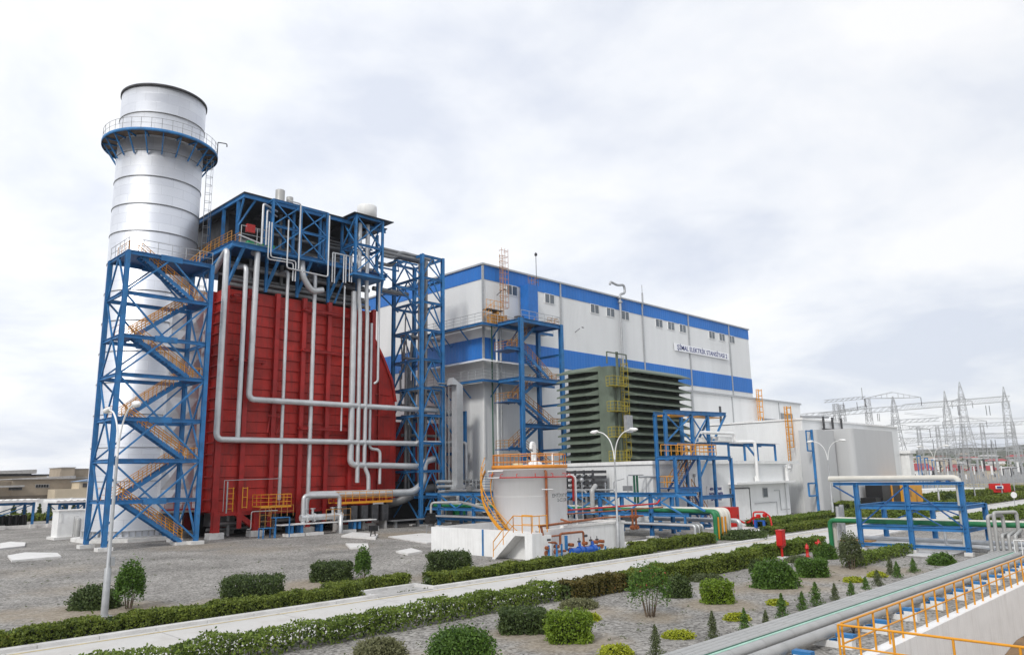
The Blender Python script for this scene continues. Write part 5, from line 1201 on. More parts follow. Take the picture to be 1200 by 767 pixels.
while z < 18: b.tube([(FX0+1.1, FY0-.7, z), (FX0+1.6, FY0-.7, z)], .03, 5); z += .33
z = FZ0+.6
while z < 18.2: b.tube([(FX0+1.0, FY0-.7, z), (FX0+.95, FY0-1.2, z), (FX0+1.35, FY0-1.5, z), (FX0+1.75, FY0-1.2, z), (FX0+1.7, FY0-.7, z)], .04, 5); z += .8
for x, y in ((FX0+.95, FY0-1.2), (FX0+1.35, FY0-1.5), (FX0+1.75, FY0-1.2)): b.tube([(x, y, FZ0+.6), (x, y, 18)], .035, 5)
b.build('caged_ladder', YGR, fl)
for z in (7.0, 9.6, 12.4, 15.2):
    b = MB(); b.box(FX0-1.4, FX0+1.0, FY0-1.5, FY0-.5, z, z+.08); q = b.build('platform', YGR, fl)
    b = MB(); rail(b, [(FX0-1.4, FY0-.5, z), (FX0-1.4, FY0-1.5, z), (FX0+1.0, FY0-1.5, z)], 1.1, .6, .04, (.35, .7)); b.build('railing', YGR, q)
b = MB(); b.box(FX0+.2, FX0+1.3, FY0-1.9, FY0-1.5, 10.1, 12.0); b.build('control_box', GALV, fl)
# ================================================================== LOW HALL AND SWITCHGEAR BUILDING TO THE RIGHT
t = thing('low_hall', 'pale low hall in front of the right half of the turbine hall', 'building', (116, 66, 0))
MB().box(98.6, 135, 60.6, 72.2, 0, 17.4).build('wall', SIDW, t)
b = MB(); b.box(98.4, 135.2, 60.4, 72.2, 17.402, 17.7); b.box(98.45, 98.75, 60.45, 60.75, 6.9, 17.4); b.build('roof_edge', GALV, t)
b = MB(); b.box(106.2, 106.7, 60.5, 60.62, 11, 15.7); b.build('vent_slot', DKGR, t)
b = MB()
for x in (110.4, 126.5): b.box(x-.1, x+.1, 60.5, 60.62, 11, 17.4)
b.build('downpipe', GALV, t)
b = MB(); b.box(120, 125.8, 60.5, 60.63, 13.2, 14.4); b.box(127, 131.5, 60.5, 60.63, 14.2, 15.6); b.build('louvre', PIPD, t)
def ladder(x, y, z0, z1, lb, dx=.6):
    t = thing('caged_ladder', lb, 'ladder', (x, y, z0)); b = MB()
    for k in (-.35, .35): b.tube([(x+k*dx*1.6, y, z0), (x+k*dx*1.6, y, z1)], .06, 6)
    z = z0
    while z < z1: b.tube([(x-.33, y, z), (x+.33, y, z)], .035, 5); z += .4
    b.build('rails', YEL, t); b = MB(); z = z0+2
    while z < z1+.1: b.tube([(x-.4, y, z), (x-.5, y-.5, z), (x, y-.8, z), (x+.5, y-.5, z), (x+.4, y, z)], .045, 5); z += .9
    for k in (-.5, 0, .5): b.tube([(x+k, y-.5-.3*(k == 0), z0+2), (x+k, y-.5-.3*(k == 0), z1)], .04, 5)
    b.build('cage', YEL, t)
ladder(118.3, 60.2, 11.5, 19.1, 'yellow caged ladder on the low hall wall between two downpipes')
ladder(100.9, 47.4, 6.8, 14.4, 'yellow caged ladder at the left wall end of the switchgear building')
t = thing('switchgear_building', 'white box shaped switchgear building with flush projecting bays on the right', 'building', (120, 50, 0))
RX0, RX1, RY0, RY1 = 102.0, 139.0, 45.7, 61.5
b = MB(); b.add([(RX0, RY0, 0), (RX1, RY0, 0), (RX1, RY1, 0), (RX0, RY1, 0), (RX0, RY0, 12.5), (RX1, RY0, 12.5), (RX1, RY1, 12.4), (RX0, RY1, 12.4)], [(0, 3, 2, 1), (4, 5, 6, 7), (0, 1, 5, 4), (1, 2, 6, 5), (2, 3, 7, 6), (3, 0, 4, 7)])
b.build('wall', SIDG if False else SIDW, t)
b = MB(); b.box(RX0-.15, RX1+.15, RY0-.15, RY1+.1, 12.505, 12.75); b.build('roof_edge', WHT, t)
PANL = mat('smooth_panel', (.52, .525, .53), .5, var=.035, vscale=.15, dirt=(.42, .42, .42), dirt_amt=.3, dscale=.3, streak=True)
def bay(x0, x1, y0, z):
    b = MB(); r = .8
    def arc(cx, cy, a0): return [(cx+r*math.cos(a0+math.pi/2*i/6), cy+r*math.sin(a0+math.pi/2*i/6)) for i in range(7)]
    pts = arc(x0+r, y0+r, math.pi)+arc(x1-r, y0+r, 1.5*math.pi)+[(x1, RY0-.01), (x0, RY0-.01)]
    b.prism(pts, 0, z); b.build('bay', PANL, t)
bay(100.6, 107.3, 43.4, 11.0); bay(108.2, 124.4, 41.5, 11.3)
b = MB(); b.box(100.4, 100.58, 43.7, 44.0, 0, 11); b.beam((100.3, 43.9, 8.2), (98.9, 43.9, 8.2), .16); b.beam((100.3, 43.9, 10.8), (98.9, 43.9, 10.8), .16); b.beam((98.9, 43.9, 8.2), (98.9, 43.9, 10.8), .14)
for z in (2.4, 4.0): b.beam((100.3, 43.9, z), (98.2, 43.9, z), .2)
b.beam((98.2, 43.9, 2.4), (98.2, 43.9, 4), .2); b.build('ladder_frame', BLUE, t)
b = MB()
for x in (108.3, 111.4, 114.6): b.box(x, x+.22, RY0-.4, RY0-.16, 11.3, 13.2)
b.box(107.6, 115.6, RY0-.4, RY0-.3, 11.35, 11.5); b.build('busbar', DKGR, t)
b = MB(); b.tube([(103, RY0+.5, 13.0), (112, RY0+.5, 13.3)], .2, 8); b.build('cable_duct', GALV, t)
b = MB(); b.box(139.3, 141.2, 44.4, 46.5, 0, 8.2); b.box(138.9, 141.6, 44, 47, 8.2, 8.7); b.build('chimney_block', WHT, label='narrow white block with a cap at the right end of the switchgear building', cat='building')
t = thing('yellow_cabinet', 'big yellow cabinet with black doors standing beyond the blue rack', 'cabinet', (101, 32.5, 0))
# ================================================================== BLUE PLATFORMS IN FRONT OF THE ANNEX
t2 = thing('access_platform', 'blue two bay steel platform with stairs in front of the annex wall', 'platform', (71, 44, 0))
b = MB(); P0, P1, PYa, PYb, PZ_ = 65.4, 76.4, 42.6, 44.7, 7.15
for x in (P0, 69.8, P1): b.hbeam((x, PYa, 0), (x, PYa, PZ_), .28)
for x in (P0, 70.8, P1): b.hbeam((x, PYb, 0), (x, PYb, PZ_), .28)
b.build('post', BLUE, t2)
b = MB(); b.hbeam((P0, PYa, PZ_), (P1, PYa, PZ_), .24, .36); b.hbeam((P0, PYb, PZ_), (P1, PYb, PZ_), .24, .36); b.hbeam((P1, PYa, PZ_), (P1, PYb, PZ_), .24, .36); b.hbeam((P0, PYa, PZ_), (P0, PYb, PZ_), .24, .36)
b.hbeam((69.8, PYa, 3.1), (P1, PYa, 3.1), .24, .4); b.hbeam((P0, PYa, 3.9), (69.8, PYa, 3.9), .24, .4); b.beam((69.8, PYa, 5.0), (71.8, PYa, PZ_), .16)
b.build('cross_beam', BLUE, t2)
b = MB(); flight(b, (66.3, PYa+.6, 3.9), (70.4, PYa+.6, PZ_+.1), (0, 1, 0), 1, st=.24); flight(b, (72.5, PYa+.6, 0), (69.2, PYa+.6, 3.8), (0, 1, 0), 1, st=.24); f = b.build('stair_flight', BLUED, t2)
b = MB(); 
for k in (0, 1): rail(b, [(66.3, PYa+.6+k, 4), (70.4, PYa+.6+k, PZ_+.1)], 1.1, .8, .04, (.55,)); rail(b, [(72.9, PYa+.6+k, 0), (69.2, PYa+.6+k, 3.9)], 1.1, .8, .04, (.55,))
b.build('handrail', YELD, f)
b = MB(); b.box(P0, 69.7, PYa+.1, PYb-.1, 4.1, 4.2); b.box(67.5, 73.5, PYa+.1, PYb, PZ_+.19, PZ_+.25); q = b.build('landing', BLUED, t2)
b = MB(); rail(b, [(P0+.1, PYa+.2, 4.2), (P0+.1, PYb, 4.2), (68.5, PYb, 4.2)], 1.1, 1, .04, (.55,)); rail(b, [(66.2, PYa+.1, PZ_+.25), (73.6, PYa+.1, PZ_+.25), (73.6, PYb, PZ_+.25)], 1.1, .8, .045, (.4, .75)); rail(b, [(66.2, PYb, PZ_+.25), (73.6, PYb, PZ_+.25)], 1.1, .9, .045, (.5,)); b.build('railing', YEL, q)
t2 = thing('crane_frame', 'blue frame with a long overhanging canopy arm above the annex roof', 'frame', (77, 48.5, 6.85))
b = MB()
for x in (71.3, 76.7, 80.2): b.hbeam((x, 47.4, 6.85), (x, 47.4, 12.2), .34)
for x in (72.6, 78.0): b.hbeam((x, 49.6, 6.85), (x, 49.6, 12.2), .34)
b.build('post', BLUE, t2)
b = MB(); b.hbeam((71.1, 47.4, 12.3), (84.6, 47.4, 12.6), .26, .4); b.hbeam((72.4, 49.6, 12.3), (84.6, 49.6, 12.6), .26, .4); b.hbeam((84.6, 47.4, 12.6), (84.6, 49.6, 12.6), .2, .35); b.hbeam((71.3, 47.4, 8.8), (76.7, 47.4, 8.8), .22, .32)
b.beam((84.4, 47.4, 12.4), (80.4, 47.4, 8.4), .2); b.beam((84.4, 49.6, 12.4), (80.4, 49.6, 8.4), .2); b.build('cross_beam', BLUE, t2)
b = MB()
for a_, c_ in ((71.3, 76.7),): b.beam((a_, 47.4, 9), (c_, 47.4, 12.1), .14); b.beam((a_, 47.4, 12.1), (c_, 47.4, 9), .14)
b.beam((76.7, 47.4, 9), (80.2, 47.4, 12.1), .12); b.beam((76.7, 47.4, 12.1), (80.2, 47.4, 9), .12); b.build('brace', BLUE, t2)
b = MB(); b.box(72.8, 75.8, 47.7, 49.4, 11.95, 12.1); b.box(79.0, 83.8, 47.7, 49.4, 12.1, 12.2); b.build('hoist_rail', YEL, t2)
b = MB(); t = [o for o in COL.objects if o.name == 'yellow_cabinet'][0]; ORGN[t.name] = Vector(t.location)
t.location = (120, 40.5, 0); ORGN[t.name] = Vector((120, 40.5, 0))
MB().box(116.4, 125, 38.6, 41.0, .1, 3.55).build('body', mat('yellow_sheet', (.70, .33, .02), .5, var=.08), t)
b = MB(); b.box(109.5, 112.8, 38.8, 41.0, .1, 3.5); b.box(113.2, 116.4, 38.8, 41.0, .1, 3.5); b.box(107.4, 109.5, 39.0, 41.0, .1, 1.9); b.build('door', BLK, t)
b = MB(); b.box(112.8, 113.2, 38.7, 41.0, .1, 3.55); b.box(107.3, 125.1, 38.6, 41.1, 0, .1); b.build('frame', YEL, t)
b = MB(); b.box(119.6, 120.3, 38.57, 38.6, 1.7, 2.6); b.box(122, 122.6, 38.57, 38.6, .3, 2.6); b.build('vent', YELD, t)
# ================================================================== STORAGE TANK AND ITS BASIN
TX, TY, TR, TH = 43.45, 41.6, 2.86, 6.05
t = thing('containment_basin', 'white concrete basin wall surrounding the storage tank, with a step on its left', 'basin', (43.5, 42, 0))
bx0, bx1, by0, by1, bh_ = 38.5, 48.5, 36.5, 47.6, 1.85
b = MB(); th = .3
b.box(bx0, bx1, by0, by0+th, 0, bh_+.1); b.box(bx0, bx1, by1-th, by1, 0, bh_); b.box(bx0, bx0+th, by0+th, by1-th, 0, bh_); b.box(bx1-th, bx1, by0+th, by1-th, 0, bh_+.1); b.build('wall', WHT, t)
b = MB(); b.box(bx0+3, bx1+.08, by0-.08, by0+th+.08, bh_+.102, bh_+.26); b.box(bx1-th-.08, bx1+.08, by0+th+.08, by1, bh_+.102, bh_+.26); b.build('coping', GALV if False else CONC, t)
MB().box(bx0+th, bx1-th, by0+th, by1-th, 0, .12).build('floor', CONC2, t)
b = MB(); b.box(bx0-.05, bx0-.002, 41.6, 41.75, .02, bh_); b.build('stripe', BLUE, t)
b = MB(); b.add([(bx0-1.0, 39.7, 0), (bx0-.003, 39.7, 0), (bx0-.003, 37.6, bh_-.02), (bx0-1.0, 37.6, bh_-.02), (bx0-1.0, 35.8, bh_-.02), (bx0-.003, 35.8, bh_-.02), (bx0-1.0, 35.8, bh_-.2), (bx0-.003, 35.8, bh_-.2), (bx0-1.0, 37.4, bh_-.2), (bx0-.003, 37.4, bh_-.2), (bx0-1.0, 39.4, 0), (bx0-.003, 39.4, 0)],
      [(0, 3, 2, 1)[::-1], (3, 4, 5, 2)[::-1], (4, 6, 7, 5)[::-1], (6, 8, 9, 7)[::-1], (8, 10, 11, 9)[::-1], (0, 10, 8, 3), (3, 8, 6, 4)])
for i in range(8): b.box(bx0-.95, bx0-.02, 39.7-.26*(i+1), 39.7-.26*i-.0, .0+.22*i, .0+.22*(i+1))
b.box(bx0-1.0, bx0+.9, 35.8, 36.49, 0, bh_-.2); b.build('steps', WHT, t)
b = MB(); rail(b, [(bx0-.95, 39.6, .05), (bx0-.95, 37.6, bh_)], 1.1, 1.2, .035, (.5,)); rail(b, [(bx0-.95, 37.6, bh_), (bx0-.95, 35.9, bh_), (bx0+.6, 35.9, bh_)], 1.1, 1, .035, (.5,)); rail(b, [(bx0-.1, 37.6, bh_), (bx0-.1, 36.6, bh_)], 1.1, 1, .035, (.5,)); b.build('railing', YEL, t)
tk = thing('storage_tank', 'white cylindrical storage tank with an orange rail round its roof and black lettering', 'tank', (TX, TY, .12))
TKW = mat('tank_white', (.82, .825, .83), .38, var=.025, vscale=.5, dirt=(.58, .57, .55), dirt_amt=.2, dscale=.7, streak=True)
b = MB(); b.lathe([(TR, .12), (TR, TH), (TR+.04, TH), (TR+.04, TH+.08), (TR, TH+.08), (.3, TH+.45), (0, TH+.46)], TX, TY, 72)
b.build('shell', TKW, tk)
b = MB()
for z in (2.1, 4.1): b.lathe([(TR+.004, z-.01), (TR+.012, z), (TR+.004, z+.01)], TX, TY, 72)
b.build('weld_seam', WHT, tk)
ring = [(TX+(TR-.0)*math.cos(2*math.pi*i/26), TY+(TR-.0)*math.sin(2*math.pi*i/26), TH+.12) for i in range(26)]
b = MB(); rail(b, ring, 1.05, 3, .035, (.5,), closed=True, toe=.2); b.lathe([(TR+.0, TH+.1), (TR+.1, TH+.1), (TR+.1, TH+.36), (TR+.06, TH+.36), (TR+.06, TH+.1)], TX, TY, 72)
b.build('railing', mat('orange_paint', (.66, .25, .03), .5, var=.1), tk)
b = MB(); b.tube(rounded([(TX+.1, TY-.5, TH+.3), (TX+.1, TY-.5, TH+2.05), (TX-.55, TY-.75, TH+2.05), (TX-.6, TY-.78, TH+1.6)], .38), .13, 12); b.lathe([(.55, TH+.25), (.55, TH+.55), (.3, TH+.65), (0, TH+.66)], TX+.1, TY-.5, 20)
b.tube([(TX-1, TY-1.3, TH+.2), (TX-1, TY-1.3, TH+1.35)], .1, 8); b.tube([(TX+1.2, TY-1.4, TH+.2), (TX+1.2, TY-1.4, TH+1.3)], .1, 8); b.build('vent_pipe', WHT, tk)
b = MB(); b.lathe([(.4, TH+.2), (.4, TH+.5), (0, TH+.52)], TX-1.9, TY-.6, 16); b.build('hatch', mat('cream_paint', (.62, .58, .40), .6), tk)
b = MB(); rr_ = TR+.28
b.tube([(TX+rr_*math.cos(a), TY+rr_*math.sin(a), TH-.55) for a in np.linspace(0, 2*math.pi, 49)], .042, 8)
for i in range(14): a = 2*math.pi*i/14; c, s = math.cos(a), math.sin(a); b.tube([(TX+rr_*c, TY+rr_*s, TH-.55), (TX+rr_*c, TY+rr_*s, TH-.3), (TX+(TR+.05)*c, TY+(TR+.05)*s, TH-.28)], .025, 5)
a = math.radians(-30); b.tube(rounded([(TX+rr_*math.cos(a), TY+rr_*math.sin(a), TH-.55), (TX+3.55*math.cos(a), TY+3.55*math.sin(a), TH-.55), (TX+3.55*math.cos(a), TY+3.55*math.sin(a), 3.6)], .2), .09, 8)
b.build('cooling_ring', REDF, tk)
b = MB(); a = math.radians(-112); c, s = math.cos(a), math.sin(a); b.tube(rounded([(TX+(TR+.12)*c, TY+(TR+.12)*s, .2), (TX+(TR+.12)*c, TY+(TR+.12)*s, TH-.15), (TX+(TR-.2)*c, TY+(TR-.2)*s, TH-.1)], .15), .10, 10)
b.build('fill_pipe', BRN, tk)
b = MB(); b.tube([(TX+(TR+.3)*c-.6, TY+(TR+.3)*s, 4.6), (TX+(TR+.3)*c+.5, TY+(TR+.3)*s-.1, 4.6)], .04, 6); a = math.radians(-28)
b.tube(rounded([(TX+3.8*math.cos(a), TY+3.8*math.sin(a), .2), (TX+3.8*math.cos(a), TY+3.8*math.sin(a), TH-.5), (TX+2.8*math.cos(a), TY+2.8*math.sin(a), TH-.5)], .3), .09, 8)
b.build('foam_pipe', WHT, tk)
# lettering wrapped on the shell
def tank_text(s_, zc, a0, size):
    cu = bpy.data.curves.new('l', 'FONT'); cu.body = s_; cu.size = size; cu.align_x = 'CENTER'; cu.align_y = 'CENTER'; cu.resolution_u = 2
    o = bpy.data.objects.new('l', cu); COL.objects.link(o); bpy.context.view_layer.update()
    me = bpy.data.meshes.new_from_object(o.evaluated_get(bpy.context.evaluated_depsgraph_get())); bpy.data.objects.remove(o)
    og = ORGN[tk.name]
    for v in me.vertices:
        a = a0+v.co.x/TR; v.co = Vector((TX+(TR+.008)*math.cos(a), TY+(TR+.008)*math.sin(a), zc+v.co.y))-og
    me.materials.clear(); me.materials.append(INKD); o = bpy.data.objects.new('lettering', me); COL.objects.link(o); o.parent = tk; ORGN[o.name] = og
tank_text('EHTİYAT NEFT', 4.12, math.radians(-77), .36); tank_text('2-Cİ ÇƏN', 3.78, math.radians(-76), .34)
t = thing('spiral_stair', 'yellow spiral stair winding up the left side of the white storage tank', 'stairs', (TX-3, TY, .12))
b = MB(); hr = MB(); N_ = 27
def sp(a, r, z): return (TX+r*math.cos(a), TY+r*math.sin(a), z)
aa = [math.radians(212-100*i/N_) for i in range(N_+1)]; zz_ = [.5+(TH-.5)*i/N_ for i in range(N_+1)]
for r in (TR+.2, TR+.95):
    st_ = MB()
    for i in range(N_): st_.beam(sp(aa[i], r, zz_[i]), sp(aa[i+1], r, zz_[i+1]), .05, .26)
    st_._build('stringer', YEL, t)
for i in range(N_): b.beam(sp(aa[i], TR+.2, zz_[i]), sp(aa[i], TR+.95, zz_[i]), .26, .03)
b.build('tread', BLUED, t)
for i in range(N_):
    for k in (1.05, .55): hr.tube([sp(aa[i], TR+.97, zz_[i]+k), sp(aa[i+1], TR+.97, zz_[i+1]+k)], .03, 5, False)
    if i % 4 == 0: hr.tube([sp(aa[i], TR+.97, zz_[i]), sp(aa[i], TR+.97, zz_[i]+1.05)], .03, 5)
hr.build('handrail', YEL, t)
b = MB(); b.tube([(TX-3.2, TY+.1, TH-.55), (TX-3.9, TY+.6, TH-.55), (TX-3.9, TY+.6, TH-.05), (TX-3.0, TY-.1, TH-.05)], .05, 6); b.build('branch_pipe', WHT, tk)
pipe([(36.6, 47, 0), (36.6, 50, 0), (37.5, 51.5, 2.9), (41.2, 45.6, 3.1)], .1, 'thin pale pipe running from the motor to the tank', PIPW, R=.2) if False else None
# pump set
t = thing('pump_set', 'pair of blue pumps with brown pipework in front of the white basin wall', 'pump', (43.5, 35.6, 0))
b = MB(); b.box(40.2, 46.8, 34.9, 36.35, 0, .14); b.build('plinth', CONC, t)
b = MB()
def P_(pts, r=.085): b.tube(rounded(pts, .2, 4), r, 8)
P_([(40.0, 36.1, 2.25), (48, 36.9, 2.4)]); P_([(40.2, 36.1, 2.25), (40.3, 35.9, 1.2), (41.4, 35.8, 1.1), (41.4, 35.8, .5), (42.3, 35.8, .5)]); P_([(41.9, 35.9, .9), (41.9, 35.9, 1.65), (44.4, 35.9, 1.65), (44.4, 35.9, .55), (46.6, 35.9, .55)])
P_([(40.9, 35.9, .95), (40.9, 35.9, 1.55), (41.9, 35.9, 1.55)], .06); P_([(43.5, 36.2, 2.3), (43.5, 37.2, 2.5)], .07)
for x in (40.3, 41.4, 42.9, 44.4, 45.6, 46.3): b.tube([(x, 35.75, .5), (x, 35.95, .5)], .17, 10); b.tube([(x, 35.6, .85), (x, 36, .85)], .12, 8)
b.build('pipework', BRN, t)
b = MB()
for x in (42.6, 44.0): b.tube([(x-.35, 35.2, .45), (x+.4, 35.2, .45)], .25, 14); b.tube([(x+.4, 35.2, .45), (x+.75, 35.2, .45)], .33, 14); b.box(x-.3, x+.5, 35.0, 35.4, .14, .3); b.tube([(x+.6, 35.2, .6), (x+.6, 35.3, 1.0)], .1, 8)
b.build('pump', PUMP, t)
b = MB()
for x in (40.5, 41.3, 41.8, 45.4, 45.9, 46.6): b.beam((x, 35.7, .14), (x, 35.7, 1.0 if x < 43 else .5), .1)
b.beam((42.4, 35.8, .5), (42.4, 35.8, 1.5), .16); b.build('support', BLUE, t)
b = MB()
for x in (43.9, 45.2, 45.9): b.tube([(x, 35.9, .6), (x, 35.9, 1.25)], .03, 5); b.tube([(x-.12, 35.9, 1.0), (x+.12, 35.9, 1.0)], .07, 8)
for x in (40.6, 44.5): b.tube([(x-.15, 35.85, 1.35), (x+.2, 35.85, 1.35)], .09, 8)
b.build('valve_spindle', DKGR, t)
for o_ in t.children: o_.location.x -= 1.5
x, y = at(505, 624)
t = thing('motor', 'black motor on a small frame left of the white basin wall', 'motor', (x, y, 0))
b = MB(); b.beam((x-.6, y, 0), (x-.5, y, .9), .08); b.beam((x+.6, y, 0), (x+.5, y, .9), .08); b.beam((x-.6, y, .5), (x+.6, y, .5), .07); b.build('stand', GALV, t)
b = MB(); b.tube([(x-.5, y, 1.3), (x+.4, y, 1.3)], .42, 14); b.box(x-.3, x+.3, y-.4, y+.3, 1.5, 2.0); b.build('body', BLK, t)
b = MB(); b.tube(rounded([(x, y, 1.7), (x, y, 3.05), (x+1.5, y-3, 3.1), (40.6, 43.4, 3.2)], .4), .12, 8); b.build('outlet_pipe', PIPW, t)
b = MB()
for i in range(3): b.box(51.8+i*.0, 52.4, 69-1.6*i, 70.2-1.6*i, 1.3, 2.7)
xg, yg = at(525, 613); b = MB()
for i in range(3): b.box(xg-.2, xg+.2, yg-.5-1.3*i*0+0, yg, 1.0, 2.2) if i == 0 else b.box(xg-.2+.95*i, xg+.55+.95*i, yg-.5, yg, 1.0, 2.2)
b.build('junction_box', GRNB, label='row of bright green junction boxes under the pipe rack by the lattice tower', cat='junction box')
# ================================================================== MAIN PIPE RACK (runs from the lattice tower to the road)
t = thing('pipe_rack', 'long low blue pipe rack between the tank and the white annex', 'pipe rack', (59.7, 55, 0))
ys = [40.7, 46.5, 52.5, 58.5, 64.5, 70.5]
for i, y in enumerate(ys):
    for x in (58.2, 61.6): MB().hbeam((x, y, .15), (x, y, 3.75), .3).build('post', BLUE, t)
b = MB()
for x in (58.2, 61.6):
    for z in (3.7, 2.02, .95): b.hbeam((x, 38 if z > 3 else 36.8, z), (x, 73, z), .2, .3)
for y in ys:
    for z in (3.65, 1.98, .9): b.hbeam((58.2, y, z), (61.6, y, z), .18, .24)
b.build('cross_beam', BLUE, t)
b = MB()
for i, (y0, y1) in enumerate(zip(ys[:-1], ys[1:])):
    for x in (58.2, 61.6): b.beam((x, y0, 3.6), (x, (y0+y1)/2, 2.1), .13); b.beam((x, y1, 3.6), (x, (y0+y1)/2, 2.1), .13)
b.beam((58.2, 40.6, 3.6), (58.2, 37.3, 2.0), .14); b.beam((58.2, 37.2, .9), (58.2, 37.2, 2.1), .16); b.beam((58.2, 38, 3.8), (58.2, 35.2, 2.4), .16)
b.build('brace', BLUE, t)
b = MB()
for y in ys: b.box(57.8, 58.6, y-.4, y+.4, 0, .16); b.box(61.2, 62, y-.4, y+.4, 0, .16)
b.build('plinth', CONC, t)
yy = 34.6
for i, (x, r, m_, nm) in enumerate(((58.7, .21, GRN, 'dark green pipe on the edge of the low rack, bending down by the hedge'), (59.25, .21, GRN, 'second green pipe on the low rack, bending down beside the first'))):
    pipe([(x, 72, 2.36), (x, yy, 2.36), (x, yy, 0)], r, nm, m_, R=.7)
for i, x in enumerate((59.85, 60.4, 60.95, 61.45)):
    pipe([(x, 72, 2.40), (x, yy+.1*i, 2.40), (x, yy+.1*i, 0)], .22 if i != 1 else .12, 'pale pipe bending down off the low rack, %s after the green pair' % ('first', 'second', 'third', 'fourth')[i], BEIG, R=.7, name='bent_pipe')
b = MB()
for x in (58.97, 59.6, 60.15): b.box(x-.06, x+.06, yy-.2, yy-.1, .1, 1.9)
b.build('marker_strip', YEL, label='yellow upright strips between the bent pipes by the hedge', cat='strip')
for i in range(5):
    pipe([(57.75+.3*i, 71, 1.22), (57.75+.3*i, yy+1.4, 1.22), (57.75+.3*i, yy+1.4, 0)], .125, 'grey lower pipe on the bottom shelf of the low rack, %s from the outside' % ('first', 'second', 'third', 'fourth', 'fifth')[i], PIPD if i % 2 else PIPE, R=.35, name='lower_pipe')
pipe([(62.6, 44, 1.4), (62.6, 34.5, 1.4), (62.6, 34.5, 0)], .24, 'short grey pipe bend at the end of the rack beside the red cabinet', PIPE, R=.5)
pipe([(44.8, 39.5, 2.95), (57.6, 39.6, 3.0), (58.0, 39.6, 3.3)], .08, 'red fire water pipe running right from behind the tank', REDF, R=.2)
pipe([(44.8, 39.2, 2.7), (58, 39.3, 2.68)], .06, 'thin orange pipe just below the red fire water pipe', ORG_)
pipe([(50.5, 40.5, 1.6), (50.5, 40.5, 2.1), (56.4, 40.3, 2.0)], .08, 'brown pipe behind the basin wall, right of the lamp post', BRN)
b = MB()
for x in (54.8, 55.3): b.tube([(x, 40.3, 0.9), (x, 40.3, 2.7)], .09, 8); b.tube([(x, 40.1, 1.1), (x, 40.5, 1.1)], .18, 8); b.tube([(x, 40.1, 2.0), (x, 40.5, 2.0)], .16, 8)
b.build('valve_riser', BRN, label='pair of brown valve risers behind the twin lamp post', cat='pipe')
pipe([(54.6, 44.5, 2.2), (54.6, 44.5, 4.2), (55.6, 44.9, 4.6)], .26, 'short pale duct stub with cut top behind the twin lamp post', PIPW, R=.2)
b = MB(); b.lathe([(0, 4.9), (.14, 5.0), (.2, 5.15), (.14, 5.3), (0, 5.38)], 53.2, 44.5, 12); b.tube([(53.2, 44.5, 1), (53.2, 44.5, 5)], .05, 6); b.build('pipe_marker', GALV, label='small round headed marker post behind the basin wall', cat='marker')
# green standpipes and dark panel rack at the annex wall
b = MB()
for x in (63.4, 63.9): b.tube([(x, 46.2, 2.4), (x, 46.2, 5.45)], .12, 8)
b.build('standpipe', mat('dark_green_pipe', (.02, .10, .06), .5), label='two upright green pipes at the left corner of the annex', cat='pipe')
b = MB(); b.tube(rounded([(62.3, 46.2, 3.2), (62.3, 46.2, 5.5), (65, 46.2, 5.5)], .2), .06, 6); b.tube([(64.0, 46, 5.3), (66.2, 44.9, 5.3)], .1, 6); b.tube([(64.6, 45.6, 3), (64.6, 45.6, 5.2)], .06, 6); b.build('small_pipe', GALV, label='thin grey pipes round the two upright green ones', cat='pipe')
t = thing('cable_rack', 'dark open rack of pipe ends standing behind the tank at the annex left wall', 'rack', (63.4, 54, 2.5))
b = MB()
for z in np.arange(3.0, 6.0, .55): b.box(62.6, 64.6, 50.6, 55.6, z, z+.3)
for y in np.arange(50.8, 55.6, 1.2): b.box(62.55, 62.75, y, y+.15, 1, 6.1)
b.build('shelf', DKGR, t)
b = MB()
for z in np.arange(3.35, 6.0, .55):
    for y in np.arange(51.1, 55.5, .9): b.tube([(62.4, y, z), (63, y, z)], .12, 6)
b.build('pipe_end', GALV, t)
b = MB(); b.tube([(62.8, 49.4, 2), (62.8, 49.4, 4.8)], .08, 6); b.tube(rounded([(62.8, 48.3, 3), (62.8, 48.3, 4.9), (63.4, 47.4, 5.2)], .2), .06, 6); b.build('valve_post', GALV, label='thin valve posts between the dark rack and the green standpipes', cat='post')
# clutter beneath the rack
b = MB()
rr = random.Random(3)
for i in range(26):
    y = rr.uniform(42, 72); x = rr.uniform(58.6, 61.2); z = rr.choice((1.2, 2.3, 4.0)); b.box(x, x+rr.uniform(.3, .8), y, y+rr.uniform(.3, 1.2), z, z+rr.uniform(.2, .6))
b.build('cable_tray', PIPD, label='grey cable trays and boxes lying on the shelves of the low rack', cat='cable tray')
for k, (x, z, r, m_, lb) in enumerate(((61.3, 4.1, .1, GALV, 'galvanised pipe on the top shelf of the low rack'), (60.4, 4.0, .14, PIPD, 'dark pipe on the top shelf of the low rack'))): pipe([(x, 72, z), (x, 50 if k else 47, z), (x, 50 if k else 47, 2.6)], r, lb, m_, R=.4)
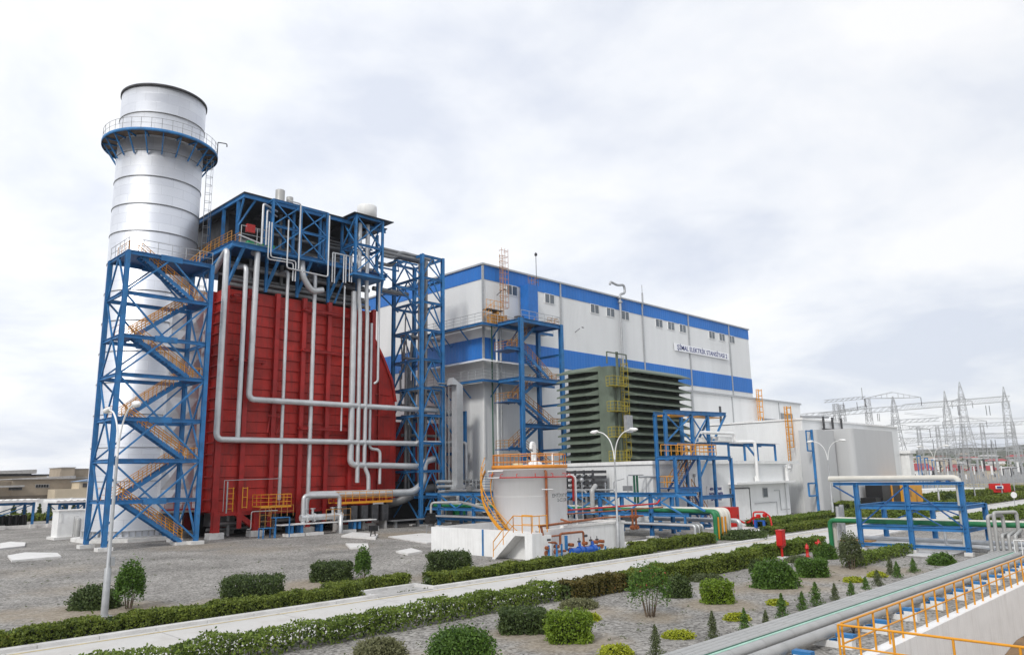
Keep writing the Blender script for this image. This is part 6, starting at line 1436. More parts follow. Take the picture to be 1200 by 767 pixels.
# ================================================================== RED CABINET, RED VALVE PIPE, HOSE CABINET, HYDRANTS
t = thing('fire_cabinet', 'big red metal cabinet beside the bent pipes in front of the annex', 'cabinet', (72.5, 41.3, 0))
b = MB(); b.box(72.3, 74.1, 40.8, 42.6, .1, 2.05); b.build('body', REDF, t)
b = MB(); b.box(72.5, 73.9, 40.78, 40.8, .25, 1.9); b.box(72.4, 74.0, 40.9, 42.5, 0, .1); b.build('door', REDF, t); MB().box(73.6, 73.66, 40.74, 40.78, 1.0, 1.3).build('handle', DKGR, t)
b = MB(); b.tube(rounded([(74.1, 41, .75), (74.6, 40.6, .4), (73.9, 39.6, .55), (73.6, 39.1, 1.0), (73.0, 38.2, 1.1)], .2), .1, 8); b.tube(rounded([(73.3, 38.8, .4), (73.3, 38.8, 1.6), (73.9, 37.9, 1.6), (73.3, 37.0, 1.2), (73.2, 36.8, 0.1)], .3), .085, 8)
for p in ((73.2, 38.2, 1.2), (73.4, 37.6, 1.3)): b.tube([(p[0]-.02, p[1]-.14, p[2]), (p[0]+.02, p[1]+.14, p[2])], .2, 12)
v = b.build('valve_pipe', REDF, label='red water pipe with flanged valves in front of the annex hedge', cat='pipe')
b = MB(); b.beam((73.3, 38.6, 0), (73.3, 38.6, .8), .25); b.beam((73.3, 38.9, .75), (73.3, 37.6, .75), .12); b.beam((73.3, 37.7, 0), (73.3, 37.7, .8), .2); b.build('support', PUMP, v)
x, y = 48.4, 23.75
x, y = at(917, 654); x -= .0
t = thing('hose_cabinet', 'red fire hose cabinet on a thin post by the road hedge', 'fire cabinet', (x, y, 0))
MB().box(x-.3, x+.3, y-.3, y+.3, 0, .12).build('plinth', CONC, t)
MB().tube([(x, y, .12), (x, y, .85)], [.075, .075], 12).build('post', REDF, t)
b = MB(); b.prism([(x-.26, y-.20), (x+.26, y-.20), (x+.26, y+.20), (x-.26, y+.20)], .84, 1.82)
b.add([(x-.26, y-.2, .84), (x+.26, y-.2, .84), (x+.26, y+.2, .84), (x-.26, y+.2, .84), (x-.1, y-.08, .66), (x+.1, y-.08, .66), (x+.1, y+.08, .66), (x-.1, y+.08, .66)], [(0, 4, 5, 1), (1, 5, 6, 2), (2, 6, 7, 3), (3, 7, 4, 0), (4, 7, 6, 5)])
b.box(x-.29, x+.29, y-.23, y+.23, 1.79, 1.83); bd = b.build('box', REDF, t); MB().box(x-.21, x+.21, y-.215, y-.203, .92, 1.74).build('door', mat('fire_red_door', (.55, .016, .012), .3, var=.05), t)
def hydrant(px, py, h, lb, arms):
    x, y = at(px, py); t = thing('fire_hydrant', lb, 'hydrant', (x, y, 0), 'red hydrants beside the hose cabinet')
    MB().lathe([(.16, 0), (.16, .06), (.095, .07), (.095, h*.62), (.14, h*.64), (.14, h*.70), (.11, h*.72), (.11, h*.9), (.06, h*.97), (0, h)], x, y, 16).build('barrel', REDF, t)
    b = MB(); b.lathe([(.0, h*.97), (.04, h*.97), (.04, h*1.05), (0, h*1.06)], x, y, 6)
    if arms:
        for a in (0, 2.1, 4.2): b.tube([(x, y, h*.8), (x+.2*math.cos(a), y+.2*math.sin(a), h*.8)], .06, 8); b.tube([(x+.17*math.cos(a), y+.17*math.sin(a), h*.8), (x+.23*math.cos(a), y+.23*math.sin(a), h*.8)], .08, 8)
    b.build('nozzle', REDF, t)
hydrant(946.5, 652, .82, 'plain red hydrant post nearer to the hose cabinet', False)
hydrant(960.5, 650, 1.0, 'red hydrant with outlets, right of the plain one', True)
# ================================================================== RIGHT PIPE RACK
t = thing('pipe_rack', 'tall blue pipe rack with a fat beige pipe on top at the right', 'pipe rack', (59, 18.6, 0))
ry = (15.2, 18.6, 22.0)
for i, y in enumerate(ry): MB().hbeam((57, y, .2), (57, y, 4.65), .3, .3, .04).build('post', BLUE, t)
for i, y in enumerate(ry): MB().hbeam((62, y, .1), (62, y, 3.15), .3, .3, .04).build('post', BLUE, t)
b = MB(); b.hbeam((57, 15.0, 4.62), (57, 23.6, 4.62), .24, .2); b.hbeam((57, 15.2, 3.02), (57, 22, 3.02), .22, .3); b.hbeam((57, 15.2, 1.62), (57, 22, 1.62), .2, .26); b.hbeam((62, 15.2, 3.05), (62, 22, 3.05), .22, .3); b.hbeam((62, 15.2, 1.55), (62, 22, 1.55), .2, .26)
for y in ry: b.hbeam((57, y, 3.05), (62, y, 3.05), .2, .26); b.hbeam((57, y, 1.58), (62, y, 1.58), .2, .26)
b.hbeam((57, 15.1, .45), (57, 22.8, .45), .2, .2); b.build('cross_beam', BLUE, t)
b = MB(); b.beam((57, 23.6, 4.5), (57, 22.1, 3.6), .1); DB = BLUED
for (a_, c_) in ((22, 18.6), (15.2, 18.6)):
    b.beam((57, a_, 1.7), (57, c_, 4.5), .09); 
b.beam((62, 22, 1.6), (62, 18.6, 3.0), .09); b.beam((62, 15.2, 1.6), (62, 18.6, 3.0), .09); b.beam((57.05, 18.6, 3), (57.05, 16.6, 1.8), .08)
b.build('brace', DB, t)
b = MB()
for y in ry: b.box(56.75, 57.25, y-.25, y+.25, 0, .22)
b.build('plinth', CONC, t)
pipe([(57.3, 24.0, 4.99), (57.3, 15.4, 4.97), (57.3, 15.4, .2)], .24, 'fat beige pipe lying on top of the right blue rack and dropping at its end', BEIG, R=.45, n=20)
b = MB(); 
for y in (16.0, 16.6): b.box(57.05, 57.5, y-.1, y+.1, 4.72, 4.8)
b.build('pipe_shoe', BLUED, label='blue shoes between the rack top and the fat beige pipe', cat='shoe')
pipe([(58.1, 24.6, 0), (58.1, 24.6, 1.95), (58.1, 9.9, 1.95), (58.1, 4, 1.95)], .2, 'green pipe crossing the right rack with a bend down at its left end', GRN, R=.5, n=18)
pipe([(58.6, 24.5, 0), (58.6, 24.5, 2.0), (58.6, 10, 2.05), (58.6, 4, 2.05)], .2, 'pale pipe lying just behind the green one on the right rack', BEIG, R=.5, n=18)
for i, (x, h) in enumerate(((59.3, 2.9), (60.0, 3.0))): pipe([(x, 24.4, 0), (x, 24.4, h)], .2, 'upright grey pipe behind the end of the green pipe, %s one' % ('nearer', 'farther')[i], PIPE)
for i, (z, r, x) in enumerate(((.55, .26, 60.2), (.35, .2, 59.4))): pipe([(x, 23.5, z), (x, 8, z)], r, 'fat silver ground pipe under the right rack, %s' % ('upper', 'lower')[i], PIPE, R=.4)
MB().box(57.2, 58.2, 21.4, 23.6, .56, .64).build('walkway_plate', YELD, label='yellow plate at the left end under the right rack', cat='plate')
pipe([(58.0, 16.8, 1.5), (58.0, 16.8, .55), (57.8, 14.6, .45), (56.6, 13.5, .45)], .12, 'pale bent pipe at the foot of the nearest rack post', PIPE, R=.3)
# second, lower frame at the right edge of the picture
t = thing('steel_frame', 'blue post and beams at the right edge behind the upright pipe bends', 'frame', (58.5, 11.6, 0))
b = MB(); b.hbeam((58.5, 11.9, 0), (58.5, 11.9, 2.85), .32); b.hbeam((58.5, 12, 1.1), (58.5, 5, 1.1), .2, .26); b.hbeam((62, 12.6, .2), (62, 12.6, 2.6), .25); b.build('frame', BLUE, t)
for i, (y, h, y2) in enumerate(((13.7, 2.6, 13.0), (13.35, 2.8, 12.2))):
    pipe([(55.6, y, .38), (56.2, y, .38), (56.2, y, h), (57.2+.6*i, y-.6-.3*i, h), (57.2+.6*i, y-.6-.3*i, 1.2)], .13, 'pale upright pipe bend where the ground pipes end, %s' % ('left one', 'right one')[i], PIPW, R=.25)
for i, y in enumerate((13.0, 12.65, 12.3)):
    pipe([(55.4, y, .38), (56.0, y, .38), (56.0, y, 1.45), (57.8, y, 1.5+.1*i)], .12, 'shorter pale pipe bend where the ground pipes end, %s from the left' % ('first', 'second', 'third')[i], PIPW, R=.25)
for i, y in enumerate((11.2, 10.8)): pipe([(56.0, y, 0), (56.0, y, 1.75), (58.4, y, 1.8)], .17, 'fat pale pipe bend at the right edge of the picture, %s one' % ('left', 'right')[i], BEIG, R=.3)
b = MB(); rail(b, [(54.6, 12.1, .3), (54.6, 10.2, .3)], 1.0, .35, .03, ()); b.build('guard_rail', WHT, label='small pale guard rail in front of the upright pipe bends', cat='railing')
# ================================================================== GROUND PIPES IN THE FOREGROUND
GP = [(13.27, .112, .44), (13.02, .112, .44), (12.77, .115, .45), (12.52, .12, .46), (11.96, .165, .45), (11.43, .175, .37)]
nms = ('first', 'second', 'third', 'fourth', 'fifth', 'sixth')
PLN = siding('pipe_jacket_ring', (.45, .45, .44), 1.0, .5, .05, .004, 1.0)
for i, (y, r, z) in enumerate(GP):
    b = MB(); b.tube([(-8, y, z), (56, y, z)], r, 16)
    for x in np.arange(-7.2+.3*i, 56, 1.9): b.tube([(x-.02, y, z), (x+.02, y, z)], r*1.035, 16, False)
    b.build('ground_pipe', PIPW if i != 4 else PIPW, label='long pale pipe along the planting bed, %s counted from the bushes' % nms[i], cat='pipe', group='ground pipes')
for i, (y, z) in enumerate(((12.34, .52), (12.22, .53))):
    MB().tube([(-8, y, z), (55, y, z)], .045, 8).build('thin_pipe', [mat('dark_green_pipe', (.02, .10, .06), .5), mat('mint_paint', (.38, .60, .50), .5)][i], label='thin %s pipe lying between the pale ground pipes' % ('dark green', 'mint green')[i], cat='pipe')
proto = None
for k, x in enumerate([1.0, 4.1, 7.2, 10.3, 13.4, 16.4, 19.5, 22.6, 25.75, 28.8, 31.9, 35.0, 38.1, 41.0, 43.9, 47, 50, 53]):
    if x < 16: continue
    lb = 'white pipe support with blue saddle, %s up from the lower picture edge' % ({16.4: 'hidden one', 19.5: 'lowest', 22.6: 'first', 25.75: 'second', 28.8: 'third', 31.9: 'fourth', 35.0: 'fifth', 38.1: 'sixth', 41.0: 'seventh', 43.9: 'eighth', 47: 'ninth', 50: 'tenth', 53: 'eleventh'}.get(x, 'farther'))
    if proto is None:
        proto = thing('pipe_support', lb, 'support', (x, 12, 0), 'pipe supports along the ground pipes')
        b = MB(); b.box(x-.16, x+.16, 10.5, 10.95, 0, .34); b.box(x-.15, x+.15, 10.952, 11.9, 0, .2); b.box(x-.17, x+.17, 12.9, 13.6, 0, .3); b.build('block', WHT, proto)
        b = MB(); b.hbeam((x, 10.46, .4), (x, 11.25, .2), .2, .05); b.box(x-.15, x+.15, 10.44, 11.0, .342, .45); b.build('saddle', BLUE, proto)
    else: copy_thing(proto, (x, 12, 0), lb)
x, y = at(1002, 757); b = MB(); b.tube([(x, y, 0), (x, y, .55)], .035, 8); b.tube([(x-.02, y, .5), (x+.02, y, .62)], .06, 8); b.build('valve_stub', BLK, label='thin black valve stub behind the near end of the yellow railing', cat='valve')
# ================================================================== LAMP POSTS
def lamp(x, y, h, lb, single=False, base=True):
    t = thing('lamp_post', lb, 'lamp post', (x, y, 0), 'double arm lamp posts along the road')
    b = MB(); b.tube([(x, y, 0), (x, y, 1.95), (x, y, 2.05), (x, y, h-2.2)], [.15, .14, .085, .06], 12); b.box(x-.25, x+.25, y-.25, y+.25, 0, .04); b.build('pole', GALV, t)
    b = MB(); b.box(x+.06, x+.22, y-.14, y+.06, 2.1, 2.45); b.build('junction_box', GALV, t)
    for s in (-1, 1):
        b = MB(); pts = [(x, y+s*.03, h-2.25), (x, y+s*.12, h-1.5), (x, y+s*.40, h-.75), (x, y+s*.95, h-.22), (x, y+s*1.6, h-.03)]
        P = [Vector(p) for p in pts]; cur = []
        for i in range(len(P)-1):
            p0, p1, p2, p3 = P[max(i-1, 0)], P[i], P[i+1], P[min(i+2, len(P)-1)]
            for q in range(6):
                u = q/6; cur.append(.5*((2*p1)+(-p0+p2)*u+(2*p0-5*p1+4*p2-p3)*u*u+(-p0+3*p1-3*p2+p3)*u**3))
        cur.append(P[-1]); b.tube(cur, .04, 8); b.build('arm', WHT, t)
        b = MB(); c = [(0, .03), (.12, .10), (.35, .15), (.6, .13), (.78, .05)]
        b.tube([(x, y+s*(1.5+a), h+.02-.06*(a > .3)) for a, r in c], [r for a, r in c], 12); b.build('lamp_head', WHT, t)
lamp(11.73, 36.71, 9.0, 'nearest double arm lamp post, standing left in front of the chimney')
lamp(47.36, 36.25, 8.95, 'double arm lamp post standing before the white tank basin')
lamp(88.5, 37.0, 9.0, 'double arm lamp post in front of the smooth white wall panels')
lamp(128, 37.3, 9.0, 'farthest double arm lamp post, its heads over the end of the white building')
# ================================================================== LEFT: KIOSK, SHEDS, WALL
MB().box(21.2, 22.6, 89.5, 91, 0, 0)if False else None
t = thing('kiosk', 'small white windowless kiosk at the left foot of the chimney', 'kiosk', (25, 93, 0))
MB().box(23.7, 27.6, 90.4, 92.6, .25, 2.85).build('wall', WHT, t); MB().box(23.6, 27.7, 90.3, 92.7, 2.85, 2.98).build('roof', CONC, t); MB().box(23.4, 27.8, 90.1, 92.9, 0, .25).build('plinth', CONC, t)
MB().box(23.9, 24.1, 90.36, 90.4, 1.7, 2.6).build('door', mat('white_door', (.66, .66, .65), .5), t)
b = MB(); b.lathe([(.28, 0), (.28, 2.0), (.24, 2.1), (0, 2.1)], 25.3, 89.4, 16); b.tube([(24.9, 89.4, .3), (24.9, 89.4, 2.3), (25.3, 89.4, 2.3)], .04, 6); b.build('drum', PIPW, label='pale upright drum between the kiosk and the chimney foot', cat='drum')
def shed(x0, x1, y0, y1, h, lb, sub):
    t = thing('canopy_shed', lb, 'shed', ((x0+x1)/2, (y0+y1)/2, 0))
    b = MB(); b.box(x0-.6, x1+.6, y0-.6, y1+.6, h, h+.3)
    for x in np.arange(x0-.5, x1+.5, .8): b.box(x, x+.3, y0-.62, y1+.62, h+.3, h+.38)
    b.build('roof', WHT, t)
    b = MB()
    for x in (x0, (x0+x1)/2, x1):
        for y in (y0, y1): b.hbeam((x, y, 0), (x, y, h), .28)
    for y in (y0, y1):
        b.hbeam((x0, y, h-.2), (x1, y, h-.2), .22, .3); b.beam((x0, y, .6), ((x0+x1)/2, y, h-.3), .12); b.beam(((x0+x1)/2, y, .6), (x1, y, h-.3), .12); b.beam((x0, y, h-.3), ((x0+x1)/2, y, .6), .12)
    b.build('frame', BLUE, t); return t
s1 = shed(14.5, 28.2, 119.5, 124, 3.35, 'white roofed shelter on blue steel frames at the left edge', 1)
b = MB(); b.box(12, 30.5, 118.2, 118.6, 0, .42)
for x in (20, 24, 27.6, 29.6): b.box(x, x+.8, 117.6, 118.19, 0, .5)
b.build('low_wall', CONC, label='low white kerb wall in front of the left shelter', cat='wall')
b = MB()
for i in range(16): b.tube([(15.5+i*.8, 121, .3), (15.5+i*.8, 121, 1.7)], .3, 8)
b.box(15, 28.0, 121.2, 123.5, .3, 1.6); b.build('machinery', BLK, label='row of dark machinery under the left white shelter', cat='machine')
shed(31.4, 36, 119.8, 125, 3.1, 'second white roofed shelter partly behind the chimney', 2)
b = MB(); b.box(-60, 90, 176, 176.4, 0, 2.85)
for x in np.arange(-60, 90, 6): b.box(x, x+.4, 175.8, 175.998, 0, 2.95)
b.build('boundary_wall', WHT, label='long white boundary wall beyond the shelters on the left', cat='wall')
MB().box(30, 48, 168, 174, -.02, .05).build('pavement', KERB, kind='structure')
hedge('clipped_hedge', 22, 60, 140, 143, 1.0, 22, .3, LHEDGE, 'distant hedge before the white boundary wall on the left')
for k in range(9):
    x = 33+k*1.9; y = 152+(k % 2)*1.5; tt = thing('young_cypress', 'young dark tree in the row before the far white wall', 'tree', (x, y, 0), 'young trees before the far wall')
    MB().tube([(x, y, 0), (x, y, 1.6)], [.06, .02], 5, False).build('trunk', BARK, tt)
    n = 260; th = rng.uniform(0, 6.28, n); z = rng.beta(1.3, 1.6, n); r = .5*(1-z)**.6*rng.uniform(.3, 1, n)
    add_leaf('crown', leaf_mesh('crown', np.stack([r*np.cos(th), r*np.sin(th), .3+z*2.1], 1), rng.normal(0, 1, (n, 3)), .22), LDARK, tt)
# ================================================================== FAR LEFT BUILDINGS
t = thing('warehouse', 'long low brown concrete works building beyond the white wall', 'building', (50, 235, 0))
def slope_box(x0, x1, y0, y1, z0, za, zb):
    return MB().add([(x0, y0, z0), (x1, y0, z0), (x1, y1, z0), (x0, y1, z0), (x0, y0, za), (x1, y0, zb), (x1, y1, zb), (x0, y1, za)], [(0, 3, 2, 1), (4, 5, 6, 7), (0, 1, 5, 4), (1, 2, 6, 5), (2, 3, 7, 6), (3, 0, 4, 7)])
slope_box(48.6, 62.6, 228, 246, 0, 7.0, 7.6).build('wall', STUC, t); slope_box(48.2, 62.9, 227.6, 246, 7.0, 7.15, 7.0).build('roof_edge', DKGR, t) if False else slope_box(48.3, 62.8, 227.5, 246, 7.02, 7.2, 7.85).build('roof', CONC2, t)
MB().box(36, 48.58, 229, 246, 0, 6.6).build('wall', STUC, t); slope_box(36, 51.0, 226.6, 227.9, 5.15, 5.45, 5.6).build('canopy', CONC2, t)
MB().box(36, 62.4, 227.9, 227.97, 0, 3.0).build('base_band', mat('dark_render', (.17, .14, .11), .9, var=.3, vscale=.5), t)
w_ = MB().box(53.7, 56.9, 227.92, 227.98, 4.85, 5.75).build('window', CONC2, t)
for i in range(5): MB().box(53.8+i*.6, 54.3+i*.6, 227.86, 227.9, 4.95, 5.65).build('pane', DARK, w_)
MB().box(47.9, 50.8, 227.9, 227.97, 4.4, 5.1).build('window', DKGR, t)
t = thing('factory_hall', 'grey flat roofed hall rising behind the brown works building', 'building', (50, 265, 0))
MB().box(40, 64.5, 262, 285, 0, 8.2).build('wall', STUC, t); MB().box(40.2, 60.5, 262.2, 285, 8.2, 8.9).build('ribbon_window', DKGR, t); slope_box(39.8, 61.5, 261, 285, 8.902, 9.3, 10.1).build('roof', CONC2, t)
MB().box(61.6, 72, 262, 280, 8.2, 8.7).build('parapet', DKGR, t)
t = thing('block_tower', 'square brown block tower at the right end of the works building', 'building', (62, 240, 0))
MB().box(59.6, 63.0, 229.5, 240, 0, 9.9).build('wall', mat('old_render_light', (.36, .30, .23), .9, var=.2, vscale=.3), t); MB().box(63.002, 69, 230.5, 240, 0, 9.6).build('wall', STUC, t)
b = MB(); b.box(59.4, 63.2, 229.3, 240.2, 9.9, 10.1); b.box(63.25, 69.2, 230.3, 240.2, 9.6, 9.75); b.box(63.0, 69.1, 230.4, 230.48, 7.2, 7.4); b.build('roof', CONC2, t)
t = thing('cream_house', 'low cream walled house in front of the brown block tower', 'house', (60, 222, 0))
MB().box(56.2, 66, 219.5, 226, 0, 4.4).build('wall', STUC2, t); MB().box(61.6, 66, 219.6, 226, 4.402, 6.2).build('upper_storey', STUC2, t); slope_box(61.2, 66.4, 219.2, 226, 6.2, 6.3, 7.1).build('roof', mat('faded_blue_sheet', (.2, .28, .4), .6), t)
MB().box(62.4, 63.4, 219.44, 219.49, 4.8, 5.8).build('window', DKGR, t)
# ================================================================== SUBSTATION ON THE RIGHT
def lattice(b, x, y, z0, z1, w0, w1, bays, r=.09, n=4):
    r *= .8
    c = [(-1, -1), (1, -1), (1, 1), (-1, 1)]
    def P(i, f): w_ = (w0+(w1-w0)*f)/2; return (x+c[i][0]*w_, y+c[i][1]*w_, z0+(z1-z0)*f)
    for i in range(4): b.beam(P(i, 0), P(i, 1), r*1.6)
    for k in range(bays):
        f0, f1 = k/bays, (k+1)/bays
        for i in range(4): b.beam(P(i, f0), P((i+1) % 4, f1), r); b.beam(P((i+1) % 4, f0), P(i, f1), r) if k % 2 else None; b.beam(P(i, f1), P((i+1) % 4, f1), r)
    return b
def truss(b, p, q, d=1.4, r=.09, n=12):
    p = Vector(p); q = Vector(q); up = Vector((0, 0, d))
    s = (q-p).cross(up).normalized()*d*.5
    for o_ in (s, -s, s+up, -s+up): b.beam(p+o_, q+o_, r*1.3)
    for i in range(n):
        a = p+(q-p)*i/n; c = p+(q-p)*(i+1)/n
        b.beam(a+s, c+s+up, r); b.beam(a-s, c-s+up, r); b.beam(a+s+up, c-s+up, r)
    return b
def insul(b, p, L=2.2):
    b.tube([(p[0], p[1], p[2]), (p[0], p[1], p[2]-L)], .09, 5)
D = 235
def F(px, D=D): x, y = far(px, D); return x, y
def zat(px, py, D):          # height of the point seen at (px,py) at depth D
    d = ray(px, py); h = _f[0]*d[0]+_f[1]*d[1]; return CH+d[2]*D*(_f[0]**2+_f[1]**2)**.5*(1/ h)*1.0*((_f[0]**2+_f[1]**2)**.5) if False else CH+d[2]*D*((_f[0]**2+_f[1]**2))/h
def G2(px, py, D): 
    d = ray(px, py); h = (_f[0]*d[0]+_f[1]*d[1]); k = D/h; return (float(d[0]*k), float(d[1]*k), float(CH+d[2]*k))
t = thing('gantry', 'right hand steel lattice gantry of the substation with two long cross beams', 'gantry', G2(1120, 560, D)[:2]+(0,))
cols = []
for (px, ptop, pk) in ((1109, 478, 458), (1178, 470, 453)):
    x, y, z = G2(px, ptop, D); x2, y2, zp = G2(px-3, pk, D); b = MB(); lattice(b, x, y, 0, z, 3.4, 1.6, 12, .10); lattice(b, x, y, z, zp, 1.2, .15, 3, .08); b.build('column', LATT, t); cols.append((x, y, z))
b = MB(); pL = G2(1060, 480, D); pR = G2(1182, 470, D); truss(b, pL, pR, 1.7, .11, 18)
pL2 = G2(1060, 519, D); pR2 = G2(1188, 512, D); truss(b, pL2, pR2, 1.5, .1, 18); b.build('beam', LATT, t)
b = MB()
for px in (1122, 1123.5, 1155, 1159): insul(b, G2(px, 475, D), 3)
for px in (1093, 1161, 1166): insul(b, G2(px, 515, D), 3)
b.build('insulator', DKGR, t)
t = thing('gantry', 'left hand steel lattice gantry rising behind the white switchgear building', 'gantry', G2(1000, 560, 250)[:2]+(0,))
for (px, ptop) in ((979, 473), (986, 474), (1016, 467)):
    x, y, z = G2(px, ptop, 250); b = MB(); lattice(b, x, y, 0, z, 2.6, 1.4, 12, .1); b.build('column', LATT, t)
b = MB(); truss(b, G2(966, 471.5, 250), G2(1014, 467, 250), .8, .09, 8); truss(b, G2(940, 490, 250), G2(1060, 480, 250), 1.5, .1, 16); truss(b, G2(960, 487, 270), G2(1016, 478, 250), .8, .08, 8)
x, y, z = G2(1011, 468, 250); b.beam((x, y, z), (x, y, z+4), .2); b.build('beam', LATT, t)
b = MB()
for px in (988, 1004, 1028, 1030): insul(b, G2(px, 471 if px < 1010 else 484, 250), 2.6)
b.build('insulator', DKGR, t)
def pylon(pxc, ytop, D_, wb, arms, lb, grp='lattice pylons'):
    xb_, yb_, _ = G2(pxc, 560, D_); t = thing('power_pylon', lb, 'pylon', (xb_, yb_, 0), grp)
    zt = G2(pxc, ytop, D_)[2]; H_ = zt; b = MB(); lattice(b, xb_, yb_, 0, H_*.55, wb, wb*.35, 6, .13); lattice(b, xb_, yb_, H_*.55, H_*.88, wb*.35, wb*.2, 6, .1); lattice(b, xb_, yb_, H_*.88, H_, wb*.2, .15, 3, .08); b.build('body', LATT, t)
    ux, uy = float(CR[0]), float(CR[1]); b = MB(); ins = MB()
    for (f, L) in arms:
        for s in (-1, 1):
            z = H_*f; w_ = wb*.14; e_ = (xb_+s*L*ux, yb_+s*L*uy, z+.1)
            for o_ in ((w_, 0), (-w_, 0)): b.beam((xb_+o_[0], yb_+o_[1], z), e_, .14); b.beam((xb_+o_[0], yb_+o_[1], z+1.8), e_, .12)
            for k in range(1, 5): f_ = k/5; b.beam((xb_+s*L*ux*f_, yb_+s*L*uy*f_, z), (xb_+s*L*ux*f_, yb_+s*L*uy*f_, z+1.8*(1-f_)), .1)
            insul(ins, e_, 2.6)
    b.build('cross_arm', LATT, t); ins.build('insulator', DKGR, t); return xb_, yb_, H_
t = thing('gantry', 'lower and farther lattice gantry seen through the two front ones', 'gantry', G2(1130, 560, 320)[:2]+(0,))
for (px, ptop) in ((1076, 500), (1098, 499), (1128, 497), (1150, 496), (1186, 494)):
    x, y, z = G2(px, ptop, 320); b = MB(); lattice(b, x, y, 0, z, 2.2, 1.1, 9, .11); b.build('column', LATT, t)
b = MB(); truss(b, G2(1066, 503, 320), G2(1200, 497, 320), 1.4, .11, 22); truss(b, G2(1070, 530, 300), G2(1200, 527, 300), 1.2, .1, 22); truss(b, G2(1044, 496, 270), G2(1100, 493, 270), 1.2, .1, 8); b.build('beam', LATT, t)
pylon(1139, 447, 290, 8, [(.80, 4), (.60, 8.5), (.36, 7)], 'tall pointed lattice pylon between the two gantry columns')
pylon(1057, 464, 225, 6.5, [(.98, 8.5), (.63, 10)], 'broad lattice pylon just right of the white switchgear building')
pylon(1200, 520, 330, 6, [(.8, 6)], 'smaller lattice pylon at the right edge of the picture')
pylon(1168, 515, 420, 6, [(.8, 6)], 'small distant lattice pylon behind the right gantry column')
b = MB()
for k, (y0, y1) in enumerate(((500, 505), (505.5, 509), (483, 487), (514, 517), (520, 521))):
    for j in range(2):
        p = Vector(G2(1060, y0+j*1.6, 240)); q = Vector(G2(1240, y1+j*1.6, 240)); pts = [p+(q-p)*i/12-Vector((0, 0, 1.2*math.sin(math.pi*i/12))) for i in range(13)]; b.tube(pts, .035, 4, False)
b.build('power_line', DKGR, label='overhead wires strung between the pylons and gantries', cat='wires')
for i in range(46):      # small switchgear posts in the yard
    px = 1086+i*2.6+rr.uniform(-1, 1); D_ = rr.uniform(190, 240); x, y = far(px, D_); h = rr.uniform(3.5, 8.5)
    t = thing('switchgear_post', 'thin pale switchgear post in the substation yard', 'post', (x, y, 0), 'switchgear posts in the substation')
    b = MB(); lattice(b, x, y, 0, h*.6, .7, .5, 3, .07); b.build('support', LATT, t)
    b = MB(); b.tube([(x, y, h*.6), (x, y, h)], .16 if i % 3 else .28, 6); 
    if i % 2: b.beam((x-1.6*CR[0], y-1.6*CR[1], h), (x+1.6*CR[0], y+1.6*CR[1], h), .12)
    b.build('insulator', [LATT, GALV, WHT, DKGR][i % 4], t)
for (px, D_, h, lb) in ((1172, 150, 8.6, 'single street lamp with a curved arm in front of the hill'), (1187, 160, 5, 'slim street lamp near the red barrier'), (1140, 140, 5.4, 'thin pale pole before the substation fence')):
    x, y = far(px, D_); t = thing('street_lamp', lb, 'street lamp', (x, y, 0)); MB().tube([(x, y, 0), (x, y, h)], [.12, .07], 8).build('pole', GALV, t)
    b = MB(); b.tube(rounded([(x, y, h-.1), (x, y, h+.5), (x+1.4*CR[0], y+1.4*CR[1], h+.6)], .5), .07, 6); b.build('arm', GALV, t)
# blue frames, barriers, signs
x, y = far(1086, 210); t = thing('busbar_frame', 'small blue double arch frame in the substation yard', 'frame', (x, y, 0)); b = MB()
for k in (-2.0, 0, 2.0):
    for s in (0, .9): b.beam((x+(k+s)*CR[0], y+(k+s)*CR[1], 0), (x+(k+s)*CR[0], y+(k+s)*CR[1], 8.6-.3*k), .2)
    b.beam((x+k*CR[0], y+k*CR[1], 8.5-.3*k), (x+(k+.9)*CR[0], y+(k+.9)*CR[1], 8.5-.3*k), .3)
b.build('frame', BLUE, t)
def oriented_box(b, px, py0, py1, D_, halfw, dep=.3):
    p = G2(px, py1, D_); q = G2(px, py0, D_); n = Vector((_f[0], _f[1], 0)).normalized()*dep; u = Vector((CR[0], CR[1], 0)).normalized()*halfw
    a = Vector((p[0], p[1], max(0, p[2]))); c = Vector((p[0], p[1], q[2]))
    vs = [a-u, a+u, a+u+n, a-u+n, c-u, c+u, c+u+n, c-u+n]; b.add(vs, [(0, 3, 2, 1), (4, 5, 6, 7), (0, 1, 5, 4), (1, 2, 6, 5), (2, 3, 7, 6), (3, 0, 4, 7)]); return a, c, u
t = thing('red_banner_wall', 'red panel carrying a small blue and white sign at the substation fence', 'barrier', G2(1168, 577, 150)[:2]+(0,))
b = MB(); oriented_box(b, 1168, 566, 576.5, 150, 1.25); b.build('panel', REDF, t); b = MB(); oriented_box(b, 1171.5, 568.5, 572.3, 149.6, .75, .05); b.build('sign_plate', WHT, t)
b = MB(); oriented_box(b, 1171.5, 569.4, 571.5, 149.5, .5, .04); b.build('sign_text', INK, t)
t = thing('red_box', 'plain red panel right of the one with a sign at the substation fence', 'barrier', G2(1181, 577, 150)[:2]+(0,)); b = MB(); oriented_box(b, 1181, 566, 576.5, 150, .72); b.build('panel', REDF, t)
b = MB(); oriented_box(b, 1230, 574.5, 578, 160, 8, .2); b.build('barrier', REDF, label='low red barrier reaching the right edge of the picture', cat='barrier')
b = MB()
for D_ in (170,):
    x0_, y0_ = far(1095, D_); x1_, y1_ = far(1260, D_)
    rail(b, [(x0_, y0_, 0), (x1_, y1_, 0)], 2.0, 1.2, .05, (.4, .8, 1.2, 1.6), n=4)
b.build('fence', mat('pale_yellow_paint', (.55, .47, .20), .6), label='pale yellow bar fence along the substation yard', cat='fence')
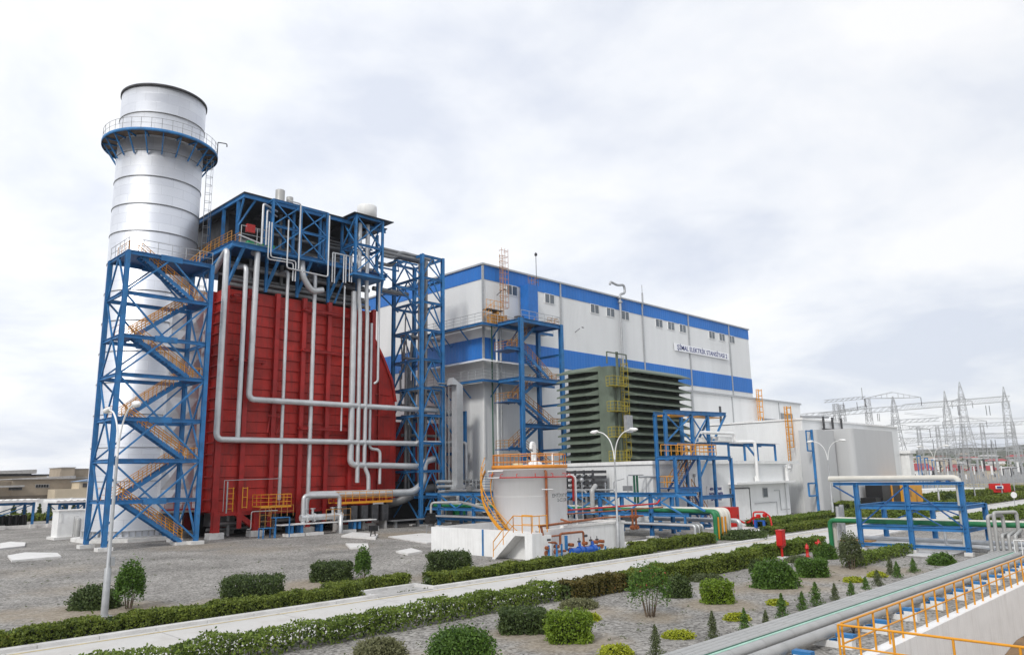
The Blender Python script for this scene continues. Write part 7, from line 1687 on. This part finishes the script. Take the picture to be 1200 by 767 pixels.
b = MB(); p, q = far(1095, 172), far(1260, 172); b.beam((p[0], p[1], .35), (q[0], q[1], .35), .3, .7); b.build('kerb_wall', mat('orange_paint', (.66, .25, .03), .5, var=.1), label='orange kerb wall under the pale yellow fence', cat='wall')
b = MB(); p, q = far(1050, 145), far(1140, 150); b.beam((p[0], p[1], .9), (q[0], q[1], .9), 5, 1.8); b.build('white_shed', WHT, label='low white flat roofed shed beyond the hedge, right of the switchgear building', cat='shed')
x, y = at(1190, 588); 
xs, ys_ = G2(1187.5, 578, 105)[:2]; t = thing('round_sign', 'round white traffic sign on a thin post beside the road', 'sign', (xs, ys_, 0)); MB().tube([(xs, ys_, 0), (xs, ys_, 2.2)], .04, 6).build('post', GALV, t)
b = MB(); nrm = Vector((-_f[0], -_f[1], 0)).normalized(); c = Vector((xs, ys_, 2.25)); c.z = G2(1187.5, 579.5, 105)[2]; b.tube([c+nrm*.05, c+nrm*.09], .42, 20); b.build('disc', WHT, t)
# far houses
rg = random.Random(21)
def house(px, D_, w_, h, dpt, roofm, wallm, lb, grp='small houses on the far slope', z0=0, rh=2.5):
    x, y = far(px, D_); t = thing('house', lb, 'house', (x, y, z0), grp); ux, uy = CR[0], CR[1]; u = Vector((ux, uy, 0)).normalized(); n = Vector((_f[0], _f[1], 0)).normalized(); o = Vector((x, y, z0))
    c = [o-u*w_/2, o+u*w_/2, o+u*w_/2+n*dpt, o-u*w_/2+n*dpt]; up = Vector((0, 0, h))
    MB().add(c+[p+up for p in c], [(0, 3, 2, 1), (4, 5, 6, 7), (0, 1, 5, 4), (1, 2, 6, 5), (2, 3, 7, 6), (3, 0, 4, 7)]).build('wall', wallm, t)
    e = [c[0]-u*.4-n*.4+up, c[1]+u*.4-n*.4+up, c[2]+u*.4+n*.4+up, c[3]-u*.4+n*.4+up]; r = [o-u*w_*.42+n*dpt/2+up+Vector((0, 0, rh)), o+u*w_*.42+n*dpt/2+up+Vector((0, 0, rh))]
    MB().add(e+r, [(0, 1, 5, 4), (1, 2, 5), (2, 3, 4, 5), (3, 0, 4), (0, 3, 2, 1)]).build('roof', roofm, t)
    b = MB(); k = max(1, int(w_/4))
    for i in range(k): q = c[0]+u*(w_*(i+.5)/k); b.beam(q-u*.5-n*.06+Vector((0, 0, h*.55)), q+u*.5-n*.06+Vector((0, 0, h*.55)), .1, min(1.4, h*.4))
    b.build('window', DKGR, t)
house(1126, 300, 4.6, 4.6, 8, ROOFR, STUC2, 'long red roofed building behind the tall pointed pylon', None, 0, 2.6)
house(1160, 305, 9, 4.6, 8, ROOFR, STUC2, 'second red roofed building right of the first', None, 0, 1.8)
house(1083, 330, 12, 5, 12, ROOFR, WHT, 'white house with red roof behind the blue double arch frame', None, 0, 3)
house(1105, 470, 20, 9, 12, CONC2, STUC2, 'cream block house left of the red roofed building', None, 2, 1)
house(1180, 380, 20, 5, 10, CONC2, CONC2, 'grey flat house at the right edge below the hill', None, 0, 1)
for i in range(95):
    D_ = rg.uniform(520, 1250); px = rg.uniform(1062, 1205); z0 = max(0, ((max(D_, 600)-600)/1100)**.9*42-1)+rg.uniform(-1, 1)
    house(px, D_, rg.uniform(9, 24), rg.uniform(4, 8), 10, [CONC2, ROOFR, STUC, CONC2, GALV][i % 5], [STUC2, WHT, STUC, CONC][i % 4], 'tiny pale house among the many on the distant hillside', z0=z0, rh=rg.choice((.5, 2)))
# dark trees of the far slope: one mass nobody could count
pts = []; 
for i in range(3600):
    D_ = rg.uniform(480, 1500); px = rg.uniform(1040, 1280) if i % 6 else rg.uniform(-150, 120); x, y = far(px, D_); s_ = min(1, max(0, (D_-600)/1100)); z0 = max(0, s_**.9*42) if px > 600 else s_*14
    R_ = rg.uniform(1.5, 3.5)
    for k in range(9): pts.append((x+rg.gauss(0, R_*1.1), y+rg.gauss(0, R_*1.1), z0+abs(rg.gauss(0, R_*.8))+.3))
pts = np.array(pts); add_leaf('far_trees', leaf_mesh('far_trees', pts, rng.normal(0, 1, pts.shape), 1.6, .8), LDARK, None, (0, 0, 0), kind='stuff')
# ================================================================== AIR
hz_ = MB().box(-950, 2250, -950, 2250, -4, 130).build('haze', bpy.data.materials.new('haze_air'), kind='stuff')
M = hz_.data.materials[0]; M.use_nodes = True; t = M.node_tree; t.nodes.clear()
o = t.nodes.new('ShaderNodeOutputMaterial'); v = t.nodes.new('ShaderNodeVolumePrincipled'); v.inputs['Color'].default_value = (.93, .95, 1, 1)
v.inputs['Density'].default_value = .00012; v.inputs['Anisotropy'].default_value = .2; t.links.new(v.outputs[0], o.inputs['Volume'])
